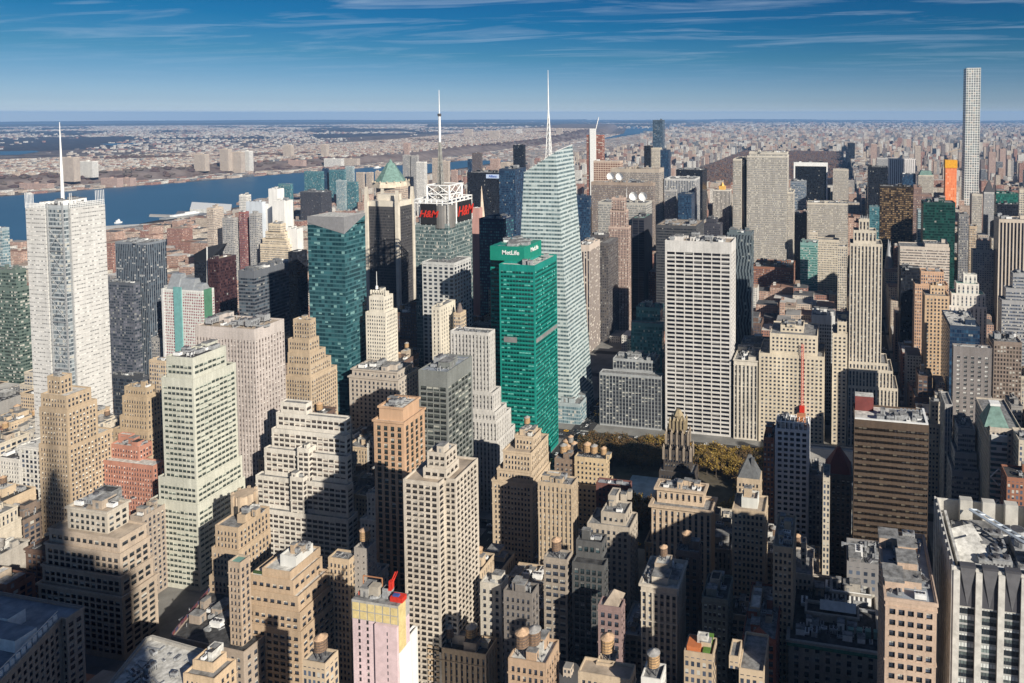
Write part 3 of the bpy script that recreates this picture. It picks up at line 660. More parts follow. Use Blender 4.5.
t, DSH = B('office_tower', 'plain grey stone slab', 'with two white dishes behind the pink stepped tower', 47.4, [(598, 646, 652, 203)], Style((0.44, 0.42, 0.38), 1.6, 3.8, (.42, .7), (.2, .9), spand=(0.36, 0.34, 0.31), top=1), vb=225, n=3)
dsh = t
B('office_tower', 'pink granite stepped tower', 'with open square crown and antenna', 46.1, [(611.5, 624, 626.5, 198), (610, 626, 628.5, 210), (608.5, 628, 631, 227), (616, 629.5, 633.5, 262)][:3], Style((0.50, 0.38, 0.32), 3.2, 3.9, (.35, .8), (.25, .85), (0.03, 0.025, 0.03), spand=(0.20, 0.13, 0.12)), vb=330, n=2)
B('office_tower', 'black striped slab with cream flank', 'right of the pink stepped tower', 46.9, [(632, 644, 652.3, 218)], Style((0.05, 0.05, 0.06), 9, 3.8, (.12, 1), (.15, 1), (0.01, 0.012, 0.02), gl2=(0.02, 0.025, 0.04), bl=0), roof='teal', vb=330, n=1, blank=(1,))
B('office_tower', 'beige striped tower', 'with broad stone piers right of the crystal tower', 44.9, [(575.5, 589, 600, 245)], Style((0.56, 0.48, 0.42), 4.2, 3.8, (.42, .95), (.1, .95), (0.02, 0.02, 0.03), spand=(0.05, 0.045, 0.05), top=2.2), vb=400, n=6)
B('office_tower', 'charcoal gridded tower', 'right of the beige striped tower', 45.5, [(591, 605, 609, 235, 20), (600, 608, 618.3, 243)], Style((0.10, 0.095, 0.10), 2.6, 3.8, (.2, .85), (.3, .85), (0.02, 0.02, 0.026), gl2=(0.16, 0.14, 0.12), bl=.2), vb=360, n=2)
B('office_tower', 'black flat slab with pale roof rim', 'behind the white gridded slab', 46.1, [(656, 696, 704, 226)], Style((0.075, 0.077, 0.085), 1.8, 3.9, (.1, 1), (.3, .8), (0.012, 0.014, 0.02), gl2=(0.05, 0.055, 0.06), bl=.05), roof='tan', vb=330, n=9)
B('office_tower', 'grey white finned slab', 'with pale top storeys, before the black monolith', 51.2, [(664.5, 694.5, 700, 179)], Style((0.50, 0.50, 0.50), 3.2, 3.8, (.35, .95), (.1, .9), spand=(0.08, 0.08, 0.09), top=1), vb=235, n=5)
B('office_tower', 'black monolith', 'behind the grey white finned slab', 52.5, [(676, 702.5, 707, 170)], 'blackg', vb=260, n=2)
B('office_tower', 'grey pinstriped tower', 'left of the navy sign-topped block', 49.6, [(664.3, 676, 677.5, 190)], 'ribgrey', vb=218, n=1)
B('office_tower', 'navy block with cream flank', 'before the grey white finned slab', 49.1, [(678, 691.5, 694.7, 194)], 'navyg', vb=218, n=1)
B('office_tower', 'slim grey striped tower', 'with small golden cap', 54, [(713, 730, 731.7, 190)], 'ribwhite', vb=235, n=0)
B('office_building', 'dark stepped block', 'below the slim grey striped tower', 48, [(706, 716, 718, 219), (704, 720.5, 722.7, 224)], Style((0.06, 0.06, 0.075), 2.6, 3.7, (.25, .75), (.25, .75), (0.012, 0.014, 0.02)), vb=238)
B('office_tower', 'bronze zigzag tower', 'with chevron glass behind the white gridded slab', 44, [(727, 751.5, 753.7, 233)], Style((0.13, 0.16, 0.18), 3.6, 3.9, (.1, .6), (0, 1), (0.012, 0.018, 0.026), gl2=(0.06, 0.07, 0.08), bl=.1, blind=(.24, .26, .26), stag=.16), roof='teal', vb=310, n=4)
B('office_tower', 'pale limestone slab', 'tallest of its cluster, west wing with stepped shoulders', 49.02, [(733, 741, None, 159, 0, 70)], 'ribcream', vb=262, n=0)
B('office_tower', 'black shade slab', 'standing in for the recess shade between limestone skyscraper and west wing', 49.75, [(741.2, 746.5, None, 160, 0, 50)], 'blackg', vb=262, n=0)  # black slab: the shade of the recess is put into its colour
B('office_tower', 'limestone east shoulder', 'lower right edge of the limestone ribbed skyscraper', 49.2, [(787.3, 793, None, 192, 0, 50)], 'ribcream', vb=262, n=0)
B('office_tower', 'limestone ribbed skyscraper', 'with flat crenelled top left of centre avenue', 49.1, [(749, 787, None, 152.5, 3, 40), (747, 787, None, 156, 0, 50)], Style((0.58, 0.54, 0.47), 2.7, 3.7, (.36, .78), (.3, .85), spand=(0.25, 0.23, 0.21)), vb=262, n=8)
B('office_building', 'dark low theatre block', 'at the foot of the limestone skyscraper', 48.2, [(753, 793, None, 268, 0, 60)], 'brickp', vb=283, n=8)
# ================================================================== BRYANT PARK FRONT
gr_st = G((0.60, 0.58, 0.56), 9.6, 4.25, wx=(.05, .95), wy=(.26, .87), glass=(0.012, 0.013, 0.02), gl2=(0.03, 0.03, 0.04), bl=.02, topz=11, rec=1.0, blind=(.3, .29, .27))
t, GRC = B('office_tower', 'white gridded slab tower', 'with long dark window slots facing the park', 42.33, [(665, 731.4, 735.9, 242.5)], gr_st, vb=432, n=14, roof='tan', par=1.6)
B('office_building', 'low grey ribbed glass block', 'fronting the park left of the white gridded slab', 42.33, [(613, 655, 660, 361, 12), (599.5, 661, 663.5, 377)], G((0.34, 0.35, 0.36), 3.4, 3.9, wx=(.12, .94), wy=(.3, .92), glass=(0.03, 0.034, 0.045), gl2=(0.10, 0.11, 0.13), spand=(0.10, 0.11, 0.12), rib=True, bl=.15), vb=425, n=8)
B('office_building', 'teal grey stepped block', 'behind the low grey ribbed glass block', 43.2, [(636, 660, 664, 308, 14), (631, 662, 664, 324)], 'tealg', vb=362, n=9)
B('office_building', 'ornate limestone block', 'with giant columns right of the white gridded slab', 42.3, [(733.8, 757.5, None, 361, 0, 40)], G((0.62, 0.57, 0.49), 4.2, 4.3, wx=(.28, .78), wy=(.2, .88), spand=(0.20, 0.19, 0.18), rib=True, rec=.6, topz=5, glass=(.03, .035, .045)), vb=440, n=6, cornice=.7)
sal = G((0.64, 0.56, 0.44), 4.0, 3.75, wx=(.24, .76), wy=(.25, .75), bl=.12)
B('office_building', 'broad cream block', 'with a red hoist mast on its front', 42.3, [(780.6, 803.5, None, 326, 10, 20), (770, 817.5, None, 336, 0, 42), (759, 824.5, None, 357, -1, 44)], sal, vb=440, n=6)
B('office_building', 'blank topped white block', 'behind the broad cream block', 43.2, [(811.5, 835, None, 316, 0, 25)], G((0.70, 0.70, 0.69), 3.2, 3.7, wx=(.28, .72), wy=(.3, .72), topz=9), vb=390, n=3)
f5 = G((0.60, 0.54, 0.45), 3.3, 3.75, wx=(.3, .78), wy=(.25, .85), spand=(0.16, 0.14, 0.13), rib=True, rec=.5, bl=.15)
t, F5 = B('office_tower', 'slender cream ribbed skyscraper', 'with stepped crown beside the avenue canyon', 42.4, [(859, 869.5, None, 219, 12, 8), (853.5, 876.5, None, 230, 7, 18), (848, 882.5, None, 243, 3, 26), (848.2, 888, None, 361, 2, 30), (848, 893, None, 368, 1, 34), (847.8, 898, None, 385, 0, 36)], f5, vb=425, n=2)
B('office_tower', 'cream lower wing', 'joined to the left of the slender cream ribbed skyscraper', 42.38, [(837.5, 847.6, None, 322, 3, 26), (832.5, 847.4, None, 334, 0, 30)], sal, vb=425, n=2)
B('office_tower', 'blue white gridded tower', 'with open roof frame beside the library', 39.95, [(775, 809, None, 431, 0, 24)], G((0.80, 0.82, 0.88), 4.3, 3.9, wx=(.20, .84), wy=(.22, .84), glass=(.012, .016, .03), gl2=(.03, .035, .05), rec=.7, topz=1.5, bl=.04), vb=523, n=3)
hsb = G((0.105, 0.075, 0.055), 2.6, 3.75, wx=(0.0, 1.0), wy=(.40, .84), glass=(0.02, 0.016, 0.014), gl2=(0.05, 0.04, 0.03), bl=.16, blind=(.14, .12, .09), rec=.3, topz=4, roof='white')
t, HSB = B('office_tower', 'brown banded slab tower', 'with pale gravel roof and maroon penthouse', 39.2, [(854.3, 929, None, 419, 0, 24)], hsb, vb=545, nocl=True)
hsbt = t
B('office_building', 'dark brick block', 'left of the blue white gridded tower', 40.0, [(763.5, 774, None, 438, 0, 22)], 'brickp', vb=525, n=3)
# ================================================================== UPPER FIFTH AVENUE AND EAST
B('office_tower', 'black glass tower with white frame', 'at the edge of the big park', 57.2, [(794.6, 827, None, 163, 0, 30)], Style((0.012, 0.014, 0.018), 2.4, 3.9, (.1, 1), (.2, .95), (0.005, 0.006, 0.01), gl2=(0.02, 0.024, 0.03), bl=.02, top=.2), roof='white', vb=200, n=2)
B('office_building', 'grey blue banded tower', 'before the white-framed black tower', 54, [(790.3, 806, None, 181.5, 0, 30)], Style((0.22, 0.25, 0.29), 6, 3.9, (0, 1), (.3, .8), (0.03, 0.05, 0.08), mull=3), vb=210)
B('office_building', 'cream pinstriped tower', 'right of the white-framed black tower', 57, [(833, 848.5, None, 169.5, 0, 30)], 'ribcream', vb=200, n=1)
B('office_building', 'dark slab with pink cap', 'between limestone skyscraper and cream ribbed slab', 51, [(793.5, 806.8, None, 214, 0, 30)], 'ribblack', roof='red', vb=280)
B('office_tower', 'cream ribbed broad slab', 'with brown east edge beside the avenue', 50.3, [(807.2, 848, None, 203.5, 0, 32)], 'ribcream', vb=290, n=4)
B('office_building', 'teal banded block', 'below the cream ribbed broad slab', 47.8, [(800.3, 817.4, None, 243, 0, 28)], Style((0.20, 0.34, 0.32), 6, 3.8, (0, 1), (.3, .75), (0.02, 0.10, 0.09), mull=3, gl2=(.05, .22, .2)), vb=281, n=2)
B('office_building', 'cream block with pink penthouse', 'behind the teal banded block', 48.6, [(809.5, 817.5, None, 232, 8, 14), (817.6, 839, None, 240, 0, 20)], Style((0.60, 0.53, 0.43), 3.4, 3.7, (.3, .7), (.25, .75)), vb=280, n=2)
B('office_building', 'narrow cream shaft', 'left of the slender cream skyscraper', 47, [(838, 847.2, None, 246.5, 0, 20)], 'creamp', vb=310, n=1)
B('office_tower', 'black glass slab', 'on the avenue beside the bronze latticed tower', 52.6, [(868.3, 888, None, 167, 0, 40)], 'blackg', vb=205, n=1)
B('office_building', 'teal glass cube', 'at the foot of the black slab by the avenue', 50.3, [(869.5, 879.5, None, 206.5, 0, 20)], 'tealg', vb=225, n=1)
B('office_tower', 'white pinstriped tower', 'widest slab behind the avenue towers', 58.3, [(889, 915.8, None, 158.5, 0, 40)], Style((0.70, 0.67, 0.66), 5.2, 3.8, (.62, .98), (0, 1), (0.10, 0.10, 0.11), bl=0, spand=(.12, .12, .13), gl2=(.2, .2, .22)), vb=186, n=2)
B('office_building', 'pale grey ribbed block', 'left of the white pinstriped tower', 59.3, [(877, 888.5, None, 158, 0, 30)], 'ribfine', vb=170, n=1)
B('office_building', 'navy cube', 'before the white pinstriped tower', 56, [(902.3, 915.8, None, 174, 0, 30)], 'navyg', vb=186, n=1)
t, MINT = B('office_building', 'cream ribbed block with mint roof', 'left of the orange netted tower', 56.5, [(918.3, 934, None, 175, 0, 28)], 'ribcream', vb=192, nocl=True)
mint = t
t, ORG = B('office_tower', 'orange netted tower', 'under construction beside the pencil-thin tower', 55.4, [(945.6, 957, None, 161, 0, 22)], Style((0.80, 0.30, 0.15), 4, 7, (.16, .84), (.06, .94), (0.70, 0.17, 0.06), gl2=(0.85, 0.28, 0.12), bl=.12, blind=(.8, .4, .25), grough=.9, gspec=.1), vb=200, nocl=True)
org = t
t, P432 = B('apartment_tower', 'pencil-thin white gridded skyscraper', 'tallest of all and piercing the horizon', 56.3, [(966.6, 981, 963.6, 68)], Style((0.66, 0.66, 0.64), 5.6, 5.8, (.18, .82), (.16, .84), (0.03, 0.045, 0.06), gl2=(0.18, 0.24, 0.26), bl=.15, blind=(.4, .33, .28), top=.3), vb=205, n=0)
brz = Style((0.030, 0.022, 0.016), 3.4, 3.9, (.14, 1), (.2, .9), (0.018, 0.012, 0.009), gl2=(0.20, 0.13, 0.07), bl=.35, blind=(0.26, 0.18, 0.10))
B('office_tower', 'bronze latticed tower', 'dark with glinting brown windows on the avenue', 51.3, [(880, 913, None, 186, 0, 34)], brz, vb=243, n=2)
B('office_building', 'brown stepped block', 'joined right of the bronze latticed tower', 51.35, [(913.5, 922, None, 187, 0, 20), (913.3, 932, None, 194, -.5, 24)], Style((0.26, 0.17, 0.14), 3, 3.7, (.3, .7), (.25, .75)), vb=240)
B('office_tower', 'emerald glass tower', 'with rounded east edge', 47.5, [(923.5, 955.5, None, 202, 0, 30)], Style((0.015, 0.055, 0.048), 2.6, 3.9, (.06, 1), (.3, .95), (0.004, 0.02, 0.018), gl2=(0.015, 0.085, 0.07), bl=.02), vb=262, n=5)
B('office_building', 'pale blue glass strip', 'left of the emerald glass tower', 48.5, [(918, 923, None, 210, 0, 20)], 'paleg', vb=240, n=0)
B('office_tower', 'cream arched tower', 'right of the pencil-thin tower base', 50.1, [(972, 982.5, 970, 194)], 'ribcream', vb=228, n=1)
t, PYR = B('office_tower', 'grey pyramid-capped tower', 'right of the cream arched tower', 50.6, [(984, 994.5, 983, 192)], 'ribfine', vb=232, nocl=True)
pyr = t
B('office_tower', 'dark green broad slab', 'far right behind the black curved block', 51.2, [(996, 1019, 994, 193)], 'greeng', vb=205)
B('office_building', 'black curved roof block', 'before the dark green broad slab', 50.0, [(997, 1021, 995, 204)], 'blackg', vb=217, n=5)
B('office_tower', 'cream edge tower', 'at the far right border above the striped tower', 49.2, [(1019.5, 1036, 1018.5, 190)], 'creamp', vb=217)
B('office_tower', 'cream and black striped tower', 'at the right border', 46.2, [(999, 1042, 994, 219)], Style((0.58, 0.50, 0.42), 4.2, 3.8, (.4, 1), (.0, 1), (0.012, 0.012, 0.016), bl=0, gl2=(.03, .03, .04), spand=(.02, .02, .025), top=1.2), vb=285, n=3)
B('office_tower', 'grey tower with arched attic', 'right of the emerald glass tower', 47.8, [(959, 969, 957.5, 214)], 'greyp', vb=262, n=1)
B('office_building', 'tan narrow block', 'touching the grey arched attic tower', 48.0, [(969.5, 977, None, 226, 0, 20)], 'tanp', vb=262, n=1)
B('office_building', 'blue grey stepped block', 'in shade behind the white gothic tower', 46.5, [(977, 990, 976, 241), (973, 994, 971, 250)], 'residg', vb=285)
B('office_building', 'dark zigzag terraced block', 'stepping down at the right border', 44, [(1013, 1045, 1009, 273, 14), (1006, 1045, 1002, 288, 7), (1002, 1045, 998, 300, 0)], 'bandgrey', vb=330)
B('office_building', 'cream banded block', 'wide and lit behind the orange brick tower', 46.5, [(925, 949.5, None, 243.5, 4, 30), (900, 949.8, None, 246, 0, 34)], 'bandcream', vb=272, n=2)
B('office_building', 'dark blue block', 'below the cream banded block', 45.1, [(901, 920.5, None, 269, 0, 26)], 'blackg', vb=330)
ora = Style((0.56, 0.36, 0.24), 3.3, 3.7, (.3, .7), (.25, .72), roof='tan')
B('office_tower', 'orange brick tower', 'with stepped top behind the white-banded tan block', 44.2, [(921, 944, None, 271, 4, 16), (915, 948.5, None, 284, 0, 22)], ora, vb=330, n=1)
B('office_tower', 'tan block with white top band', 'before the orange brick tower', 43.4, [(930.5, 945, None, 285, 10, 9), (925, 949.5, None, 295, 0, 24)], G((0.58, 0.42, 0.28), 3.6, 3.7, wx=(.25, .75), wy=(.25, .72)), vb=355, n=1)
gw = Style((0.68, 0.65, 0.60), 4.6, 3.8, (.4, .75), (.2, .8), spand=(.34, .33, .32), roof='teal')
B('office_tower', 'white gothic stepped tower', 'with thick crenelled piers', 44.3, [(963.5, 977, None, 274, 16, 10), (956.5, 979, None, 283, 8, 16), (951.5, 985.5, None, 293, 3, 20), (948, 987, None, 305, 0, 24)], gw, vb=326, n=1)
B('office_building', 'navy glass box', 'with pale roof before the white gothic tower', 42.4, [(950, 980, 942, 325)], 'navyg', roof='white', vb=345, n=4)
B('office_building', 'brown gridded block', 'right of the grey tower with white windows', 42.3, [(994, 1022, 988.5, 341)], Style((0.25, 0.20, 0.17), 2.6, 3.8, (.25, .85), (.25, .85), (0.02, 0.018, 0.02), gl2=(.12, .1, .08)), vb=392, n=3)
B('office_tower', 'grey brick tower with white windows', 'facing the avenue on the right', 41.5, [(953.5, 992, 952.6, 346)], G((0.23, 0.21, 0.205), 5.8, 3.8, wx=(.3, .75), wy=(.3, .62), glass=(.08, .09, .1), gl2=(.55, .55, .53), blind=(.7, .69, .66), bl=.55, rec=.3, topz=7), vb=425, n=7, roof='white')
B('office_building', 'slim shaded slab', 'at the avenue side left of the grey brick tower', 40.9, [(945, 953, 940.3, 404)], 'ribgrey', vb=520)
B('office_building', 'grey terraced block', 'stepping down beside the green-roofed tower', 40.6, [(958, 976, 952, 428, 8), (955, 977, 949, 452, 3), (952, 979, 946, 470, -2)], 'bandgrey', vb=500, n=3)
t, M461 = B('office_tower', 'stone and glass tower', 'with green copper pyramid and white X braces', 40.2, [(990, 1022, 975.5, 427)], G((0.52, 0.46, 0.39), 3.8, 3.8, wx=(.25, .7), wy=(.25, .75), bl=.15), vb=510, nocl=True)
m461 = t
B('office_building', 'cream stone block', 'at the right border beside the green pyramid', 40.0, [(1019, 1045, None, 440, -1, 20)], 'creamp', vb=480, n=2)
B('office_building', 'dark brick terrace', 'lowest building below the green pyramid at right', 39.6, [(1007, 1045, 1001, 477)], 'brickp', vb=510, n=3)
# ================================================================== TIMES SQUARE SOUTH / GARMENT DISTRICT
B('office_tower', 'white terracotta tower', 'slender with stepped gothic crown and flagpole', 41.2, [(372, 383, 389, 293, 6), (369, 384, 393, 297, 3), (365.5, 386, 397.3, 313)], G((0.68, 0.63, 0.54), 3.2, 3.6, wx=(.3, .7), wy=(.25, .75), bl=.12), vb=370, n=2)
B('hotel_tower', 'dark roofed cornice block', 'half in shade below the white terracotta tower', 40.85, [(352, 397, 412, 372, 3), (349, 398, 418, 380)], G((0.44, 0.39, 0.34), 4.2, 4.0, wx=(.25, .75), wy=(.2, .8), rec=.5), vb=405, n=8, cornice=1.0)
B('office_building', 'narrow white slab', 'with blank sunlit side beside a domed turret', 41.3, [(431.5, 440, 455.3, 307)], G((0.62, 0.57, 0.48), 4.4, 3.7, wx=(.35, .68), wy=(.3, .7), bl=.15), vb=355, n=2)
t, TUR = B('office_building', 'tan turret tower', 'with conical cap behind the ribbed wedding-cake tower', 41.42, [(453.5, 460, 466, 313)], 'tan2p', vb=328, nocl=True)
turt = t
rb = G((0.56, 0.54, 0.51), 3.1, 3.75, wx=(.38, .84), wy=(.3, .88), spand=(0.33, 0.32, 0.31), rib=True, rec=.4, bl=.3, glass=(.06, .06, .07), gl2=(.2, .2, .2))
B('office_tower', 'pale grey ribbed wedding-cake tower', 'stepping down left of the emerald banded tower', 40.2, [(450, 488.5, 495, 333, 3), (450, 492.5, 501, 393, 2), (446, 495, 506.5, 412.5, 1), (440, 496, 511, 421, .4), (436, 497, 515, 441)], rb, vb=500, n=3)
ml = G((0.015, 0.235, 0.195), 2.9, 3.85, wx=(.05, .97), wy=(.3, .86), glass=(0.003, 0.035, 0.033), gl2=(0.02, 0.20, 0.17), bl=.10, blind=(.14, .42, .37), rec=.12, topz=5.5, roof='white', wrough=.35)
t, MET = B('office_tower', 'emerald banded glass tower', 'with white lettering on its green crown', 41.1, [(490.3, 524, 541, 247.5, 9), (499, 534.5, 556.8, 265.5)], ml, vb=432, nocl=True)
mett = t
B('office_tower', 'emerald narrow wing', 'joined to the west side of the emerald banded tower', 41.35, [(490.3, 499.5, None, 254, 0, 26)], ml, vb=330, n=0)
lv = G((0.20, 0.21, 0.20), 4.6, 3.9, wx=(.04, .97), wy=(.16, .92), glass=(0.02, 0.026, 0.024), gl2=(0.16, 0.19, 0.17), bl=.35, blind=(.42, .42, .37), rec=.5, topz=11, roof='blue')
t, LOU = B('office_tower', 'dark louvred glass tower', 'with grey equipment roof behind the orange brick shaft', 39.3, [(418.3, 447, 472, 372)], lv, vb=470, n=4, nocl=False)
lou = t
b7 = G((0.54, 0.54, 0.465), 3.2, 3.75, wx=(.05, .96), wy=(.28, .76), glass=(0.05, 0.065, 0.06), gl2=(0.20, 0.24, 0.21), bl=.25, blind=(.5, .52, .45), rec=.25, topz=5)
b7.spand = None
B('office_tower', 'pale green banded tower', 'with dark flat roof and stepped shoulders', 38.6, [(166, 192.5, 226, 358, 3), (161, 195.3, 238, 380, 1), (158, 196.5, 242, 481, .5), (150, 197.5, 245, 505, 0)], b7, vb=590, n=9, roof='tar', Y=400)
pk = G((0.52, 0.465, 0.435), 2.9, 3.9, wx=(.36, .86), wy=(.32, .85), spand=(0.37, 0.32, 0.30), rib=True, glass=(.14, .115, .11), gl2=(.33, .28, .26), bl=.3, blind=(.6, .55, .52), rec=.35, topz=9, roof='tan')
B('office_tower', 'pinkish ribbed slab tower', 'with flat brown roof behind the pale green tower', 39.55, [(195, 254.4, 284, 329.5)], pk, vb=500, n=10)
B('loft_building', 'tan setback tower', 'with dark light-shaft stripe left of the teal wedge tower', 40.3, [(293, 310, 316, 320, 8), (288, 309, 319, 340, 6), (286, 309.5, 325.5, 354, 4), (285.5, 310, 331, 365, 2), (285, 310.5, 337, 378, 0)], G(tan, 3.3, 3.6, wx=(.28, .7), wy=(.25, .72)), vb=400, n=4)
wc = G((0.64, 0.60, 0.54), 4.6, 3.7, wx=(.07, .93), wy=(.20, .84), glass=(.05, .045, .045), gl2=(.26, .21, .19), bl=.25, blind=(.6, .55, .48), rec=.45)
B('loft_building', 'white brick ziggurat block', 'with many deep setbacks at centre left', 39.1, [(280.5, 306, 312, 404, 17, 20), (276, 346, 354, 419, 15), (271.5, 346.5, 354.8, 436, 12), (264, 347, 355.5, 457, 8), (255.5, 347.5, 356.5, 486, 4), (249, 348, 358, 520, 0)], wc, vb=560, n=7, roof='grey')
B('loft_building', 'white brick projecting bay', 'built against the ziggurat, upper of two', 39.16, [(297, 308.5, 312, 449, 0)], wc, vb=520, n=1)
B('loft_building', 'white brick low bay', 'built against the ziggurat, lower of two', 39.11, [(290, 303, 307, 478, 0)], wc, vb=560, n=1)
ob = G((0.52, 0.34, 0.22), 5.2, 3.75, wx=(.2, .8), wy=(.14, .90), glass=(0.03, 0.04, 0.04), gl2=(0.09, 0.12, 0.11), bl=.1, rec=.5, topz=3)
ob2 = Style((0.52, 0.34, 0.22), 40, 40, (.49, .5), (.5, .51))
B('office_tower', 'orange brick shaft', 'with white cornices and plain brick penthouse', 38.6, [(379, 403, 419, 408, 3), (373.5, 403.8, 424.5, 422.5)], ob, vb=560, styles=[ob2, ob], n=7, cornice=.7, roof='white', Y=400)
rt = G((0.55, 0.49, 0.415), 3.3, 2.85, wx=(.10, .88), wy=(.26, .86), glass=(0.045, 0.04, 0.04), gl2=(0.20, 0.18, 0.16), bl=.3, blind=(.52, .48, .42), rec=.55, topz=1.6, roof='tan')
B('apartment_tower', 'tall beige apartment tower', 'with balconied corners and terraced penthouse', 37.6, [(427, 446, 457, 453.5, 6, 11), (423, 446, 459, 470, 5), (403, 450, 478, 484.5)], rt, vb=650, n=4, cant=lambda P: [P[0], (P[1][0]-6, P[1][1]), (P[1][0]-6, P[1][1]+5), (P[1][0], P[1][1]+5), P[2], P[3]])
B('loft_building', 'ochre setback block', 'left, crossed by the dark shadow of a spire', 38.7, [(47, 60, 64, 377, 5, 8), (39.5, 66, 91, 396, 2), (39, 67, 97, 410, 1), (38.5, 68, 112, 447, 0)], G((0.45, 0.35, 0.245), 3.3, 3.5, wx=(.27, .7), wy=(.25, .72), blind=(.7, .68, .6), bl=.35), vb=490, n=8, roof='white')
B('loft_building', 'ochre stepped block', 'with shaded east side beside the pale green tower', 39.2, [(124, 146, 150, 388, 3), (122, 147, 161, 398, 1.5), (119.5, 147.5, 162, 418, .8), (113, 148, 163, 432, 0)], G((0.44, 0.34, 0.23), 3.2, 3.5, wx=(.27, .7), wy=(.25, .72)), vb=450, n=6)
B('loft_building', 'small tan box', 'peeping over the left shoulder of the pale green tower', 40.0, [(149, 165, 171, 361)], 'tan2p', vb=385, n=6)
B('loft_building', 'pink brick terrace', 'with white roofs below the ochre setback block', 39.0, [(110, 139, 152, 447, 6), (83, 153, 164.5, 466, 0)], G((0.45, 0.22, 0.16), 3.2, 3.6, wx=(.28, .7), wy=(.25, .7), blind=(.7, .66, .6), bl=.4), vb=490, n=6, roof='white')
# ================================================================== FOREGROUND LEFT
fl_ = G((0.44, 0.36, 0.285), 4.4, 3.7, wx=(.14, .88), wy=(.15, .80), glass=(0.03, 0.035, 0.045), gl2=(0.14, 0.15, 0.16), bl=.2, rec=.45, roof='tan')
def bway(P): return P
B('loft_building', 'massive tan setback block', 'with pale penthouse, largest at lower left', 37.85, [(67, 107, 139, 512, 9), (47.5, 119.5, 148, 538.8, 5), (45, 120, 151, 554, 3), (42, 121, 154, 577, 1.5), (38, 122, 157, 597, 0)], fl_, vb=668, Y=340, n=6, styles=[G((0.50, 0.45, 0.38), 3.8, 3.7, wx=(.15, .82), wy=(.2, .78), glass=(.03, .035, .04), roof='white')]+[fl_]*4, roof='tan', cornice=.9)
B('loft_building', 'brown ribbed rear wing', 'behind the massive tan setback block', 38.4, [(130, 142, 170, 517, 0)], G((0.36, 0.30, 0.25), 3.2, 3.6, wx=(.2, .75), wy=(.2, .78), blind=(.55, .5, .42), bl=.35), vb=600, n=9)
B('loft_building', 'brown loft block with mint sculpture roof', 'right behind the massive tan setback block', 38.69, [(150, 159.5, 173, 512, 3), (148, 162.5, 178, 527, 1.5), (140, 165, 189, 545, 0)], G((0.37, 0.31, 0.26), 3.0, 3.6, wx=(.2, .75), wy=(.2, .78), blind=(.55, .5, .42), bl=.35), vb=620, n=3, roof='teal')
B('loft_building', 'tan setback loft', 'with octagonal turret in front of the pale green tower', 38.0, [(237, 258, 271, 517, 8), (215, 238, 271, 528, 2), (211.5, 238.5, 272, 551, 1), (209, 239, 273, 580, 0)], G((0.47, 0.36, 0.25), 3.4, 3.6, wx=(.3, .68), wy=(.25, .7)), vb=600, n=4)
TURL = at_Y(233, 495, S(38.0)+4)
B('loft_building', 'narrow tan party-wall block', 'in shade between turret loft and brown terraced loft', 37.6, [(228, 240, 250, 563)], G((0.42, 0.33, 0.25), 3.2, 3.6, wx=(.3, .7), wy=(.25, .7)), vb=655, n=4, roof='teal')
tb = G((0.46, 0.345, 0.24), 4.0, 3.7, wx=(.14, .84), wy=(.22, .76), blind=(.6, .56, .48), bl=.3, rec=.5, roof='white')
B('loft_building', 'brown terraced loft', 'with grey white penthouses and roof gardens', 37.7, [(280, 303, 320, 558, 9), (262, 290, 322, 572, 4), (249, 293, 326, 581, 2.5), (246, 298, 329, 597, 1.5), (244, 300, 333, 613, .8), (243.5, 301, 336, 632, 0)], tb, vb=683, n=3, styles=[Style((0.6, 0.6, 0.58), 30, 30, (.49, .5), (.5, .51))]+[tb]*5)
B('loft_building', 'tan narrow tower', 'right behind the brown terraced loft', 38.0, [(328, 349, 353.5, 560)], G((0.50, 0.39, 0.27), 3.0, 3.6, wx=(.3, .68), wy=(.25, .7)), vb=630, n=4)
B('loft_building', 'grey party-wall block', 'left of the orange brick shaft base', 38.05, [(354, 367, 371, 549)], G((0.36, 0.33, 0.30), 4, 3.6, wx=(.35, .6), wy=(.3, .6)), vb=640, n=2, tanks=2)
pc1 = G((0.66, 0.52, 0.54), 4.3, 3.1, wx=(.36, .68), wy=(.25, .72), glass=(.02, .02, .025), gl2=(.1, .1, .1), bl=.05, rec=.3, topz=8.5, roof='grey')
t, PCT = B('apartment_tower', 'pink sheathed construction tower', 'with yellow boards, red hoist parts and white flank', 37.3, [(352, 398, 409, 606.5)], pc1, vb=683, nocl=True, blank=(1,))
pct = t
B('apartment_building', 'white plaster flank wall block', 'joined to the pink sheathed construction tower', 37.42, [(401, 406, 417.5, 640)], Style((0.80, 0.79, 0.75), 30, 30, (.49, .5), (.5, .51)), vb=683, n=1)
gt = G((0.52, 0.39, 0.26), 3.0, 3.7, wx=(.3, .7), wy=(.15, .85), spand=(.38, .28, .19), rib=True, rec=.5)
t, GTH = B('loft_building', 'tan gothic loft', 'with dark tar roof and battlements at bottom centre', 37.6, [(427, 486, 497, 655, 0)], gt, vb=683, roof='tar', n=5, tanks=2)
gth = t
B('loft_building', 'small tan box tower', 'with round tank well in its roof', 36.9, [(302.5, 325, 332, 664)], 'tan2p', vb=683, n=0, tanks=1)
B('loft_building', 'small peach stepped tower', 'with grey skylit roofs at bottom left', 37.0, [(192.5, 213, 231.5, 663.5, 4), (183, 214, 236, 679)], G((0.58, 0.44, 0.30), 3.4, 3.6, wx=(.4, .62), wy=(.3, .7)), vb=683, n=3)
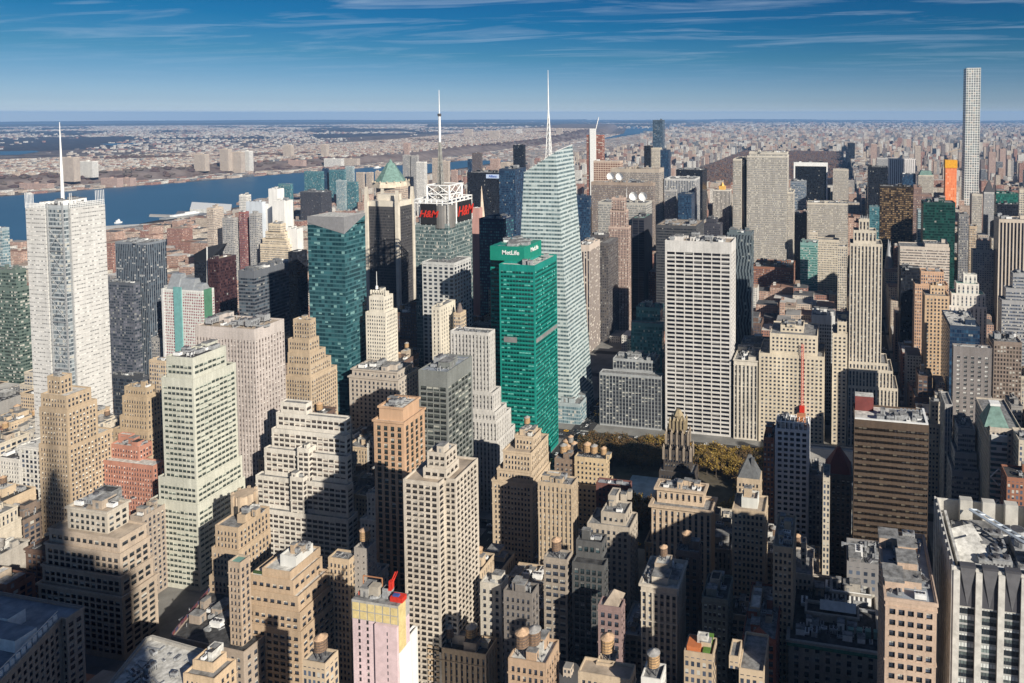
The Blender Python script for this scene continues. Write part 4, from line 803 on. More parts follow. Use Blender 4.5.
# ================================================================== CENTRE FOREGROUND
tc = G((0.52, 0.415, 0.30), 3.2, 3.6, wx=(.3, .68), wy=(.25, .7), blind=(.62, .58, .5), bl=.3, roof='tan')
B('loft_building', 'tall tan setback loft', 'with cubic tank houses right of the beige apartment tower', 39.3, [(515, 533, 541, 437, 8), (503, 531, 549, 453, 2), (497, 531.5, 549.5, 472, 1), (492, 532, 550, 484, 0)], tc, vb=545, n=4, cornice=.4)
B('loft_building', 'tan crenelled loft', 'touching the tall tan setback loft on its right', 38.9, [(538, 572, 578, 485)], G((0.48, 0.38, 0.27), 3.0, 3.6, wx=(.3, .7), wy=(.15, .85), spand=(.4, .31, .22), rib=True), vb=560, n=8, tanks=0)
B('loft_building', 'dark brown tank-topped loft', 'left half of the twin lofts by the park', 39.9, [(554.5, 574, None, 460, 0, 18)], G((0.24, 0.18, 0.14), 3.2, 3.7, wx=(.25, .75), wy=(.25, .75)), vb=505, n=3, tanks=4)
B('loft_building', 'ochre tank-topped loft', 'right half of the twin lofts by the park', 39.85, [(574.5, 611.5, 614, 460, 2), (572, 606, 613, 487, 0)], G((0.55, 0.43, 0.28), 3.2, 3.7, wx=(.25, .75), wy=(.25, .75)), vb=530, n=5, tanks=4)
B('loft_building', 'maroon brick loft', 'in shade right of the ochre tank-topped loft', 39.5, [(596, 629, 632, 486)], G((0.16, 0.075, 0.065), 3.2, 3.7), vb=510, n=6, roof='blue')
B('loft_building', 'grey blank-fronted loft', 'with tan terraces, in front of the maroon loft', 38.8, [(601, 625.5, 637, 514, 3), (587, 630, 638, 528, 0)], G((0.42, 0.37, 0.31), 3.8, 3.7, wx=(.25, .75), wy=(.3, .75)), vb=590, n=4)
eng = G((0.55, 0.43, 0.315), 3.6, 4.0, wx=(.28, .74), wy=(.15, .85), rec=.6, topz=3, spand=(.22, .17, .13), rib=True)
t, ENG = B('office_building', 'tan palazzo club building', 'with tall arched bays and heavy cornices', 38.9, [(657, 703.5, 707, 492, 5), (651.5, 711, 715, 511, 0)], eng, vb=600, n=9, cornice=1.6, roof='grey', tanks=0)
t, RAD = B('office_tower', 'black brick gothic tower', 'with gilded crown standing before the park', 39.85, [(670, 684.5, 686.5, 424, 7), (666, 688, 690, 436, 5), (663.5, 690.5, 693, 452, 3), (659, 694, 698, 474, 0)], 'gothic', vb=480, nocl=True)
rad = t
t, PYT = B('loft_building', 'tan loft with grey pyramid roof', 'behind a white rooftop box', 39.3, [(737, 760, 762, 480)], tc, vb=500, nocl=True)
pyt = t
B('loft_building', 'tan winged loft', 'with white box between two wings', 38.8, [(741.5, 757.5, None, 499, 4, 9), (732, 765, 768, 512, 0)], tc, vb=590, n=4, styles=[Style((0.62, 0.62, 0.58), 30, 30, (.49, .5), (.5, .51)), tc])
g1 = dict(wx=(.25, .75), wy=(.22, .78))
B('loft_building', 'cream arcaded loft', 'with white roof trusses, lower right of the beige tower', 37.8, [(480, 501, 505, 585)], G((0.56, 0.52, 0.45), 3.0, 3.7, **g1), vb=640, n=3, roof='white')
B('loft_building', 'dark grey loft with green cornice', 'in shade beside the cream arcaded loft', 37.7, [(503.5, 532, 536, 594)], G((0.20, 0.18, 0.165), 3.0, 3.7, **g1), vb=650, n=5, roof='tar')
B('loft_building', 'grey tan loft with corner tanks', 'left of the dark glassy loft', 38.0, [(543.5, 567, 570, 560)], G((0.36, 0.31, 0.26), 3.6, 3.8, wx=(.12, .88), wy=(.25, .8)), vb=620, n=4, tanks=3)
B('loft_building', 'dark glassy loft', 'with a white sliver of party wall', 38.0, [(576, 602, 604, 543, 6), (572, 604, 608, 566)], G((0.10, 0.10, 0.10), 3.2, 3.7, wx=(.15, .85), wy=(.15, .85), glass=(.02, .035, .04)), vb=640, n=3, roof='tar')
B('loft_building', 'purplish low loft', 'with arched top storey and sunlit side', 37.7, [(598, 621, 625, 608)], G((0.27, 0.19, 0.18), 3.2, 3.9, wx=(.2, .8), wy=(.2, .8)), vb=650, n=4)
B('loft_building', 'ornate beige loft', 'upper half sunlit, with heavy carved cornice', 38.0, [(641, 677, 686, 588)], G((0.56, 0.50, 0.42), 3.4, 3.8, wx=(.2, .78), wy=(.2, .8), rec=.6, spand=(.4, .35, .28), rib=True, topz=4), vb=683, n=9, cornice=1.0, roof='white')
B('loft_building', 'dark brown slab loft', 'immediately behind the ornate beige loft', 38.3, [(676, 699, 702, 553)], G((0.17, 0.12, 0.10), 3.4, 3.8, **g1), vb=600, n=6, tanks=2)
B('loft_building', 'green grey fronted loft', 'with white framed attic windows', 38.0, [(702, 727.5, 733, 600)], G((0.18, 0.20, 0.18), 3.4, 3.8, wx=(.3, .72), wy=(.2, .75), blind=(.5, .6, .6), bl=.5), vb=683, n=6, roof='tar')
B('loft_building', 'red brick gabled loft', 'in deep shade at bottom right of centre', 37.9, [(742.5, 776, None, 640, 0, 40)], G((0.26, 0.10, 0.075), 3.4, 3.9, wx=(.15, .85), wy=(.15, .85)), vb=683, n=6)
B('loft_building', 'tan brick loft with cluster of tanks', 'orange tank among them, bottom centre', 37.0, [(508, 546, 559, 664)], G((0.45, 0.32, 0.22), 3.6, 3.6, wx=(.35, .65), wy=(.3, .7)), vb=683, n=6, tanks=5, roof='white')
B('loft_building', 'cream block with caged tank', 'at the bottom edge, centre', 37.0, [(596, 613, 616, 665, 6, 9), (578, 630, 634, 680, 0)], tc, vb=683, n=3, tanks=1)
B('loft_building', 'white pedestal block', 'under a large domed grey tank', 36.9, [(641, 661, 664, 680)], 'whitep', vb=683, n=0, tanks=1)
B('loft_building', 'small block with orange and green roof junk', 'at the bottom edge', 37.4, [(684, 713, 717, 655)], 'tanp', vb=683, n=9, roof='red')
B('loft_building', 'pale tan stair tower block', 'at the bottom edge near the red gabled loft', 37.4, [(729, 739, None, 657, 0, 10), (739, 764, None, 672, -.5, 22)], 'tan2p', vb=683, n=5)
# ================================================================== RIGHT FOREGROUND
B('office_building', 'tan low block with roof clutter', 'before the blue white gridded tower', 38.2, [(773, 793, None, 548, 0, 30)], tc, vb=600, n=9)
B('loft_building', 'pale chimney block', 'with tall tan shaft and grey side', 38.6, [(801, 806, None, 543, 6, 6), (793, 812.5, None, 575, 0, 24)], G((0.50, 0.43, 0.36), 3.6, 3.7, wx=(.35, .6), wy=(.3, .65)), vb=640, n=4)
B('department_store', 'grey store with green copper cornice', 'long dark roofs with white skylights', 38.1, [(832, 870, None, 590, 34, 9), (819, 879, None, 600, 30, 16), (806, 858, None, 618, 17, 8), (788.5, 879, None, 652, 0, 52)], G((0.40, 0.37, 0.33), 5.4, 4.4, wx=(.3, .72), wy=(.12, .86), rec=.7, topz=2), vb=683, n=16, roof='tar', cornice=1.2)
pe = G((0.53, 0.40, 0.31), 3.4, 4.0, wx=(.17, .83), wy=(.25, .75), rec=.5, topz=3, roof='blue')
B('office_building', 'peach stone block', 'with white stone bands beside the fluted tower', 37.0, [(885.5, 937, None, 597, 0, 42)], pe, vb=683, n=12, cornice=.5)
B('office_building', 'grey podium', 'with pale equipment screens before the brown banded slab', 38.6, [(847, 900, None, 561, 0, 22)], Style((0.26, 0.25, 0.25), 4, 4), vb=600, n=14, roof='grey')
t, L420 = B('office_tower', 'cream fluted pier tower', 'at the bottom right corner with angular dark parapets', 37.15, [(954, 1092, 936.5, 566)], G((0.57, 0.55, 0.51), 7.2, 3.45, wx=(.26, .97), wy=(.12, .90), spand=(.38, .38, .37), rib=True, rec=.7, topz=15, glass=(.03, .04, .05), gl2=(.28, .34, .33), bl=.45, blind=(.62, .64, .62)), vb=683, nocl=True, par=9, blank=(3,))
l420 = t
# ================================================================== SPECIAL BUILDINGS AND CROWNS
def put(mb, name, mats, parent): return mb.build(name, mats, parent)
def text_part(txt, parent, loc, size, rz, mat, shear=0.0, name='lettering', bold=0.0, align='CENTER'):
    cu = bpy.data.curves.new(name, 'FONT'); cu.body = txt; cu.size = size; cu.align_x = align; cu.align_y = 'CENTER'; cu.shear = shear; cu.extrude = 0.12; cu.offset = bold
    cu.materials.append(mat)
    tmp = bpy.data.objects.new('tmp', cu); COL.objects.link(tmp); me = bpy.data.meshes.new_from_object(tmp.evaluated_get(bpy.context.evaluated_depsgraph_get())); bpy.data.objects.remove(tmp)
    o = bpy.data.objects.new(name, me); COL.objects.link(o); pw = parent_world(parent); o.parent = parent
    o.location = (loc[0]-pw[0], loc[1]-pw[1], loc[2]-pw[2]); o.rotation_euler = (math.pi/2, 0, rz); return o
# silver white rod-clad tower
Yn = S(40.2)
Xe, Zt = at_Y(61, 194, Yn); Zb = at_Y(60, 206, Yn)[1]; Xw = X_from(24, Yn, Zt); Yb = Y_from(104.5, Xe, Zt)
ny = thing('office_tower', 'silver white rod-clad tower with braced corner notch and tall white mast', 'office tower', ((Xw+Xe)/2, (Yn+Yb)/2, .15))
REFS.append(('silver white rod-clad tower', ny, Xw, Xe, Yn, Yb, Zt)); FOOT.append((Xw, Xe, Yn, Yb)); HERO.append((proj(Xe, Yn, Zt)[2], 23, 106, 400))
core = Style((0.42, 0.45, 0.47), 2.2, 3.9, (.08, 1), (.25, .95), (0.06, 0.08, 0.10), gl2=(.3, .34, .36), bl=.2)
rod = Style((0.60, 0.59, 0.57), 12, 3.9, (0, 1), (.36, .62), (0.20, 0.20, 0.20), gl2=(.60, .58, .56), bl=.35, blind=(.70, .68, .65), mull=5, top=.2, wrough=.6)
mb = MB(); tier_mesh(mb, [], rect(Xw+1, Xe-3, Yn+3, Yb-1), .15, Zb, core); mb.build('wall', [core.mat(), core.wmat(), ROOFS['grey'], core.smat()], ny)
Xn = X_from(43, Yn, Zt)
for nm, (a, b_, c, d) in (('rod_screen', (Xw, Xn, Yn+.6, Yn+1.6)), ('rod_screen', (Xe-1.2, Xe-.2, Yn+8, Yb))):
    mb = MB(); P = rect(a, b_, c, d)
    for i in range(4): wall_shader(mb, P[i], P[(i+1) % 4], 12, Zb-3, rod, 0)
    mb.ngon([(p[0], p[1], Zb-3) for p in P], 1); mb.build(nm, [rod.mat(), M_white], ny)
mb = MB()   # open crown of thin white rods
for (a, b_, c, d) in ((Xw, Xn, Yn+.6, Yn+1.2), (Xe-1.2, Xe-.6, Yn+8, Yb)):
    L_ = max(b_-a, d-c); n_ = int(L_/1.5)
    for k in range(n_+1):
        x = a if d-c > b_-a else a+(b_-a)*k/n_; y = c+(d-c)*k/n_ if d-c > b_-a else c
        tz = Zt if (k < n_*.45 if b_-a > d-c else (k > n_*.72 or k < n_*.1)) else Zt-9
        mb.box(x-.16, x+.16, y-.16, y+.16, Zb-3, tz)
    for z in np.arange(Zb-2, Zt-9, 1.6): mb.box(a, b_, c, d, z, z+.5)
mb.build('crown_screen', [M_white], ny)
mb = MB()   # corner notch columns and braces
for x, y in ((Xn+1, Yn+2.2), (Xe-2.2, Yn+2.2), (Xe-2.2, Yn+8)): mb.box(x-.5, x+.5, y-.5, y+.5, .15, Zb+2)
for k in range(9):
    z = 20+k*22
    mb.bar((Xn+1, Yn+2, z), (Xe-2, Yn+2, z+20), .2); mb.bar((Xe-2, Yn+2, z), (Xn+1, Yn+2, z+20), .2)
    mb.box(Xn, Xe-2, Yn+1.8, Yn+2.6, z+20.2, z+21)
mb.build('corner_brace', [M_metal], ny)
Xm, Zm = at_Y(59.5, 122, Yn+26)
mb = MB(); mb.cone(Xm, Yn+26, Zb, Zb+35, 1.5, 1.1, 8); mb.cone(Xm, Yn+26, Zb+35, Zm, 1.0, .25, 8); mb.build('mast', [M_white], ny)
clutter(ny, Xw+4, Xe-6, Yn+6, Yb-4, Zb-1.1, 6, M_white)
# mast colours
# crystal tower
Yc = S(42.33)
cr_ = thing('office_tower', 'faceted crystal glass tower with slanted peak and white lattice spire', 'office tower', (at_Y(548, 300, Yc)[0], Yc+30, .15))
def PY_(sx, sy, dy=0): x, z = at_Y(sx, sy, Yc+dy); return (x, Yc+dy, z)
SE_b = PY_(574, 400); SE_b = (SE_b[0], SE_b[1], .15); SW_b = PY_(511, 400); SW_b = (SW_b[0], SW_b[1], .15)
SE_t = PY_(555.5, 152, 3); SW_t = PY_(524, 172.5, 2); SE_m = PY_(566, 300, 0)
Yb_ = Yc+58; NEb = (SE_b[0]+1, Yb_, .15); x_ = at_Y(572.3, 145, Yb_-6); NE_t = (x_[0], Yb_-6, x_[1]); NWb = (SW_b[0], Yb_, .15); NW_t = (SW_t[0]+2, Yb_-4, SW_t[2]-22)
cs = Style((0.50, 0.57, 0.57), 3.1, 4.2, (.04, .98), (.30, .82), (0.07, 0.11, 0.125), gl2=(0.19, 0.26, 0.28), bl=.12, blind=(.36, .42, .42), top=0, wrough=.25)
mb = MB()
def fuv(pts, o):
    A = Vector(pts[0]); ux = (Vector(pts[1])-A); Lx = ux.length; ux.normalize(); out = []
    for p in pts:
        d = Vector(p)-A; out.append((o+d.dot(ux)/cs.bay, 500+d.z/cs.fl))
    return out
for pts, o in (((SW_b, SE_b, SE_t, SW_t), 0), ((SE_b, NEb, NE_t, SE_t), 100), ((NEb, NWb, NW_t, NE_t), 200), ((NWb, SW_b, SW_t, NW_t), 300)):
    i = len(mb.v); mb.v += list(pts); mb.f.append((i, i+1, i+2)); mb.m.append(0); uv = fuv(pts, o); mb.uv.append((uv[0], uv[1], uv[2]))
    mb.f.append((i, i+2, i+3)); mb.m.append(0); mb.uv.append((uv[0], uv[2], uv[3])); mb.hasuv = True
i = len(mb.v); mb.v += [SW_t, SE_t, NE_t, NW_t]; mb.f += [(i, i+1, i+2), (i, i+2, i+3)]; mb.m += [1, 1]; mb.uv += [None, None]
def build_tri(mb, name, mats, parent):
    off = parent_world(parent); me = bpy.data.meshes.new(name)
    me.from_pydata((np.array(mb.v)-np.array(off)).tolist(), [], mb.f)
    for m_ in mats: me.materials.append(m_)
    me.polygons.foreach_set('material_index', mb.m); ul = me.uv_layers.new(name='UVMap'); fl = []
    for f, u in zip(mb.f, mb.uv):
        for k in range(len(f)): fl += list(u[k]) if u else [0.0, 0.0]
    ul.data.foreach_set('uv', fl); o = bpy.data.objects.new(name, me); COL.objects.link(o); o.parent = parent; return o
build_tri(mb, 'glass_skin', [cs.mat(), plain('crystal_roof', (0.40, 0.47, 0.47), .4)], cr_)
xs, zs = at_Y(548, 70, Yc+34); zbase = at_Y(548, 168, Yc+34)[1]-6
mb = MB()
for h in range(12):
    z0 = zbase+(zs-zbase)*.62*h/12; z1 = zbase+(zs-zbase)*.62*(h+1)/12; r0 = 3.4*(1-h/13); r1 = 3.4*(1-(h+1)/13)
    C0 = [(xs+r0*a, Yc+34+r0*b_, z0) for a, b_ in ((-1, -1), (1, -1), (1, 1), (-1, 1))]; C1 = [(xs+r1*a, Yc+34+r1*b_, z1) for a, b_ in ((-1, -1), (1, -1), (1, 1), (-1, 1))]
    for k in range(4): mb.bar(C0[k], C1[k], .24); mb.bar(C0[k], C1[(k+1) % 4], .15); mb.bar(C0[k], C0[(k+1) % 4], .14)
mb.cone(xs, Yc+34, zbase, zbase+(zs-zbase)*.64, .5, .45, 8); mb.cone(xs, Yc+34, zbase+(zs-zbase)*.62, zs, .8, .2, 8)
mb.build('spire', [M_white], cr_)
mb = MB()
for t_ in np.linspace(0, 1, 12):
    a = Vector(SW_t).lerp(Vector(SE_t), t_); b_ = Vector(NW_t).lerp(Vector(NE_t), t_)
    mb.bar(a+Vector((0, 0, .5)), b_+Vector((0, 0, .5)), .25)
mb.build('roof_truss', [M_white], cr_)
REFS.append(('faceted crystal glass tower', cr_, SW_b[0], SE_b[0], Yc, Yb_, 290)); FOOT.append((SW_b[0], SE_b[0]+4, Yc, Yb_)); HERO.append((proj(SE_b[0], Yc, 100)[2], 511, 588, 405))
x0_, x1_ = SW_b[0], SE_b[0]+8
B('office_building', 'pale stone podium', 'at the foot of the faceted crystal glass tower', 42.28, [(558, 580, 590, 404)], 'paleg', vb=420, n=3)
# emerald tower signs
f = MET[0]; g = MET[1]
mb = MB(); zt = f[4]+.3; mb.box(f[0]-.2, f[1]+.2, f[2]-.25, f[3]+.2, zt-13, zt); mb.build('crown_band', [plain('emerald_panel', (0.012, 0.21, 0.15), .45, .1)], mett)
text_part('MetLife', mett, ((f[0]+f[1])/2+3.5, f[2]-.45, zt-5.6), 5.6, 0, M_white, bold=.1)
text_part('MetLife', mett, (f[1]+.4, (f[2]+f[3])/2+3, zt-5.2), 5.6, math.pi/2, M_white, bold=.1)
mb = MB(); mb.box(X_from(504, g[2], g[4]-70), X_from(517, g[2], g[4]-70), g[2]-.2, g[2]+.3, g[4]-71, g[4]-66); mb.box(g[1]-.3, g[1]+.2, g[2]+2, g[3]-1, g[4]-71, g[4]-67); mb.build('louvre_band', [plain('louvre_grey', (0.22, 0.22, 0.22), .7)], mett)
clutter(mett, f[0]+1, f[1]-1, f[2]+1, f[3]-1, f[4]-1.1, 9, M_metal); clutter(mett, f[1]+1, g[1]-1, g[2]+1, g[3]-1, g[4]-1.1, 3, M_metal)
# glass media tower crown
f = CON[0]; zt = f[4]; xw, xe, ys, yn = f[0], f[1], f[2], f[3]; H2 = at_Y(448, 200, ys)[1]
r_ = 11
mb = MB(); mb.cone(xe-r_+1.5, ys+r_-1.5, zt-5, H2-6, r_, r_, 24); mb.build('corner_drum', [plain('drum_metal', (0.36, 0.34, 0.32), .35, .15, .1, .6)], con)
Msg = plain('sign_black', (0.02, 0.02, 0.022), .6, .2)
xa_, xb_ = X_from(421, ys, zt+12), X_from(437, ys, zt+12)
mb = MB(); mb.box(xa_, xb_, ys-1.2, ys-.2, zt-1, zt+21); mb.build('sign_board', [Msg], con)
ya_, yb2 = Y_from(457.5, xe, zt+12), Y_from(470.5, xe, zt+12)
mb = MB(); mb.box(xe+.2, xe+1.2, ya_, yb2, zt-1, zt+21); mb.build('sign_board', [Msg], con)
red_e = M_red
text_part('H&M', con, ((xa_+xb_)/2, ys-1.4, zt+10), (xb_-xa_)*.54, 0, red_e, shear=.3, bold=.22)
text_part('H&M', con, (xe+1.4, (ya_+yb2)/2, zt+10), (yb2-ya_)*.54, math.pi/2, red_e, shear=.3, bold=.22)
mb = MB()
for i in range(7):
    x = xw+(xe-xw)*i/6; mb.bar((x, ys, zt-2), (x, ys, H2), .5); mb.bar((x, yn, zt-2), (x, yn, H2), .5)
    y = ys+(yn-ys)*i/6; mb.bar((xe, y, zt-2), (xe, y, H2), .5); mb.bar((xw, y, zt-2), (xw, y, H2), .5)
for z in (zt+22, H2): mb.box(xw-.5, xe+.5, ys-.5, ys+.8, z-.8, z+.4); mb.box(xe-.5, xe+.5, ys, yn, z-.8, z+.4); mb.box(xw-.5, xe+.5, yn-.5, yn+.5, z-.8, z+.4); mb.box(xw-.5, xw+.5, ys, yn, z-.8, z+.4)
mb.build('crown_frame', [M_white], con)
qx0, qz1 = at_Y(429, 185, ys+16); qx1 = X_from(451, ys+16, qz1); qd = qx1-qx0
mb = MB()
for (x, y) in ((qx0, ys+12), (qx1, ys+12), (qx1, ys+12+qd), (qx0, ys+12+qd)): mb.bar((x, y, zt), (x, y, qz1), .8)
for z in (zt+22, (zt+qz1)/2+10, qz1):
    for p, q in (((qx0, ys+12), (qx1, ys+12)), ((qx1, ys+12), (qx1, ys+12+qd)), ((qx1, ys+12+qd), (qx0, ys+12+qd)), ((qx0, ys+12+qd), (qx0, ys+12))): mb.bar((p[0], p[1], z), (q[0], q[1], z), .6)
for p, q in (((qx0, ys+12), (qx1, ys+12)), ((qx1, ys+12), (qx1, ys+12+qd))):
    mx, my = (p[0]+q[0])/2, (p[1]+q[1])/2
    for a, b_ in ((p, (mx, my)), ((mx, my), q)):
        for za, zb_ in ((zt+22, (zt+22+qz1)/2), ((zt+22+qz1)/2, qz1)):
            mb.bar((a[0], a[1], za), (b_[0], b_[1], zb_), .35); mb.bar((b_[0], b_[1], za), (a[0], a[1], zb_), .35)
mb.build('lattice_cube', [M_white], con)
mx, my = (qx0+qx1)/2, ys+12+qd/2; zmm = at_Y(439.7, 90, my)[1]; mx = X_from(439.7, my, 300)
mb = MB()
for h in range(10):
    z0 = zt+10+(zmm-zt-10)*.55*h/10; z1 = zt+10+(zmm-zt-10)*.55*(h+1)/10; r0 = 3.2*(1-h/14); r1 = 3.2*(1-(h+1)/14)
    C0 = [(mx+r0*a, my+r0*b_, z0) for a, b_ in ((-1, -1), (1, -1), (1, 1), (-1, 1))]; C1 = [(mx+r1*a, my+r1*b_, z1) for a, b_ in ((-1, -1), (1, -1), (1, 1), (-1, 1))]
    for k in range(4): mb.bar(C0[k], C1[k], .4); mb.bar(C0[k], C1[(k+1) % 4], .3)
mb.cone(mx, my, zt, zt+(zmm-zt)*.6, 1.6, 1.4, 8)
mb.build('mast_lattice', [plain('mast_grey', (0.22, 0.22, 0.21), .6, .3, .3)], con)
mb = MB(); mb.cone(mx, my, zt+(zmm-zt)*.6, zt+(zmm-zt)*.80, 1.3, 1.2, 8); mb.cone(mx, my, zt+(zmm-zt)*.8, zt+(zmm-zt)*.82, 2, 2, 8, 1); mb.cone(mx, my, zt+(zmm-zt)*.82, zmm, .6, .25, 6); mb.build('mast', [M_white, M_dmetal], con)
# green pyramid
f = WWP[0]; za = at_Y(390.5, 159, f[2]+24)[1]; cx0, cy0 = X_from(391, f[2]+24, f[4]), f[2]+24; zb_ = at_Y(391, 181, cy0)[1]
r0 = abs(X_from(404, cy0, zb_)-X_from(377, cy0, zb_))/2
mb = MB(); mb.cone(cx0, cy0, f[4]-2, zb_, r0*1.22, r0*1.12, 8); mb.build('stone_ring', [plain('ring_stone', (0.55, 0.48, 0.38), .8)], wwp)
mb = MB(); mb.cone(cx0, cy0, zb_, zb_+(za-zb_)*.82, r0*.98, r0*.22, 8); mb.cone(cx0, cy0, zb_+(za-zb_)*.82, za, r0*.16, .3, 8); mb.build('pyramid_roof', [M_copper], wwp)
mb = MB()
for k in range(16): a = k*math.pi/8; mb.box(cx0+r0*1.13*math.cos(a)-1, cx0+r0*1.13*math.cos(a)+1, cy0+r0*1.13*math.sin(a)-1, cy0+r0*1.13*math.sin(a)+1, zb_-1, zb_+2.5)
mb.build('battlement', [plain('ring_stone', (0.55, 0.48, 0.38), .8)], wwp)
# fins on the dark slab
f = AST[0]; Mst = plain('fin_stone', (0.60, 0.55, 0.47), .8, .15)
for (x, y, z) in ((f[0], f[2], 20), (f[1], f[2], 16), (f[1], f[3], 18), (f[0], f[3], 14)):
    mb = MB(); mb.box(x-3.2, x+1.5, y-2.5, y+2.2, .15, f[4]+6)
    i = f[4]+6
    mb.quad((x-3.2, y-2.5, i), (x+1.5, y-2.5, i), (x+1.5, y-.6, i+z), (x-3.2, y-.6, i+z)); mb.quad((x+1.5, y+2.2, i), (x-3.2, y+2.2, i), (x-3.2, y-.6, i+z), (x+1.5, y-.6, i+z))
    mb.build('corner_fin', [Mst], ast)
mb = MB(); mb.box(f[0]+2, f[1]-2, f[2]+1.5, f[3]-2, f[4]-1, f[4]+7); mb.box(f[0]+8, f[1]-12, f[2]+10, f[3]-8, f[4]+7, f[4]+15); mb.build('penthouse', [Mst], ast)
# wedge crown: grey screen above a V of glass
f = TST[0]; sc_ = plain('grey_screen', (0.22, 0.22, 0.23), .7, .15, .3); zt = at_Y(343, 217, f[2])[1]; x0, x1, y0, y1 = f[0], f[1], f[2], f[3]; zc = f[4]
zv = at_Y(344, 234, f[2])[1]
mb = MB()
mb.ngon([(x0, y0-.3, zc+2), (x1+.3, y0-.3, zv), (x1+.3, y0-.3, zt), (x0, y0-.3, zt)]); mb.ngon([(x1+.3, y0-.3, zv), (x1+.3, y1, zt-2), (x1+.3, y1, zt), (x1+.3, y0-.3, zt)])
mb.box(x0, x1, y0+.2, y1, zc-1, zt-.5, 0, 1); mb.build('crown_screen', [sc_, ROOFS['white']], tst)
gm = Style((0.06, 0.17, 0.19), 3.2, 4.0, (.04, 1), (.3, .95), (0.012, 0.06, 0.075), gl2=(0.10, 0.26, 0.28), bl=.14, top=0)
mb = MB(); 
for p, q in (((x1+.12, y0-.1), (x1+.12, y1)),): wall_shader(mb, p, q, zc, zt-2.2, gm, 0)
mb.build('glass_crown', [gm.mat()], tst)
# light beam strip and glass prism of the purple brown hotel
# brown slab penthouse
f = HSB[0]; xx0, yy0 = f[0], f[2]
mb = MB(); mb.box(xx0+.8, xx0+12, f[3]-8, f[3]-.8, f[4]-1.1, f[4]+8, 0, 1); mb.build('penthouse', [plain('maroon_brick', (0.20, 0.055, 0.05), .85), ROOFS['white']], hsbt)
mb = MB()
for k in range(6): mb.box(xx0+28+k*2.4, xx0+29.6+k*2.4, f[3]-9, f[3]-5, f[4]-.6, f[4]+1.4); 
for k in range(4): mb.box(xx0+14, xx0+44, f[2]+9+k*1.2, f[2]+9.5+k*1.2, f[4]-.4, f[4]+.1)
mb.build('steel_grillage', [M_metal], hsbt)
mb = MB(); mb.box(f[0]+.3, f[1]-.3, f[2]+.2, f[2]+1.6, f[4], f[4]+.6); mb.box(f[1]-1.6, f[1]-.2, f[2]+1.7, f[3]-.3, f[4], f[4]+.6); mb.build('parapet_coping', [M_white], hsbt)
clutter(hsbt, f[0]+14, f[1]-3, f[2]+3, f[3]-10, f[4]-1.1, 6, M_metal)
# dishes
def dish(parent, x, y, z, r, nm='satellite_dish'):
    mb = MB(); n = 14; ring = []
    for j, (rr_, dd) in enumerate(((.05, .0), (.5, .09), (1, .34))):
        ring.append([(x+r*rr_*math.cos(2*math.pi*k/n), y-.8*r*dd*2, z+r*1.3+r*rr_*math.sin(2*math.pi*k/n)) for k in range(n)])
    for j in range(2):
        for k in range(n): mb.quad(ring[j][k], ring[j][(k+1) % n], ring[j+1][(k+1) % n], ring[j+1][k])
    mb.bar((x, y+.4, z), (x, y, z+r*1.2), r*.12); mb.bar((x, y, z+r*1.3), (x, y-r*.9, z+r*1.3), r*.04)
    mb.build(nm, [plain('dish_white', (0.8, 0.8, 0.8), .5, .05)], parent)
f = TIM[0]
for sx in (611, 620): dish(tim, X_from(sx, f[2]+20, f[4]), f[2]+20, f[4], 7)
clutter(tim, X_from(628, f[2]+20, f[4]), X_from(640, f[2]+20, f[4]), f[2]+5, f[2]+30, f[4]-1, 7, M_dmetal)
f = DSH[0]
for sx in (634, 643.5): dish(dsh, X_from(sx, f[2]+14, f[4]), f[2]+14, f[4], 7)
# pyramids / caps
def pyramid(parent, x0, x1, y0, y1, z0, z1, mat, top=.15, name='pyramid_roof'):
    mb = MB(); cx0, cy0 = (x0+x1)/2, (y0+y1)/2; a, b_ = (x1-x0)/2*top, (y1-y0)/2*top
    lo = [(x0, y0, z0), (x1, y0, z0), (x1, y1, z0), (x0, y1, z0)]; hi = [(cx0-a, cy0-b_, z1), (cx0+a, cy0-b_, z1), (cx0+a, cy0+b_, z1), (cx0-a, cy0+b_, z1)]
    for k in range(4): mb.quad(lo[k], lo[(k+1) % 4], hi[(k+1) % 4], hi[k])
    mb.ngon(hi); mb.build(name, [mat], parent)
f = PYR[0]; pyramid(pyr, f[0], f[1], f[2], f[3], f[4], f[4]+22, M_dmetal, .05)
f = MINT[0]; pyramid(mint, f[0]+2, f[1]-2, f[2]+2, f[3]-2, f[4]-1, f[4]+10, M_copper, .7, 'mint_roof')
f = TUR[0]; mb = MB(); mb.cone((f[0]+f[1])/2, (f[2]+f[3])/2, f[4]-1, f[4]+8, (f[1]-f[0])/2, 1, 8); mb.build('conical_cap', [plain('slate', (0.16, 0.13, 0.12), .8)], turt)
f = PYT[0]; pyramid(pyt, f[0], f[1], f[2], f[3], f[4]-1, f[4]+13, plain('grey_slate', (0.12, 0.125, 0.13), .7, .3, .5), .12)
mb = MB(); mb.box(f[1]-6, f[1]-4, f[2]+3, f[2]+5, f[4], f[4]+12); mb.build('chimney', [plain('grey_slate', (0.12, 0.125, 0.13))], pyt)
f = M461[0]; z1 = at_Y(996, 406, f[2]+8)[1]; xq0 = X_from(984, f[2]+3, f[4]); xq1 = X_from(1009, f[2]+3, f[4]+0)
pyramid(m461, xq0, xq1, f[2]+2, min(f[3], f[2]+20), f[4]-1, z1, M_copper, .34)
mb = MB(); cxm = (xq0+xq1)/2; mb.box(cxm-3.4, cxm+3.4, f[2]+7.5, f[2]+14.5, z1, z1+1.6); mb.build('roof_cap', [M_white], m461)
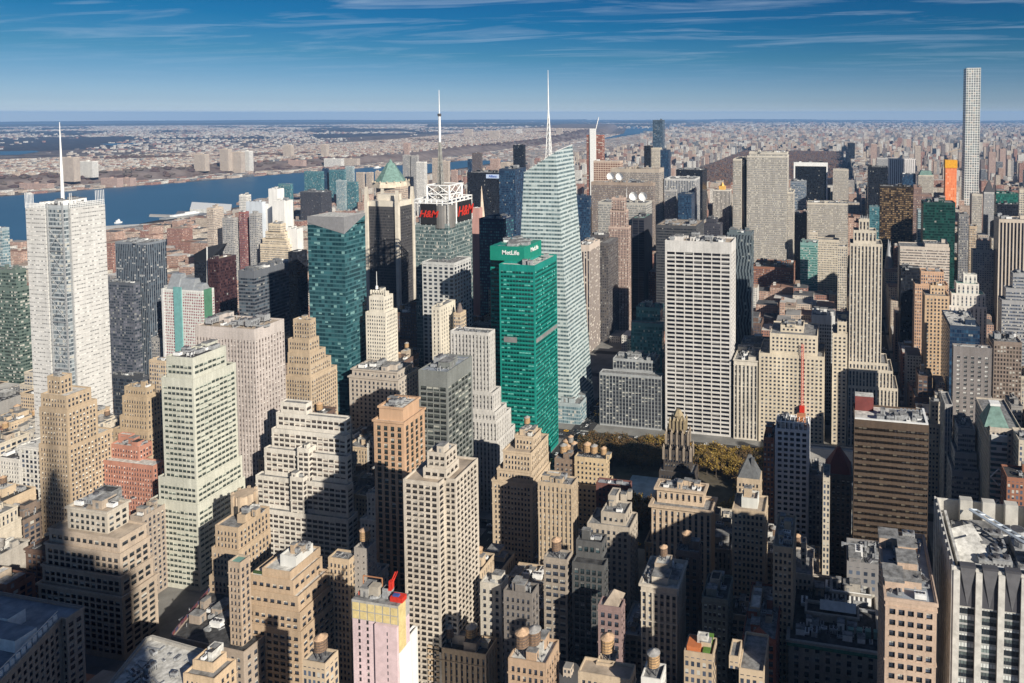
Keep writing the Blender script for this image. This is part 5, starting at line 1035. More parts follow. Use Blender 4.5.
gx0, gx1 = X_from(990.5, f[2], f[4]-20), X_from(1006.5, f[2], f[4]-20); bg_ = Style((0.5, 0.5, 0.48), 4, 3.8, (0, 1), (.3, .86), (0.02, 0.06, 0.08), gl2=(.1, .24, .28), bl=.1)
mb = MB(); P = rect(gx0, gx1, f[2]-1.6, f[2]+1)
for i in range(4): wall_shader(mb, P[i], P[(i+1) % 4], .15, f[4]-5, bg_, 0)
mb.ngon([(p[0], p[1], f[4]-5) for p in P], 1); mb.build('glass_bay', [bg_.mat(), M_white], m461)
mb = MB(); xm_ = (gx0+gx1)/2
for k in range(4):
    z = f[4]-28-k*22
    for s_ in (-1, 1): mb.bar((xm_, f[2]-1.9, z), (xm_+s_*(gx1-gx0)/2, f[2]-1.9, z-6), .35); mb.bar((xm_, f[2]-1.9, z-12), (xm_+s_*(gx1-gx0)/2, f[2]-1.9, z-6), .35)
mb.build('cross_brace', [M_white], m461)
# orange tower cap, golden cap, gothic crown
f = ORG[0]; mb = MB(); mb.box(f[0]-1, f[1]+1, f[2]-1, f[3]+1, f[4]-16, f[4]+2); mb.build('yellow_formwork', [plain('yellow_formwork', (0.75, 0.36, 0.02), .7, .2, .2)], org)
mb = MB(); cx0 = (f[0]+f[1])/2; mb.bar((cx0, f[2]+8, f[4]), (cx0, f[2]+8, f[4]+22), .7); mb.bar((cx0-8, f[2]+8, f[4]+20), (cx0+20, f[2]+8, f[4]+28), .6); mb.build('crane', [plain('crane_pale', (0.6, 0.5, 0.4), .6)], org)
for k, (ref, tt, x0, x1, y0, y1, z) in enumerate(list(REFS)):
    if ref == 'slim grey striped tower':
        gold = plain('gilded', (0.75, 0.45, 0.12), .45, .2, .5)
        mb = MB(); cx0, cy0 = (x0+x1)/2, (y0+y1)/2; mb.box(cx0-7, cx0+7, cy0-7, cy0+7, z-1, z+8); mb.cone(cx0, cy0, z+8, z+16, 5, 1.2, 4); mb.build('gilded_cap', [gold], tt)
    if ref == 'pink granite stepped tower':
        mb = MB(); mb.cone(x1-3, y0+4, z, z+14, .5, .2, 6); mb.build('antenna', [M_white], tt)
    if ref == 'white terracotta tower':
        mb = MB(); cx0, cy0 = (x0+x1)/2+1, y0+8; mb.cone(cx0-5, cy0, z, z+20, .35, .2, 6); mb.cone(cx0-5, cy0, z+3, z+6, 1.4, 1.2, 8); mb.build('flagpole', [M_white], tt)
        mb = MB()
        for q in range(7): mb.box(x0+1+q*2.6, x0+2.2+q*2.6, y0+6, y0+7.4, z-2, z+2.2)
        mb.build('battlement', [plain('terracotta', (0.68, 0.63, 0.54), .7)], tt)
    if ref == 'broad cream block':
        xh = X_from(802.3, y0-2, 60); z1 = at_Y(802.3, 345, y0-2)[1]; z0 = at_Y(802.3, 412, y0-2)[1]
        mb = MB()
        for zz in np.arange(10, z1, 2.2): mb.bar((xh-1, y0-1.5, zz), (xh+1, y0-1.5, zz+2.2), .09); mb.bar((xh+1, y0-1.5, zz), (xh-1, y0-1.5, zz+2.2), .14)
        for sx_ in (-1, 1): mb.bar((xh+sx_, y0-1.5, .3), (xh+sx_, y0-1.5, z1), .12)
        hm = mb.build('hoist_mast', [M_red], tt)
        mb = MB(); mb.box(xh-2.4, xh+2.4, y0-4, y0-1, z0, z0+6); mb.build('hoist_car', [M_red], tt)
    if ref == 'blue white gridded tower':
        mb = MB()
        for q in range(8): xx = x0+1+(x1-x0-2)*q/7; mb.bar((xx, y0+.5, z-1), (xx, y0+.5, z+5), .25); mb.bar((xx, y0+13, z-1), (xx, y0+13, z+5), .25); mb.bar((xx, y0+.5, z+5), (xx, y0+13, z+5), .2)
        mb.box(x0+.5, x1-.5, y0+.3, y0+.8, z+4.6, z+5.2); mb.build('roof_frame', [M_white], tt)
        mb = MB(); mb.box(x1-9, x1-3, y0+10, y0+15, z-1, z+6); mb.build('tank_house', [plain('orange_brick', (0.45, 0.2, 0.1))], tt)
    if ref == 'slender cream ribbed skyscraper':
        mb = MB(); cx0 = (X_from(859, y0+8, z)+X_from(869.5, y0+8, z))/2
        for q in range(5): mb.cone(cx0-3.4+q*1.7, y0+14, z-1, z+3+random.random()*3, .5, .3, 6)
        mb.build('finials', [M_metal], tt)
    if ref == 'black slab with lit sign band':
        s1 = plain('sign_pale_blue', (0.45, 0.55, 0.75), .5, .05); xa_ = X_from(486, y0-1, z); xb_ = X_from(499.5, y0-1, z)
        mb = MB(); mb.box(xa_, xb_, y0-1, y0-.2, z-11, z-3); mb.build('sign_panel', [s1], tt); 
        text_part('Allianz', tt, ((xa_+xb_)/2, y0-1.2, z-7), 6.4, 0, plain('sign_ink', (.03, .08, .35), .5), bold=.1)
        ya_, yb2 = Y_from(502.5, x1+1, z), Y_from(508.5, x1+1, z); mb = MB(); mb.box(x1+.2, x1+1, ya_, yb2, z-11, z-3); mb.build('sign_panel', [s1], tt)
    if ref == 'black glass tower with white frame':
        mb = MB(); mb.box(x0-2, x0+1.5, y0-2, y0+3, .2, z+1); mb.box(x1-1.5, x1+2, y0-2, y0+3, .2, z+1); mb.box(x0+1.6, x1-1.6, y0-2, y0+3, z-9, z+1); mb.build('white_frame', [M_white], tt)
    if ref == 'multicoloured striped hotel':
        for a, b_, cc, off_ in ((173.3, 181, (.16, .36, .36), -1.2), (161, 163, (.6, .6, .6), -.8)):
            mb = MB(); mb.box(X_from(a, y0-1, z), X_from(b_, y0-1, z), y0+off_, y0-.1, .2, z+(3 if cc[0] < .2 else 0)); mb.build('colour_panel', [plain('panel_%d' % int(a), cc, .5, .15, .3)], tt)
        mb = MB(); ya_, yb2 = Y_from(203.5, x1, z), Y_from(211, x1, z); mb.box(x1+.1, x1+1, ya_, yb2, .2, z+1); mb.build('colour_panel', [plain('panel_green', (.08, .20, .13), .5, .2, .3)], tt)
        mb = MB(); xm_ = (x0+x1)/2
        for a, b_, h_ in ((x0+6, x0+22, 16), (x0+18, x1-14, 11), (x1-20, x1-4, 6)):
            mb.quad((a, y0+1, z-1), (b_, y0+1, z-1), (b_-2, y0+7, z+h_), (a+2, y0+7, z+h_)); mb.quad((b_, y0+1, z-1), (b_, y1-1, z-1), (b_-2, y1-3, z+h_), (b_-2, y0+7, z+h_)); mb.quad((a, y1-1, z-1), (a, y0+1, z-1), (a+2, y0+7, z+h_), (a+2, y1-3, z+h_)); mb.quad((a+2, y0+7, z+h_), (b_-2, y0+7, z+h_), (b_-2, y1-3, z+h_), (a+2, y1-3, z+h_))
        mb.build('sloped_metal_roof', [plain('zinc', (.34, .36, .38), .5, .2, .3, .3)], tt)
    if ref == 'grey store with green copper cornice':
        mb = MB(); zc_ = z if False else None
        f0 = [r for r in FOOT if abs(r[2]-y0) < .5 and r[1] >= x1-.5]; zz = at_Y(834, 647, y0)[1]
        mb.box(x0-.8, x1+.8, y0-1.6, y0-.2, zz-1.6, zz-.2); mb.build('copper_cornice', [plain('dark_copper', (.06, .20, .15), .6, .3, .4)], tt)
        for q in range(4): mb = MB(); xx = X_from(848+q*8.5, y0+12, zz); mb.box(xx, xx+2.8, y0+9+q*.2, y0+12, zz-1, zz+3.4, 0, 1); mb.build('copper_dormer', [M_copper, ROOFS['teal']], tt)
        mb = MB(); xa_, xb_ = X_from(832, y0+37, zz+4), X_from(871, y0+37, zz+4); mb.box(xa_, xb_, y0+33.4, y0+33.8, zz, z+.5)
        for q in range(8): xx = xa_+1+(xb_-xa_-2)*q/8; mb.box(xx, xx+1.1, y0+33.2, y0+33.38, zz+2, z-1.2, 1)
        mb.build('white_arcade', [M_white, M_dmetal], tt)
        mb = MB(); xa_, xb_ = X_from(820, y0+22, zz+4), X_from(856, y0+22, zz+4)
        mb.quad((xa_, y0+18, zz+5.5), (xb_, y0+18, zz+5.5), (xb_, y0+21.5, zz+8.6), (xa_, y0+21.5, zz+8.6)); mb.quad((xb_, y0+25, zz+5.5), (xa_, y0+25, zz+5.5), (xa_, y0+21.5, zz+8.6), (xb_, y0+21.5, zz+8.6)); mb.build('long_skylight', [plain('skylight_pale', (.55, .56, .55), .4, .2, .4)], tt)
        clutter(tt, x0+3, x1-3, y0+5, y0+17, zz-1, 16, M_white); clutter(tt, x0+3, x1-3, y0+26, y0+50, zz-1, 12, ROOFS['tan'])
    if ref == 'purplish low loft':
        pyramid(tt, x0+2, x0+10, y0+1, y0+12, z-1, z+4, ROOFS['tan'], .05, 'pediment_roof')
    if ref == 'red brick gabled loft':
        mb = MB(); bm_ = plain('gable_brick', (0.26, 0.10, 0.075), .85); xm_ = (x0+x1)/2
        mb.ngon([(x0+2, y0-.1, z), (x1-2, y0-.1, z), (xm_, y0-.1, z+5)]); mb.ngon([(x1-2, y0+.6, z), (x0+2, y0+.6, z), (xm_, y0+.6, z+5)])
        mb.quad((x0+2, y0-.1, z), (xm_, y0-.1, z+5), (xm_, y0+.6, z+5), (x0+2, y0+.6, z)); mb.quad((xm_, y0-.1, z+5), (x1-2, y0-.1, z), (x1-2, y0+.6, z), (xm_, y0+.6, z+5)); mb.build('gable', [bm_], tt)
    if ref == 'tan setback loft':
        xt = X_from(233.5, y0+4, 100); y0 = y0+13; xt = X_from(233.5, y0, 100); zt_ = at_Y(233, 494, y0+5)[1]; rt_ = abs(X_from(242.6, y0+4, zt_)-X_from(224.2, y0+4, zt_))/2
        mb = MB(); mb.cone(xt, y0+rt_+1, 50, zt_, rt_, rt_*.96, 8, 0); 
        for q in range(8):
            a = math.pi/8+q*math.pi/4; mb.box(xt+rt_*math.cos(a)-.7, xt+rt_*math.cos(a)+.7, y0+rt_+1+rt_*math.sin(a)-.7, y0+rt_+1+rt_*math.sin(a)+.7, 60, zt_+1)
        for q in range(8):
            a = q*math.pi/4; xx, yy = xt+rt_*.93*math.cos(a), y0+rt_+1+rt_*.93*math.sin(a); mb.box(xx-.9, xx+.9, yy-.9, yy+.9, zt_-14, zt_-5, 1)
        mb.build('turret', [plain('turret_brick', (0.47, 0.37, 0.27)), plain('turret_opening', (.05, .045, .04))], tt)
    if ref == 'small block with orange and green roof junk':
        mb = MB(); mb.box(x0+1, x0+7, y0+1, y0+8, z-1, z+1.5, 0); mb.box(x0+8, x0+11, y0+1, y0+12, z-1, z+.4, 1); mb.build('roof_terrace', [plain('orange_deck', (.5, .16, .06)), plain('roof_lawn', (.1, .2, .04))], tt)
    if ref == 'brown terraced loft':
        mb = MB(); mb.box(x1-11, x1-9.6, y0+12, y1-5, z-16, z-14.6); mb.box(x0+3, x1-16, y0+4.2, y0+5.2, z-9, z-7.8); mb.build('roof_planting', [plain('hedge_green', (.05, .09, .03), .9, .5, 2)], tt)
# gothic crown
f = RAD[0]; gold = plain('gilded_stone', (0.30, 0.24, 0.15), .6, .3, .8)
for lv_ in RAD[:3]:
    for q in range(5):
        xx = lv_[0]+(lv_[1]-lv_[0])*q/4
        for yy in (lv_[2], lv_[3]): mb = MB(); mb.box(xx-.7, xx+.7, yy-.7, yy+.7, lv_[4]-7, lv_[4]+2); mb.cone(xx, yy, lv_[4]+2, lv_[4]+4.5, .9, .1, 4); mb.build('pinnacle', [gold if lv_ is RAD[0] else plain('dark_buff', (.28, .23, .18))], rad)
mb = MB(); mb.box(f[0]+3, f[1]-3, f[2]+3, f[3]-3, f[4]-1, f[4]+5); mb.cone((f[0]+f[1])/2, (f[2]+f[3])/2, f[4]+5, f[4]+9, 4, 1.5, 6); mb.build('gilded_crown', [gold], rad)
# fluted tower parapets
f = L420[0]; x0, x1, y0, y1, z = f; dk = plain('parapet_slate', (0.13, 0.13, 0.14), .6, .2, .3); nb = round((x1-x0)/7.2); bw = (x1-x0)/nb
pr = MB(); dm = MB()
for i in range(nb+1):
    a = x0+(i-.03)*bw; b_ = x0+(i+.26)*bw; pr.box(a, b_, y0-1.1, y0+.5, .15, z-1.0)
pr.build('stone_pier', [L420 and plain('pier_stone', (0.56, 0.545, 0.51), .8, .25, .3)], l420)
for i in range(nb):
    a = x0+(i+.26)*bw; b_ = x0+(i+.97)*bw; m_ = (a+b_)/2
    dm.quad((a, y0-.9, z+.8), (m_, y0-.2, z-14.5), (b_, y0-.9, z+.8), (m_, y0-.9, z+.8)); dm.quad((a, y0-.15, z-14.6), (b_, y0-.15, z-14.6), (b_, y0-.15, z+.8), (a, y0-.15, z+.8), 1); dm.box(a, b_, y0-.9, y0+1.5, z+.3, z+1.2, 1)
dm.build('fluted_parapet', [dk, plain('parapet_dark', (0.07, 0.07, 0.08), .7, .1, .3)], l420)
# flank ribs on its shaded west wall
mb = MB(); wst = Style((0.56, 0.54, 0.50), 2.4, 3.45, (.42, .95), (.1, .9), (.03, .04, .06), spand=(.12, .14, .18), gl2=(.12, .15, .2), bl=.08)
wall_shader(mb, (x0-.2, y1), (x0-.2, y0), .15, z-2, wst, 0); mb.build('west_wall', [wst.mat()], l420)
mb = MB()
for k in range(10): yy = y0+(y1-y0)*k/9; mb.box(x0-.9, x0-.1, yy-.7, yy+.7, .15, z)
mb.build('west_pier', [plain('pier_stone', (0.56, 0.545, 0.51), .8, .25, .3)], l420)
mb = MB(); zr = z-8.9                                  # roof well with fans, ramps and braces
for k in range(6): xx = x0+9+k*9; mb.box(xx, xx+5, y1-5, y1-1.5, zr, z+2.5)
mb.build('screen_pier', [plain('pale_concrete', (.52, .5, .46), .8)], l420)
for i in range(3):
    for j in range(2):
        mb = MB(); cx0, cy0 = x0+30+i*8, y1-13-j*8; mb.box(cx0-3.6, cx0+3.6, cy0-3.6, cy0+3.6, zr, zr+4, 0); mb.cone(cx0, cy0, zr+4, zr+6, 3.2, 2.9, 14, 0); mb.cone(cx0, cy0, zr+6.02, zr+6.1, 2.6, 2.6, 14, 1); mb.build('cooling_fan', [M_metal, M_dmetal], l420)
mb = MB(); mb.bar((x0+12, y1-9, z+1), (x0+36, y0+10, z+1), .45); mb.bar((x0+15, y1-9, z+1), (x0+39, y0+10, z+1), .3)
for k in range(9): mb.bar((x0+12+k*2.7, y1-9-k*(y1-y0-19)/9, z+1), (x0+15+k*2.7, y1-9-k*(y1-y0-19)/9, z+1), .3)
mb.build('crane_boom', [plain('pale_steel', (.6, .66, .72), .5)], l420)
mb = MB()
for s_ in (6, 14): mb.quad((x0+3, y0+s_, zr+.1), (x0+20, y0+s_, zr+.1), (x0+12, y0+s_+20, zr+7), (x0+3, y0+s_+16, zr+6))
mb.box(x0+2, x0+26, y0+4, y0+5, zr, z-1); mb.box(x0+2, x0+3, y0+4, y1-8, zr, z-1); mb.build('sloped_roof', [ROOFS['white']], l420)
clutter(l420, x0+5, x1-6, y0+6, y1-8, zr, 26, M_white)
# construction tower top
f = PCT[0]; x0, x1, y0, y1, z = f
yb_ = plain('yellow_board', (0.62, 0.50, 0.24), .8, .2, .4); gc_ = plain('raw_concrete', (.36, .35, .33), .9, .3, .3); wh = M_white
mb = MB(); mb.box(x0-.1, x1+.1, y0-.12, y1+.1, z-9, z+.2, 0, 1, bottom=False); mb.build('concrete_top', [gc_, ROOFS['grey']], pct)
nb = 6; bw = (x1-x0)/nb
for j in range(2):
    for i in range(nb):
        mb = MB(); mb.box(x0+i*bw+.35, x0+(i+1)*bw-.35, y0-.3, y0-.15, z-8.6+j*4.1, z-8.6+j*4.1+3.5); mb.build('yellow_panel', [yb_], pct)
mb = MB(); mb.box(x1+.12, x1+.3, y0, y0+(y1-y0)*.62, z-22, z); mb.build('yellow_sheathing', [yb_], pct)
mb = MB(); mb.box(x1+.12, x1+.5, y0, y1, .2, z-22.2); mb.build('white_sheathing', [plain('white_wrap', (.8, .8, .77), .6, .06)], pct)
mb = MB(); xm_ = x0+(x1-x0)*.52; mb.box(xm_, x1-.05, y0-1.3, y0-.05, .2, z-9.1)
mb.build('pink_sheathing', [plain('pink_board', (.62, .48, .50), .8, .14, .3)], pct)
mb = MB()
for q in range(22): zq = z-12-q*3.1; mb.box(xm_+(x1-xm_)*.55, xm_+(x1-xm_)*.55+.5, y0-1.36, y0-1.25, zq-1.7, zq)
mb.build('slot_windows', [M_dmetal], pct)
mb = MB(); mb.box(x1-5.5, x1+.8, y0+2, y1-3, z+.1, z+2.4); mb.box(x1-4.5, x1-1.5, y0+4, y1-6, z+2.4, z+3.2, 1); mb.build('red_formwork', [M_red, plain('blue_tarp', (.05, .09, .3), .7)], pct)
mb = MB(); mb.box(x0+1, x0+6, y0+3, y0+4.4, z, z+1.8); mb.build('red_formwork', [plain('red_faded', (.5, .13, .09), .7)], pct)
for cx0, cy0 in ((x0+10, y0+4), (x0+13, y0+9)):
    mb = MB(); mb.cone(cx0, cy0, z+.1, z+1.3, 2.3, 2.3, 12); mb.build('round_slab', [M_metal], pct)
mb = MB()
for a, b_ in (((x0+2, y1-3, z), (x0+2, y1-3, z+8)), ((x0+12, y1-3, z), (x0+12, y1-3, z+8)), ((x0+2, y1-3, z+8), (x0+12, y1-3, z+8))): mb.bar(a, b_, .25)
mb.build('hoist_frame', [plain('rust_steel', (.3, .14, .07))], pct)
clutter(pct, x0+1, x1-7, y0+1, y1-1, z+.1, 5, gc_, big=False)
crn = thing('crane', 'red luffing crane with counterweight on the pink construction tower', 'crane', (x0+16, y1-3, z))
mb = MB(); kx, ky = x0+15, y1-4; mb.box(kx-1.4, kx+1.4, ky-1.4, ky+1.4, z, z+5); mb.build('mast', [M_metal], crn)
mb = MB(); mb.box(kx-1.0, kx+3, ky-1, ky+1, z+4, z+5); mb.box(kx+1.6, kx+3.4, ky-.8, ky+.8, z+5, z+8.4); mb.build('cab', [M_red], crn)
mb = MB(); mb.bar((kx+1, ky, z+5), (kx+4, ky+1, z+12), .28); mb.bar((kx+1.9, ky+1.2, z+5), (kx+4.6, ky+1.6, z+12), .2)
for q in range(6): mb.bar((kx+1+q*.8, ky, z+5+q*1.2), (kx+1.9+q*.55, ky+1.5, z+5.7+q*1.2), .12)
mb.build('boom', [M_red], crn)
mb = MB(); mb.box(kx-8, kx-3, ky-2, ky+1.5, z+1, z+5.5); mb.build('cage', [plain('scaffold', (.4, .36, .3))], crn)
# far crane on the raw red tower
for k, (ref, tt, x0, x1, y0, y1, z) in enumerate(list(REFS)):
    if ref == 'construction tower':
        c2 = thing('crane', 'thin pale crane on the far raw red construction tower', 'crane', ((x0+x1)/2, y0+8, z))
        mb = MB(); cx0 = (x0+x1)/2; mb.bar((cx0, y0+8, z), (cx0, y0+8, z+14), 1.2); mb.bar((cx0+1, y0+8, z+13), (cx0+9, y0+8, z+44), .8); mb.build('boom', [M_white], c2)
        mb = MB(); xa_ = X_from(590, y0-2, z-60); xb_ = X_from(596, y0-2, z-60); mb.box(xa_, xb_, y0-3, y0-.5, .2, z+16); mb.build('white_shaft', [M_white], tt)
# glass prism next to the purple brown slab
tt, f_ = B('hotel_tower', 'dark glass prism', 'with slanted grey roof and white light beam edge', 43.25, [(194, 207, 209, 262, 2)], 'blackg', vb=310, nocl=True)
f = f_[0]; za = f[4]
mb = MB(); P0 = [(f[0], f[2], za), (f[1], f[2], za), (f[1], f[3]+10, za), (f[0], f[3]+10, za)]; P1 = [(f[0], f[2], za+9), (f[1]+2, f[2], za+20), (f[1]+14, f[3]+10, za+22), (f[0]+4, f[3]+10, za+10)]
for k in range(4): mb.quad(P0[k], P0[(k+1) % 4], P1[(k+1) % 4], P1[k], 0)
mb.ngon(P1, 1); mb.build('slanted_roof', [ST['blackg'].wmat(), plain('roof_slate_blue', (.16, .20, .22), .5)], tt)
mb = MB(); xb_ = f[1]+.4; mb.quad((xb_-4, f[2]-.6, .2), (xb_-2.6, f[2]-.6, .2), (xb_+2, f[2]-.6, za+20), (xb_, f[2]-.6, za+20)); mb.build('light_strip', [M_white], tt)
# slanted sky-lattice obelisk and cathedral spires
def cone_thing(name, label, cat, sx, sy, st, w0, zb, mat, n=4, twin=None):
    Y = S(st); x, z = at_Y(sx, sy, Y); tt = thing(name, label, cat, (x, Y, .15)); mb = MB()
    mb.box(x-w0, x+w0, Y-w0, Y+w0, .15, zb); mb.build('tower_base', [mat], tt)
    mb = MB(); mb.cone(x, Y, zb, z, w0*1.2, .3, n); mb.build('spire', [mat], tt); FOOT.append((x-w0, x+w0, Y-w0, Y+w0)); return x
sg = plain('spire_stone', (.30, .31, .33), .8)
x_ = cone_thing('church_tower', 'nearer grey cathedral tower with tall stone spire beside the avenue', 'church tower', 888.5, 239, 50.15, 6, 45, sg, 8)
cone_thing('church_tower', 'farther grey cathedral tower almost hidden behind its twin spire', 'church tower', 890, 241, 50.6, 6, 45, sg, 8)
cone_thing('office_tower', 'thin tan obelisk tower with pale pointed cap before the black sign slab', 'office tower', 481.5, 186, 46.5, 7, 120, plain('obelisk', (.55, .45, .36)), 4)
# library by the park
lb = thing('library', 'dark grey library with long low roofs behind the brown banded slab', 'library', (20, S(40.9), .15)); REFS.append(('dark grey library', lb, -40, 46, S(40.1), S(41.7), 25)); FOOT.append((-45, 50, S(40.05), S(41.75)))
ls = Style((.40, .38, .35), 6, 9, (.35, .65), (.15, .8), top=.2); mb = MB(); tier_mesh(mb, [], rect(-42, 46, S(40.15), S(41.7)), .15, 24, ls, 1.2, 1); mb.build('wall', [ls.mat(), ls.wmat(), ROOFS['blue'], ls.smat()], lb)
mb = MB(); mb.box(-30, 34, S(40.4), S(40.75), 22, 30); mb.box(-30, 34, S(41.1), S(41.45), 22, 30); mb.build('attic', [ls.wmat()], lb)
tt, f_ = B('loft_building', 'dark brownstone block', 'with red pyramid roof left of the brown banded slab', 39.6, [(825, 852, None, 476, 0, 20)], G((.17, .15, .14), 3.4, 3.9), vb=560, nocl=True)
f = f_[0]; pyramid(tt, f[0], f[1], f[2], f[3], f[4]-1, f[4]+14, plain('red_slate', (.17, .05, .04), .8), .1)
B('loft_building', 'cream slit-fronted loft', 'a narrow sunlit front left of the red pyramid roof', 39.3, [(823, 830, None, 478, 0, 18)], 'creamp', vb=560, n=1, tanks=1)
B('loft_building', 'grey domed-roof block', 'in shade behind the cream slit-fronted loft', 40.0, [(809, 824, None, 476, 0, 20)], 'greyp', vb=540, n=3)
# low flat black roof store with red hoarding, mechanical roof block, left corner block (along the diagonal avenue)
def poly_building(name, label, ref, cat, pts, z, st, roof, n=6, par=1.1, cl=None):
    cx0 = sum(p[0] for p in pts)/len(pts); cy0 = sum(p[1] for p in pts)/len(pts)
    tt = thing(name, label, cat, (cx0, cy0, .15)); mb = MB(); panes = []
    tier_mesh(mb, panes, pts, .15, z, st, par, .5); mb.build('wall', [st.mat(), st.wmat(), ROOFS[roof], st.smat()], tt)
    if st.geo: place_panes(tt, panes, st)
    xs_ = [p[0] for p in pts]; ys_ = [p[1] for p in pts]; REFS.append((ref, tt, min(xs_), max(xs_), min(ys_), max(ys_), z)); FOOT.append((min(xs_), max(xs_), min(ys_), max(ys_)))
    pr_ = [proj(p[0], p[1], z) for p in pts]; HERO.append((min(q[2] for q in pr_), min(q[0] for q in pr_), max(q[0] for q in pr_), 683)); 
    if cl: clutter(tt, *cl, z-par, n, st.wmat())
    return tt
z = 42; A = at_Z(172, 636, z); Bp = at_Z(210, 590, z); Cp = at_Z(243.5, 652, z); Dp = (Cp[0]+4, Bp[1])
tt = poly_building('department_store', 'low store with wide black flat roof and red hoarding strip', 'low store with black flat roof', 'shop building', [A, Cp, Dp, Bp], z, G((.35, .29, .24), 4, 4.2), 'tar', 8, 1.0, (Bp[0]+4, Cp[0]-4, A[1]+8, Bp[1]-8))
dv_ = (Vector(Bp)-Vector(A)).normalized(); nn = Vector((-dv_.y, dv_.x))
mb = MB(); a_ = Vector(A)-nn*.3; b2 = Vector(Bp)-nn*.3
for q in range(14):
    p_ = a_.lerp(b2, q/14); p2 = a_.lerp(b2, (q+.92)/14); mb.quad((p_.x, p_.y, z-.8), (p2.x, p2.y, z-.8), (p2.x, p2.y, z+2), (p_.x, p_.y, z+2), q % 4); p_ = p_+nn*.35; p2 = p2+nn*.35; mb.quad((p2.x, p2.y, z-.8), (p_.x, p_.y, z-.8), (p_.x, p_.y, z+2), (p2.x, p2.y, z+2), (q+1) % 4)
mb.build('hoarding', [plain('hoarding_%d' % q, c, .7, .5, 1.2) for q, c in enumerate(((.20, .07, .07), (.08, .08, .16), (.24, .16, .16), (.14, .06, .09)))], tt)
z = 62; A = at_Z(104, 690, z); Bp = at_Z(146, 638, z); B2 = at_Z(152, 636, z); Cp = at_Z(206, 652, z); Dp = at_Z(200, 700, z)
tt = poly_building('office_building', 'rounded corner block with roof covered in silver ducts', 'silver duct-roofed block', 'office building', [A, (Dp[0]+12, A[1]), (Cp[0]+4, Cp[1]), B2, Bp], z, G((.40, .38, .35), 4, 4), 'white', 0, 1.6)
duct = LIBM[2][0]
for q in range(26):
    t_ = random.random(); u_ = random.random(); p_ = Vector(A).lerp(Vector(Bp), .08+.84*t_)+Vector((4+u_*(18+14*t_), 0)); me, nm = random.choice([LIBM[2], LIBM[2], LIBM[0], LIBM[1]]); s_ = random.uniform(.35, .8)
    inst(nm, me, tt, (p_.x, p_.y, z-1.6), random.choice((0, math.pi/2, -R(20.6))), (s_, s_, s_))
z = 78; A = at_Z(-24, 705, z); Bp = at_Z(61, 617.5, z); B2 = (Bp[0]+3, Bp[1]+8)
wcol = G((.40, .34, .29), 3.4, 3.6, wx=(.2, .78), wy=(.2, .78)); Aw = (A[0]-45, A[1])
tt = poly_building('loft_building', 'brown block with white parapet windows and white penthouses', 'brown block with white parapet', 'loft building', [Aw, (A[0], A[1]), Bp, (Bp[0]+3, Bp[1]), B2, (B2[0]-60, B2[1])], z, wcol, 'blue', 0)
ux = (Vector(Bp)-Vector(A)).normalized(); mb = MB()
for q in range(15):
    p_ = Vector(A).lerp(Vector(Bp), q/15)-Vector((1.5, 0)); mb.box(p_.x-.5, p_.x, p_.y, p_.y+1.6, z-1, z+2.6)
a_ = Vector(A)-Vector((1.9, 0)); b2 = Vector(Bp)-Vector((1.9, 0)); mb.quad((a_.x, a_.y, z+2.6), (b2.x, b2.y, z+2.6), (b2.x, b2.y, z+3.2), (a_.x, a_.y, z+3.2)); mb.quad((a_.x, a_.y, z-1), (b2.x, b2.y, z-1), (b2.x, b2.y, z+.2), (a_.x, a_.y, z+.2))
mb.build('white_parapet', [M_white], tt)
p1 = at_Z(22, 640, z); mb = MB(); xr_ = X_from(30, p1[1], z); mb.box(xr_-26, xr_, p1[1]-6, p1[1]+3, z-1, z+4.6, 0, 1); mb.build('penthouse', [M_white, ROOFS['blue']], tt)
mb = MB(); xr_ = X_from(19, p1[1]+8, z); mb.box(xr_-30, xr_, p1[1]+3.5, p1[1]+11, z-1, z+5.4, 0, 1); mb.build('penthouse', [M_white, ROOFS['blue']], tt)
clutter(tt, p1[0]-2, B2[0]-8, p1[1]+12, B2[1]-3, z-1.1, 8, M_metal)
# ================================================================== THE TOWER THE PHOTOGRAPHER STANDS ON (casts the long shadow)
es = thing('office_tower', 'limestone tower underfoot whose long spire shadow falls to the left', 'office tower', (24, -8, .15))
ess = Style(stone, 3, 3.7, (.3, .75), (.2, .85), spand=(.2, .19, .18))
mb = MB()
for (a, b_, c, d, z0, z1) in ((-66, 63, -48, 7, .15, 22), (-52, 60, -44, 7, 22, 85), (-14, 54, -38, 7.5, 85, 317)): tier_mesh(mb, [], rect(a, b_, c, d), z0, z1, ess)
mb.build('wall', [ess.mat(), ess.wmat(), ROOFS['grey'], ess.smat()], es)
mb = MB(); mb.box(6, 34, -27, 2, 316, 328); mb.cone(20, -13, 328, 378, 8.5, 7, 16); mb.cone(20, -13, 378, 396, 6.5, 3, 16); mb.cone(20, -13, 384, 443, 1.6, .5, 8); mb.build('mooring_mast', [M_metal], es)
FOOT.append((-70, 66, -60, 16))
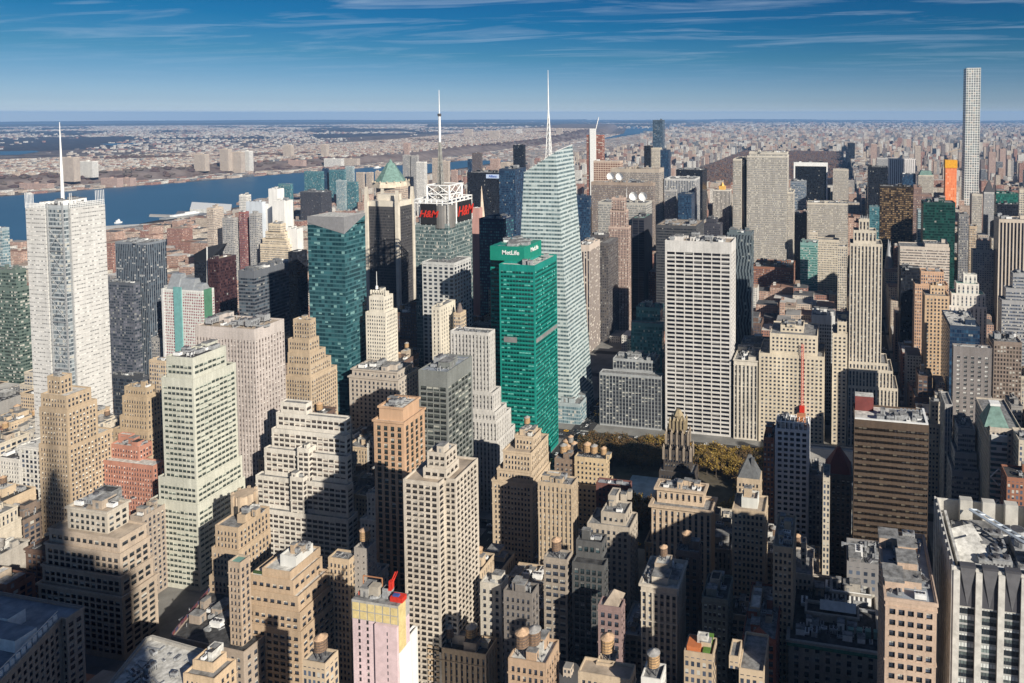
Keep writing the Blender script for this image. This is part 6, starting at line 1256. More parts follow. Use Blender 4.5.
# ================================================================== GROUND, RIVER, HILLS
def ground_mesh():
    rings = [0.0]+[60*1.09**k for k in range(0, 86)]; rings = [r for r in rings if r < 46000]+[47500]
    na = 180; v = [(0, 0, 0)]; f = []
    for r in rings[1:]:
        for k in range(na):
            a = 2*math.pi*k/na; x, y = r*math.cos(a), r*math.sin(a); v.append((x, y, -drop(x, y)))
    for k in range(na): f.append((0, 1+k, 1+(k+1) % na))
    for j in range(len(rings)-2):
        b0 = 1+j*na; b1 = b0+na
        for k in range(na): f.append((b0+k, b1+k, b1+(k+1) % na, b0+(k+1) % na))
    me = bpy.data.meshes.new('ground'); me.from_pydata(v, [], f)
    o = bpy.data.objects.new('ground', me); COL.objects.link(o); o['kind'] = 'structure'; return o
gnd = ground_mesh()
m, t, p = new_mat('ground')
ge = N(t, 'ShaderNodeNewGeometry'); s_ = N(t, 'ShaderNodeSeparateXYZ'); L(t, ge.outputs['Position'], s_.inputs[0])
def noise(t, vec, scale, detail=6, rough=.6):
    n = N(t, 'ShaderNodeTexNoise'); n.inputs['Scale'].default_value = scale; n.inputs['Detail'].default_value = detail; n.inputs['Roughness'].default_value = rough; L(t, vec, n.inputs['Vector']); return n.outputs[0]
P_ = ge.outputs['Position']
asph = mixc(t, noise(t, P_, .05), (0.035, 0.036, 0.04), (0.065, 0.063, 0.06))
n1_ = noise(t, P_, .0009, 9, .7); n2_ = noise(t, P_, .006, 8, .7)
land = mixc(t, mathn(t, 'GREATER_THAN', n2_, .50), (0.085, 0.065, 0.062), (0.17, 0.145, 0.13))
land = mixc(t, mathn(t, 'GREATER_THAN', n1_, .60), land, (0.075, 0.060, 0.060))
farw = mathn(t, 'LESS_THAN', s_.outputs[0], -6800.0)
land = mixc(t, farw, land, mixc(t, mathn(t, 'GREATER_THAN', n2_, .58), (0.045, 0.042, 0.050), (0.12, 0.105, 0.10)))
# city zone = the island and its streets
far = mathn(t, 'GREATER_THAN', s_.outputs[1], 2050.0)
west = mathn(t, 'LESS_THAN', s_.outputs[0], -2600.0)
L(t, mixc(t, mathn(t, 'MAXIMUM', far, west), asph, land), p.inputs['Base Color']); p.inputs['Roughness'].default_value = .95; p.inputs['Specular IOR Level'].default_value = .1
gnd.data.materials.append(m)
west_bank = [(-90, 210), (-30, 201), (0, 197), (100, 189), (180, 183), (256, 176.5), (330, 170.5), (400, 165.5), (450, 162.5), (475, 159), (520, 152), (560, 146), (600, 139), (624, 133.5), (626, 128.5), (634, 125.4)]
east_bank = [(-90, 272), (0, 252), (100, 233), (150, 222), (240, 207), (300, 197), (400, 177), (440, 171.5), (470, 167), (512, 160.5), (560, 153.5), (600, 147), (640, 141), (668, 133.5), (684, 127.5), (700, 125.6)]
wb = [at_Z(a, b) for a, b in west_bank]; eb = [at_Z(a, b) for a, b in east_bank]
def resample(P, n):
    d = [0]
    for i in range(1, len(P)): d.append(d[-1]+math.hypot(P[i][0]-P[i-1][0], P[i][1]-P[i-1][1]))
    out = []
    for k in range(n):
        s0 = (k/(n-1))*(len(P)-1); i = min(int(s0), len(P)-2); f = s0-i
        out.append((P[i][0]*(1-f)+P[i+1][0]*f, P[i][1]*(1-f)+P[i+1][1]*f))
    return out
NW_ = 120; A_ = resample(wb, NW_); E_ = resample(eb, NW_)
mb = MB()
for k in range(NW_-1):
    for j in range(6):
        q = []
        for kk, jj in ((k, j), (k+1, j), (k+1, j+1), (k, j+1)):
            x = A_[kk][0]*(1-jj/6)+E_[kk][0]*jj/6; y = A_[kk][1]*(1-jj/6)+E_[kk][1]*jj/6; q.append((x, y, 1.2-drop(x, y)))
        mb.quad(q[3], q[2], q[1], q[0])
m, t, p = new_mat('river_water'); ge = N(t, 'ShaderNodeNewGeometry')
mp_ = N(t, 'ShaderNodeMapping'); mp_.inputs['Scale'].default_value = (1, .35, 1); L(t, ge.outputs['Position'], mp_.inputs[0])
L(t, mixc(t, noise(t, mp_.outputs[0], .004, 8, .65), (0.022, 0.085, 0.165), (0.045, 0.135, 0.235)), p.inputs['Base Color']); p.inputs['Roughness'].default_value = .42; p.inputs['Specular IOR Level'].default_value = .35
bn = N(t, 'ShaderNodeBump'); bn.inputs['Strength'].default_value = .6; bn.inputs['Distance'].default_value = 2; L(t, noise(t, ge.outputs['Position'], .05, 5), bn.inputs['Height']); L(t, bn.outputs[0], p.inputs['Normal'])
rv = mb.build('river', [m]); rv['kind'] = 'structure'; M_water = m
for nm, pts in (('water', [(-30, 152.5), (0, 151.5), (36, 150.8), (40, 152), (18, 155), (-30, 155.5)]), ('water', [(100, 143.8), (138, 143.2), (140, 145), (112, 145.8)])):
    mb = MB(); mb.ngon([(x, y, 1.5-drop(x, y)) for x, y in (at_Z(a, b) for a, b in reversed(pts))]); o = mb.build(nm, [M_water]); o['kind'] = 'structure'
mb = MB()  # reservoir-like inlet east of the tall thin tower
mb.ngon([(x, y, 1.5-drop(x, y)) for x, y in (at_Z(a, b) for a, b in reversed([(1004, 149), (1060, 148), (1060, 151.5), (1004, 152)]))]); mb.build('water', [M_water])['kind'] = 'structure'
# wooded bluff and plateau on the far bank, ridges on the horizon
M_wood2 = plain('bare_woods', (0.17, 0.14, 0.13), .95, .4, .012, col2=(0.10, 0.075, 0.07)); M_wood2b = plain('far_woods', (0.05, 0.052, 0.058), .95, .3, .001)
WBK = [at_Z(a, b) for a, b in west_bank]
def bank_x(y):
    for i in range(len(WBK)-1):
        if WBK[i][1] <= y <= WBK[i+1][1]:
            f = (y-WBK[i][1])/(WBK[i+1][1]-WBK[i][1]); return WBK[i][0]*(1-f)+WBK[i+1][0]*f
    return WBK[0][0] if y < WBK[0][1] else WBK[-1][0]
def hnoise(x, y, s, seed=0):
    return (math.sin(x/s+seed)*math.cos(y/s*1.3+seed*2)+.5*math.sin(x/s*2.3+1.7*seed)*math.sin(y/s*2.1)+.3*math.cos(x/s*5.1)*math.sin(y/s*4.3+seed))/1.8
PLAT = 48
def plateau(x, y):
    """height of the land west of the river"""
    d = bank_x(y)-x
    if d < 0: return 0.0
    h = PLAT+14*hnoise(x, y, 900, 1)
    hh = max(0, min(1, (d-230)/160.0))
    if y > 7500: h += 40*min(1, (y-7500)/1500)
    back = max(0, min(1, (2600-d)/900.0)); return h*hh*hh*(3-2*hh)*(back if d > 1700 else 1)
mb = MB(); ys_ = list(np.arange(-2000, 7000, 160))+list(np.arange(7000, 17500, 300)); ds_ = [180, 240, 290, 340, 400, 520, 700, 950, 1250, 1600, 1900, 2200, 2700]
for i in range(len(ys_)-1):
    for j in range(len(ds_)-1):
        q = []
        for yy, dd in ((ys_[i], ds_[j]), (ys_[i], ds_[j+1]), (ys_[i+1], ds_[j+1]), (ys_[i+1], ds_[j])):
            x = bank_x(yy)-dd; q.append((x, yy, plateau(x, yy)-drop(x, yy)+(.5 if 200 < dd < 2650 else -.5)))
        mb.quad(q[3], q[2], q[1], q[0])
bl = mb.build('hills', [M_wood2]); bl['kind'] = 'structure'
def ridge(name, r, a0, a1, h, seed, n=90, depth=2500, mat=M_wood2b):
    mb = MB(); prev = None
    for k in range(n+1):
        a = R(a0+(a1-a0)*k/n); hh = h*(.75+.35*hnoise(a*9000, seed*77, 700, seed)); c = []
        for rr_, f in ((r-depth, -.08), (r-depth*.5, .7), (r, 1), (r+depth, -.1)):
            x, y = rr_*math.sin(a), rr_*math.cos(a); c.append((x, y, hh*f-drop(x, y)))
        if prev:
            for j in range(3): mb.quad(prev[j], c[j], c[j+1], prev[j+1])
        prev = c
    o = mb.build(name, [mat]); o['kind'] = 'structure'
ridge('hills', 30000, -75, -12, 95, 1, mat=M_wood2b); ridge('hills', 41000, -78, -20, 165, 2); ridge('hills', 44000, -25, 40, 135, 3); ridge('hills', 21000, -32, -13.5, 85, 4, depth=1800); ridge('hills', 34000, -14, 30, 60, 5)
# the headland dropping to the river in the distance
# ------------------------------------------------------------------ streets: pavements, markings
avx = [AV[k] for k in ('12', '11', '10', '9', '8', '7', '6', '5', 'mad', 'park', 'lex', '3', '2', '1')]
mb = MB(); 
for st in range(34, 60):
    y0 = S(st)+(13 if st in (34, 42, 57) else 9); y1 = S(st+1)-(13 if st+1 in (34, 42, 57) else 9)
    for a, b in zip(avx[:-1], avx[1:]):
        if 40 <= st <= 41 and a == AV['6']: continue
        mb.box(a+11, b-11, y0-3, y1+3, 0, .15, 0, 0, bottom=False)
o = mb.build('pavement', [plain('pavement', (0.20, 0.195, 0.185), .9, .3, .05)]); o['kind'] = 'structure'
mb = MB()
for X in avx[4:11]:
    for ln in (-3.4, 0, 3.4):
        for y in np.arange(60, 1500, 9): mb.quad((X+ln-.09, y, .004+.02), (X+ln+.09, y, .024), (X+ln+.09, y+3.5, .024), (X+ln-.09, y+3.5, .024))
    for st in range(35, 53):
        for s0 in (-11, 9):
            for k in range(14): xx = X-8+k*1.2; mb.quad((xx, S(st)+s0, .026), (xx+.6, S(st)+s0, .026), (xx+.6, S(st)+s0+2.4, .026), (xx, S(st)+s0+2.4, .026))
o = mb.build('road_markings', [plain('road_paint', (.62, .62, .58), .8)]); o['kind'] = 'structure'
# ------------------------------------------------------------------ Bryant-park-like square
PKx0, PKx1, PKy0, PKy1 = AV['6']+14, -48, S(40)+12, S(42)-13
mb = MB(); mb.box(PKx0, PKx1, PKy0, PKy1, 0, .16, bottom=False); o = mb.build('park_ground', [plain('park_soil', (.10, .085, .06), .95, .4, .1)]); o['kind'] = 'structure'
mb = MB(); mb.box(PKx0+62, PKx1-62, PKy0+44, PKy1-52, .16, .34, bottom=False); o = mb.build('skating_rink', [plain('rink_ice', (.30, .38, .46), .35, .3, .15)]); tag(o, 'pale blue ice rink set among the park trees', 'ice rink')
rk = thing('rink_pavilion', 'white tent pavilion with pointed roofs beside the ice rink', 'tent', (PKx0+60, PKy0+26, .16))
mb = MB(); mb.box(PKx0+40, PKx0+72, PKy0+22, PKy0+30, .16, 5); mb.build('wall', [plain('pavilion_blue', (.10, .2, .36), .5)], rk)
mb = MB()
for q in range(4): mb.cone(PKx0+44+q*8, PKy0+26, 5, 9, 5.6, .3, 4)
mb.build('tent_roof', [M_white], rk)
# trees: tapered trunk, limbs, leaf-sized faces through the crown
def tree_meshes(seed, cols, dens=900, R0=5.0, Hh=13):
    rr = random.Random(seed); tb_ = MB(); tb_.cone(0, 0, 0, Hh*.45, .38, .24, 7)
    tips = []
    for k in range(9):
        a = rr.uniform(0, 6.28); e_ = rr.uniform(.5, 1.2); l_ = rr.uniform(3.2, 5.2); z0 = Hh*rr.uniform(.28, .45)
        q = (l_*math.cos(a)*math.cos(e_), l_*math.sin(a)*math.cos(e_), z0+l_*math.sin(e_)); tb_.bar((0, 0, z0), q, .12); tips.append(q)
        for j in range(2):
            b = (q[0]+rr.uniform(-2, 2), q[1]+rr.uniform(-2, 2), q[2]+rr.uniform(.5, 2.2)); tb_.bar(q, b, .06); tips.append(b)
    cb = MB()
    for k in range(dens):
        c = rr.choice(tips); s_ = rr.gauss(0, 1.05), rr.gauss(0, 1.05), rr.gauss(0, .8); x, y, z = c[0]+s_[0], c[1]+s_[1], c[2]+s_[2]+.4
        a = rr.uniform(0, 6.28); b = rr.uniform(-1, 1); l_ = rr.uniform(.28, .55)
        ux, uy, uz = l_*math.cos(a), l_*math.sin(a), l_*b*.6; vx, vy, vz = -l_*math.sin(a)*.7, l_*math.cos(a)*.7, l_*rr.uniform(-.6, .6)
        cb.quad((x-ux-vx, y-uy-vy, z-uz-vz), (x+ux-vx, y+uy-vy, z+uz-vz), (x+ux+vx, y+uy+vy, z+uz+vz), (x-ux+vx, y-uy+vy, z-uz+vz), rr.randrange(len(cols)))
    return tb_.mesh('trunk', [M_bark]), cb.mesh('crown', cols)
M_bark = plain('bark', (.09, .07, .055), .9, .3, 2)
def lf(n, c): return plain(n, c, .8, .35, 1.2)
gold_l = [lf('leaf_gold', (.24, .155, .03)), lf('leaf_yellow', (.30, .21, .05)), lf('leaf_ochre', (.15, .09, .025))]
brn_l = [lf('leaf_brown', (.12, .08, .04)), lf('leaf_rust', (.16, .09, .035)), lf('leaf_olive', (.06, .055, .028))]
TR = [tree_meshes(1, gold_l, 1300), tree_meshes(2, brn_l, 700), tree_meshes(3, gold_l+brn_l[:1], 900), tree_meshes(4, brn_l, 450), tree_meshes(5, brn_l+gold_l[2:], 700)]
nb_tree = 0
def tree(x, y, kind, s, label, group):
    tt = thing('tree', label, 'tree', (x, y, .16), group)
    for nm, me in zip(('trunk', 'crown'), TR[kind]):
        o = bpy.data.objects.new(nm, me); COL.objects.link(o); o.parent = tt; o.scale = (s, s, s); o.rotation_euler = (0, 0, random.uniform(0, 6.28))
gpts = [(x, y) for x in np.arange(PKx0+6, PKx1-3, 8.6) for y in list(np.arange(PKy0+4, PKy0+30, 8.5))+list(np.arange(PKy1-40, PKy1-2, 8.5))]
gpts += [(PKx0+6+8.6*i, y) for i in range(4) for y in np.arange(PKy0+30, PKy1-44, 9)]
gpts += [(PKx1-6-8.6*i, y) for i in range(3) for y in np.arange(PKy0+30, PKy1-44, 9)]
for (x, y) in gpts:
    x += random.uniform(-2, 2); y += random.uniform(-2, 2); sx, sy, D = proj(x, y, 8)
    g_ = (sx > 700 and sy > 438 and sx < 740) or (sx > 690 and sy < 455 and random.random() < .8) or (sy > 492 and sx < 640 and random.random() < .8) or (650 < sx < 668 and sy < 445) or random.random() < .07
    kd = random.choice((0, 2)) if g_ else random.choice((1, 3, 4, 4))
    tree(x, y, kd, random.uniform(.85, 1.25), 'golden leaved tree in the park square among brown ones' if g_ else 'brown autumn tree in the park square, thinning and dull', 'golden trees in the park square' if g_ else 'brown trees in the park square')
# ------------------------------------------------------------------ cars
def car_meshes(col, nm):
    b = MB(); b.box(-.9, .9, -2.3, 2.3, .35, .95); b.box(-.8, .8, -2.25, 2.25, .2, .35)
    c = MB(); lo = [(-.82, -1.5, .95), (.82, -1.5, .95), (.82, 1.3, .95), (-.82, 1.3, .95)]; hi = [(-.68, -1.0, 1.5), (.68, -1.0, 1.5), (.68, .7, 1.5), (-.68, .7, 1.5)]
    for k in range(4): c.quad(lo[k], lo[(k+1) % 4], hi[(k+1) % 4], hi[k], 0)
    c.ngon(hi, 1)
    w_ = MB()
    for x in (-.82, .82):
        for y in (-1.45, 1.45):
            pts = [(x, y+.34*math.cos(q*.785), .34+.34*math.sin(q*.785)) for q in range(8)]; w_.ngon(pts if x > 0 else pts[::-1]); w_.ngon([(x*.8, p[1], p[2]) for p in (pts[::-1] if x > 0 else pts)])
            for q in range(8): a_, b_ = pts[q], pts[(q+1) % 8]; w_.quad(a_, b_, (x*.8, b_[1], b_[2]), (x*.8, a_[1], a_[2]))
    cm_ = plain('car_paint_'+nm, col, .3, .05, 1, 0, .6)
    return [('body', b.mesh('body', [cm_])), ('cabin', c.mesh('cabin', [plain('car_glass', (.02, .025, .03), .1, .1, 1, 0, .6), cm_])), ('wheels', w_.mesh('wheels', [M_dmetal]))]
CARS = [(car_meshes((.70, .38, .02), 'yellow'), 'yellow taxi', 'taxi'), (car_meshes((.7, .7, .7), 'white'), 'white car', 'car'), (car_meshes((.02, .02, .025), 'black'), 'black car', 'car'), (car_meshes((.25, .26, .28), 'grey'), 'grey car', 'car')]
nc = 0
def carat(x, y, rz, where):
    global nc
    cs_, nm, cat = random.choice(CARS); tt = thing('taxi' if cat == 'taxi' else 'car', '%s driving on %s' % (nm, where), cat, (x, y, .03), '%ss on %s' % (nm, where)); tt.rotation_euler = (0, 0, rz)
    for n_, me in cs_: o = bpy.data.objects.new(n_, me); COL.objects.link(o); o.parent = tt
    nc += 1
for ln in (-5.2, -1.7, 1.7, 5.2):
    y = 600
    while y < 1150:
        y += random.uniform(7, 26)
        sx, sy, D = proj(AV['6']+ln, y, 1)
        carat(AV['6']+ln, y, 0, 'the avenue west of the park') if y < 760 else None
    y = 560
    while y < 1000: y += random.uniform(9, 30); carat(AV['5']+ln, y, math.pi, 'the shaded avenue canyon at right')
for ln in (-6, -2.5, 2.5, 6):
    x = -330
    while x < -20: x += random.uniform(7, 22); carat(x, S(42)+ln, math.pi/2, 'the wide street behind the park')
for ln in (-1.8, 1.8):
    x = -330
    while x < -60: x += random.uniform(7, 20); carat(x, S(40)+ln, math.pi/2, 'the street before the park')
# ------------------------------------------------------------------ piers, ship and boats
Mp = plain('pier_deck', (.42, .40, .37), .9, .2, .02)
def slab_at(name, label, cat, pts, z0, z1, mat, wallm=None, parts='roof'):
    P = [at_Z(a, b) for a, b in pts]; 
    A = sum(P[i][0]*P[(i+1) % len(P)][1]-P[(i+1) % len(P)][0]*P[i][1] for i in range(len(P)))
    if A < 0: P = P[::-1]
    cx0 = sum(p[0] for p in P)/len(P); cy0 = sum(p[1] for p in P)/len(P); dz = drop(cx0, cy0); tt = thing(name, label, cat, (cx0, cy0, z0-dz)); mb = MB(); n = len(P)
    for i in range(n): j = (i+1) % n; mb.quad((P[i][0], P[i][1], z0-dz), (P[j][0], P[j][1], z0-dz), (P[j][0], P[j][1], z1-dz), (P[i][0], P[i][1], z1-dz))
    mb.build('wall', [wallm or mat], tt); mb = MB(); mb.ngon([(p[0], p[1], z1-dz) for p in P]); mb.build(parts, [mat], tt); return tt
slab_at('pier', 'long flat concrete pier reaching into the river', 'pier', [(149, 217), (198, 219), (198, 216.8), (150, 215.3)], -2, 4, Mp, parts='deck')
slab_at('pier', 'dark pier beside a moored grey ship', 'pier', [(176, 214.5), (226, 216), (226, 213.5), (178, 212.2)], -2, 4, plain('pier_dark', (.16, .17, .2)), parts='deck')
slab_at('pier_shed', 'large white roofed shed standing on the river pier', 'shed', [(190, 214), (231, 214.5), (232, 209), (192, 206.5)], 4, 16, M_white, plain('shed_wall', (.5, .5, .48)))
slab_at('pier_shed', 'long pale convention shed along the near shore', 'shed', [(103, 238), (158, 232), (158, 228), (106, 231)], .2, 14, plain('shed_pale', (.58, .57, .54), .8, .15, .02), plain('shed_wall2', (.4, .4, .4)))
def boat(sx, sy, label, L_=60, w_=14, col=M_white):
    x, y = at_Z(sx, sy); z = 1.4-drop(x, y); tt = thing('boat', label, 'boat', (x, y, z))
    mb = MB(); mb.ngon([(x-w_/2, y-L_/2, z), (x-w_/2, y+L_*.3, z), (x, y+L_/2, z), (x+w_/2, y+L_*.3, z), (x+w_/2, y-L_/2, z)][::-1]); 
    P = [(x-w_/2, y-L_/2), (x+w_/2, y-L_/2), (x+w_/2, y+L_*.3), (x, y+L_/2), (x-w_/2, y+L_*.3)]
    for i in range(5): j = (i+1) % 5; mb.quad((P[i][0], P[i][1], z), (P[j][0], P[j][1], z), (P[j][0], P[j][1], z+4), (P[i][0], P[i][1], z+4))
    mb.ngon([(a, b, z+4) for a, b in P]); mb.build('hull', [col], tt)
    mb = MB(); mb.box(x-w_*.3, x+w_*.3, y-L_*.35, y+L_*.1, z+4, z+9); mb.box(x-w_*.2, x+w_*.2, y-L_*.1, y+L_*.05, z+9, z+12); mb.build('cabin', [M_white], tt)
boat(579, 147.5, 'white ferry on the distant bend of the river'); boat(444, 163.2, 'white boat near the far bank between the towers', 90, 20); boat(119, 223.6, 'tiny white boat on open water left', 22, 7); boat(378, 168.3, 'white ferry beside the green pyramid roof', 60, 16); boat(192, 215.5, 'long grey warship moored at the dark pier', 200, 24, plain('ship_grey', (.28, .3, .32)))
# ================================================================== FILLING THE BLOCKS
SHORE = [(0, 240), (100, 228), (150, 222), (240, 207), (300, 197), (400, 177), (470, 167), (512, 160), (600, 147), (640, 141)]
def shore_y(sx):
    if sx < 0: return 252
    for i in range(len(SHORE)-1):
        if SHORE[i][0] <= sx <= SHORE[i+1][0]:
            f = (sx-SHORE[i][0])/(SHORE[i+1][0]-SHORE[i][0]); return SHORE[i][1]*(1-f)+SHORE[i+1][1]*f
    return 0
HB = [(h[0], h[1], h[2], h[3]) for h in HERO]
# views kept open in the photograph: the square, the avenue canyons
HB += [(1310, 884, 896, 268), (640, 562, 600, 440), (600, 590, 762, 505), (900, 560, 600, 402)]
def cap(x0, x1, y0, y1, H):
    pts = [proj(a, b, 10) for a in (x0, x1) for b in (y0, y1)]
    sa, sb = min(p[0] for p in pts), max(p[0] for p in pts); Dmin = min(p[2] for p in pts); Dmax = max(p[2] for p in pts)
    sy = shore_y((sa+sb)/2)
    lim = H
    if sy: lim = min(lim, CZ-Dmax*(sy+2-114)/FPX)
    for D, a, b, vb in HB:
        if Dmin < D-5 and sb > a+1 and sa < b-1:
            lim = min(lim, CZ-Dmax*(vb-114)/FPX)
    return lim, sa, sb, Dmin, Dmax
def hit(x0, x1, y0, y1, m=1.0):
    for f in FOOT:
        if x0 < f[1]+m and x1 > f[0]-m and y0 < f[3]+m and y1 > f[2]-m: return f
    return None
rr = random.Random(5)
GEN = []
def zone_height(x, y):
    st = (y-30)/80.4+34
    if x < -800: return rr.choice((14, 16, 18, 20, 22, 26, 34)) if rr.random() < .93 else rr.uniform(40, 75)
    if x < -520: return rr.uniform(18, 60)
    if st < 42.5: return rr.uniform(32, 78) if x < 70 else rr.uniform(35, 85)
    if st < 48: return rr.uniform(24, 70) if x > -246 else rr.uniform(50, 120)
    return rr.uniform(45, 140) if x > -800 else 30
for st in range(34, 60):
    for a, b in zip(avx[:-1], avx[1:]):
        if 40 <= st <= 41 and a == AV['6']: continue
        bx0, bx1 = a+15, b-15; by0, by1 = S(st)+(16 if st in (34, 42, 57) else 12), S(st+1)-(16 if st+1 in (42, 57) else 12)
        ym = (by0+by1)/2
        p = [proj(xx, yy, 20) for xx in (bx0, bx1) for yy in (by0, by1)]
        insc = max(q[0] for q in p) > -40 and min(q[0] for q in p) < 1064
        if not insc and not (a < 560 and 38 <= st < 41 and a > 40): continue
        for row in range(2):
            ry0, ry1 = (by0, ym-.6) if row == 0 else (ym+.6, by1)
            x = bx0
            while x < bx1-8:
                w_ = rr.uniform(14, 32) if a > -800 else rr.uniform(16, 44)
                if x+w_ > bx1-7: w_ = bx1-x
                H = zone_height(x, ry0); y0, y1 = ry0, ry1-rr.uniform(0, 5) if row == 0 else ry1
                xx0, xx1 = x, x+w_-.4; x += w_
                f = hit(xx0, xx1, y0, y1)
                if f:       # trim against the landmark
                    if f[0]-1.5-xx0 > 8: xx1 = f[0]-1.5
                    elif xx1-f[1]-1.5 > 8: xx0 = f[1]+1.5
                    elif f[2]-1.5-y0 > 22: y1 = f[2]-1.5
                    elif y1-f[3]-1.5 > 9: y0 = f[3]+1.5
                    else: continue
                    if hit(xx0, xx1, y0, y1, .8): continue
                lim, sa, sb, D0, D1 = cap(xx0, xx1, y0, y1, H)
                if not insc: H = rr.uniform(60, 150); lim = H  # unseen blocks east of the view, added at made-up heights to cast shade
                if y1 < 335: H = min(H, rr.uniform(18, 34))
                H = min(H, lim)
                if H < 7:
                    continue
                vis = sb > -5 and sa < 1029 and D0 > 150 and proj(xx0, y0, H)[1] < 690
                GEN.append([xx0, xx1, y0, y1, H, D0, sa, sb, vis])
def area(g):
    return ((g[7]-g[6])*(FPX*(g[3]-g[2]+g[4]*.7)/g[5])) if g[8] else 0
GEN.sort(key=lambda g: -area(g))
print('generics', len(GEN))
pal = [('tan brick', tan, 'tan'), ('ochre brick', tan2, 'tar'), ('cream', cream, 'grey'), ('grey brick', (.30, .29, .28), 'grey'), ('dark brown brick', (.15, .10, .08), 'tar'), ('red brick', (.27, .15, .11), 'tar'), ('white brick', (.64, .62, .58), 'white'), ('pinkish brick', (.42, .27, .22), 'grey'), ('stone grey', (.42, .39, .35), 'blue'), ('sooty brown', (.22, .17, .14), 'tar')]
wmode = [((.24, .76), (.22, .76), 2.6, 3.5, False), ((.14, .88), (.2, .80), 3.8, 3.8, False), ((.3, .76), (.15, .85), 2.6, 3.6, True)]
GST = {}
def gstyle(k, m_, geo_):
    key = (k, m_, geo_)
    if key not in GST:
        wx, wy, bay, fl, rib = wmode[m_]; nm, c, rf = pal[k]
        GST[key] = Style(c, bay, fl, wx, wy, geo=geo_, spand=tuple(v*.7 for v in c) if rib else None, rib=rib and geo_, bl=.28, rec=.35)
        GST[key].key = 'g%d%d%d' % (k, m_, geo_)
    return GST[key]
used_labels = {}
PL = [(proj((r[2]+r[3])/2, r[4], r[6]*.8), r) for r in REFS if r[0] != '']
PL = [(p, r) for p, r in PL if -30 < p[0] < 1054]
roofw = {'tan': 'tan roof', 'tar': 'black tar roof', 'grey': 'grey roof', 'white': 'white roof', 'blue': 'blue-grey roof'}
def make_label(k, H, g, roof, tk):
    sx, sy, D = proj((g[0]+g[1])/2, (g[2]+g[3])/2, H)
    cand = sorted(PL, key=lambda pr: abs(pr[0][0]-sx)+1.4*abs(pr[0][1]-sy))[:6]
    fl_ = max(2, int(H/3.6)); size = 'low' if H < 22 else ('mid-height' if H < 50 else 'tall')
    for extra in range(3):
        for pr in cand:
            p, r = pr; dx, dD = sx-p[0], D-p[2]
            rel = ('left of' if dx < -14 else 'right of' if dx > 14 else ('in front of' if dD < 0 else 'behind'))
            bits = [size, pal[k][0], 'block'] if extra == 0 else [size, pal[k][0], 'block, %s,' % roofw[roof]] if extra == 1 else [size, '%d-storey' % fl_, pal[k][0], 'block, %s%s,' % (roofw[roof], ' and tank' if tk else '')]
            lab = ' '.join(bits)+' '+rel+' the '+r[0]
            if lab not in used_labels: used_labels[lab] = 1; return lab
    n = used_labels[lab] = used_labels[lab]+1
    for wd in ('second', 'third', 'fourth', 'fifth', 'sixth', 'seventh', 'eighth'):
        l2 = wd+' '+lab
        if l2 not in used_labels: used_labels[l2] = 1; return l2
    return lab
ngeo = 0
for i, g in enumerate(GEN[:300]):
    if not g[8]: continue
    x0, x1, y0, y1, H, D = g[:6]
    k = rr.choice((0, 0, 1, 1, 2, 2, 3, 4, 5, 6, 8, 9)) if D < 900 else (rr.choice((0, 1, 1, 2, 2, 6, 7, 8, 3)) if x0 > -520 else rr.choice((0, 2, 5, 5, 6, 7, 7, 8, 3)))
    m_ = rr.randrange(3); geo_ = D < 620
    st = gstyle(k, m_, geo_); roof = rr.choice((pal[k][2], pal[k][2], 'grey', 'tar'))
    tk = H > 26 and rr.random() < .5 and D < 1100
    t = thing('city_building', make_label(k, H, g, roof, tk), 'building', ((x0+x1)/2, (y0+y1)/2, .15), 'ordinary city blocks of midtown')
    mb = MB(); panes = []; pw = rr.choice(((), (1,), (3,), (1, 3), ())) if x1-x0 < 40 else ()
    if H > 34 and rr.random() < .5:
        h1 = H*rr.uniform(.6, .85); tier_mesh(mb, panes, rect(x0, x1, y0, y1), .15, h1, st, 1.0, .3, belt=True, blank=pw)
        a = rr.uniform(.5, 4); b = rr.uniform(.5, 4); tier_mesh(mb, panes, rect(x0+a, x1-b, y0+rr.uniform(2, 6), y1-rr.uniform(.5, 3)), h1-1, H, st, 1.0, .2)
        q = (x0+a+1, x1-b-1, y0+7, y1-3)
    else: tier_mesh(mb, panes, rect(x0, x1, y0, y1), .15, H, st, 1.0, rr.choice((0, .4, .7)), belt=True, blank=pw); q = (x0+1, x1-1, y0+1, y1-1)
    mb.build('wall', [st.mat(), st.wmat(), ROOFS[roof], st.smat()], t)
    if geo_:
        # keep pane counts modest: the nearest hundred as windows, the rest one mesh
        pl = panes; place_panes_g = place_panes
        cand_n = 40
        vis_ = [pn for pn in pl]
        b_ = MB(); mats_ = st.panes()
        sel = sorted(vis_, key=lambda pn: proj(*pn[0])[2])[:cand_n]
        place_panes(t, sel, st); sid = set(id(z_) for z_ in sel); rest = [pn for pn in vis_ if id(pn) not in sid]
        for (x, y, z), w_, h_, a in rest:
            ux, uy = math.cos(a), math.sin(a); hx = w_/2+.03; hz = h_/2+.03; v_ = 3 if rr.random() < st.bl*.7 else rr.choice((0, 0, 1, 2))
            b_.quad((x-ux*hx, y-uy*hx, z-hz), (x+ux*hx, y+uy*hx, z-hz), (x+ux*hx, y+uy*hx, z+hz), (x-ux*hx, y-uy*hx, z+hz), v_)
        if rest: o = b_.build('windows', mats_, t); o['kind'] = 'stuff'
    if D < 1300 and x1-x0 > 9 and rr.random() < .75: penthouse(t, q[0], q[1], q[2], q[3], H-1.0, st, rr)
    if D < 1500:
        clutter(t, q[0], q[1], q[2], q[3], H-1.0, rr.choice((2, 3, 4, 5)) if D < 800 else 1, st.wmat(), 1 if tk else 0, big=False)
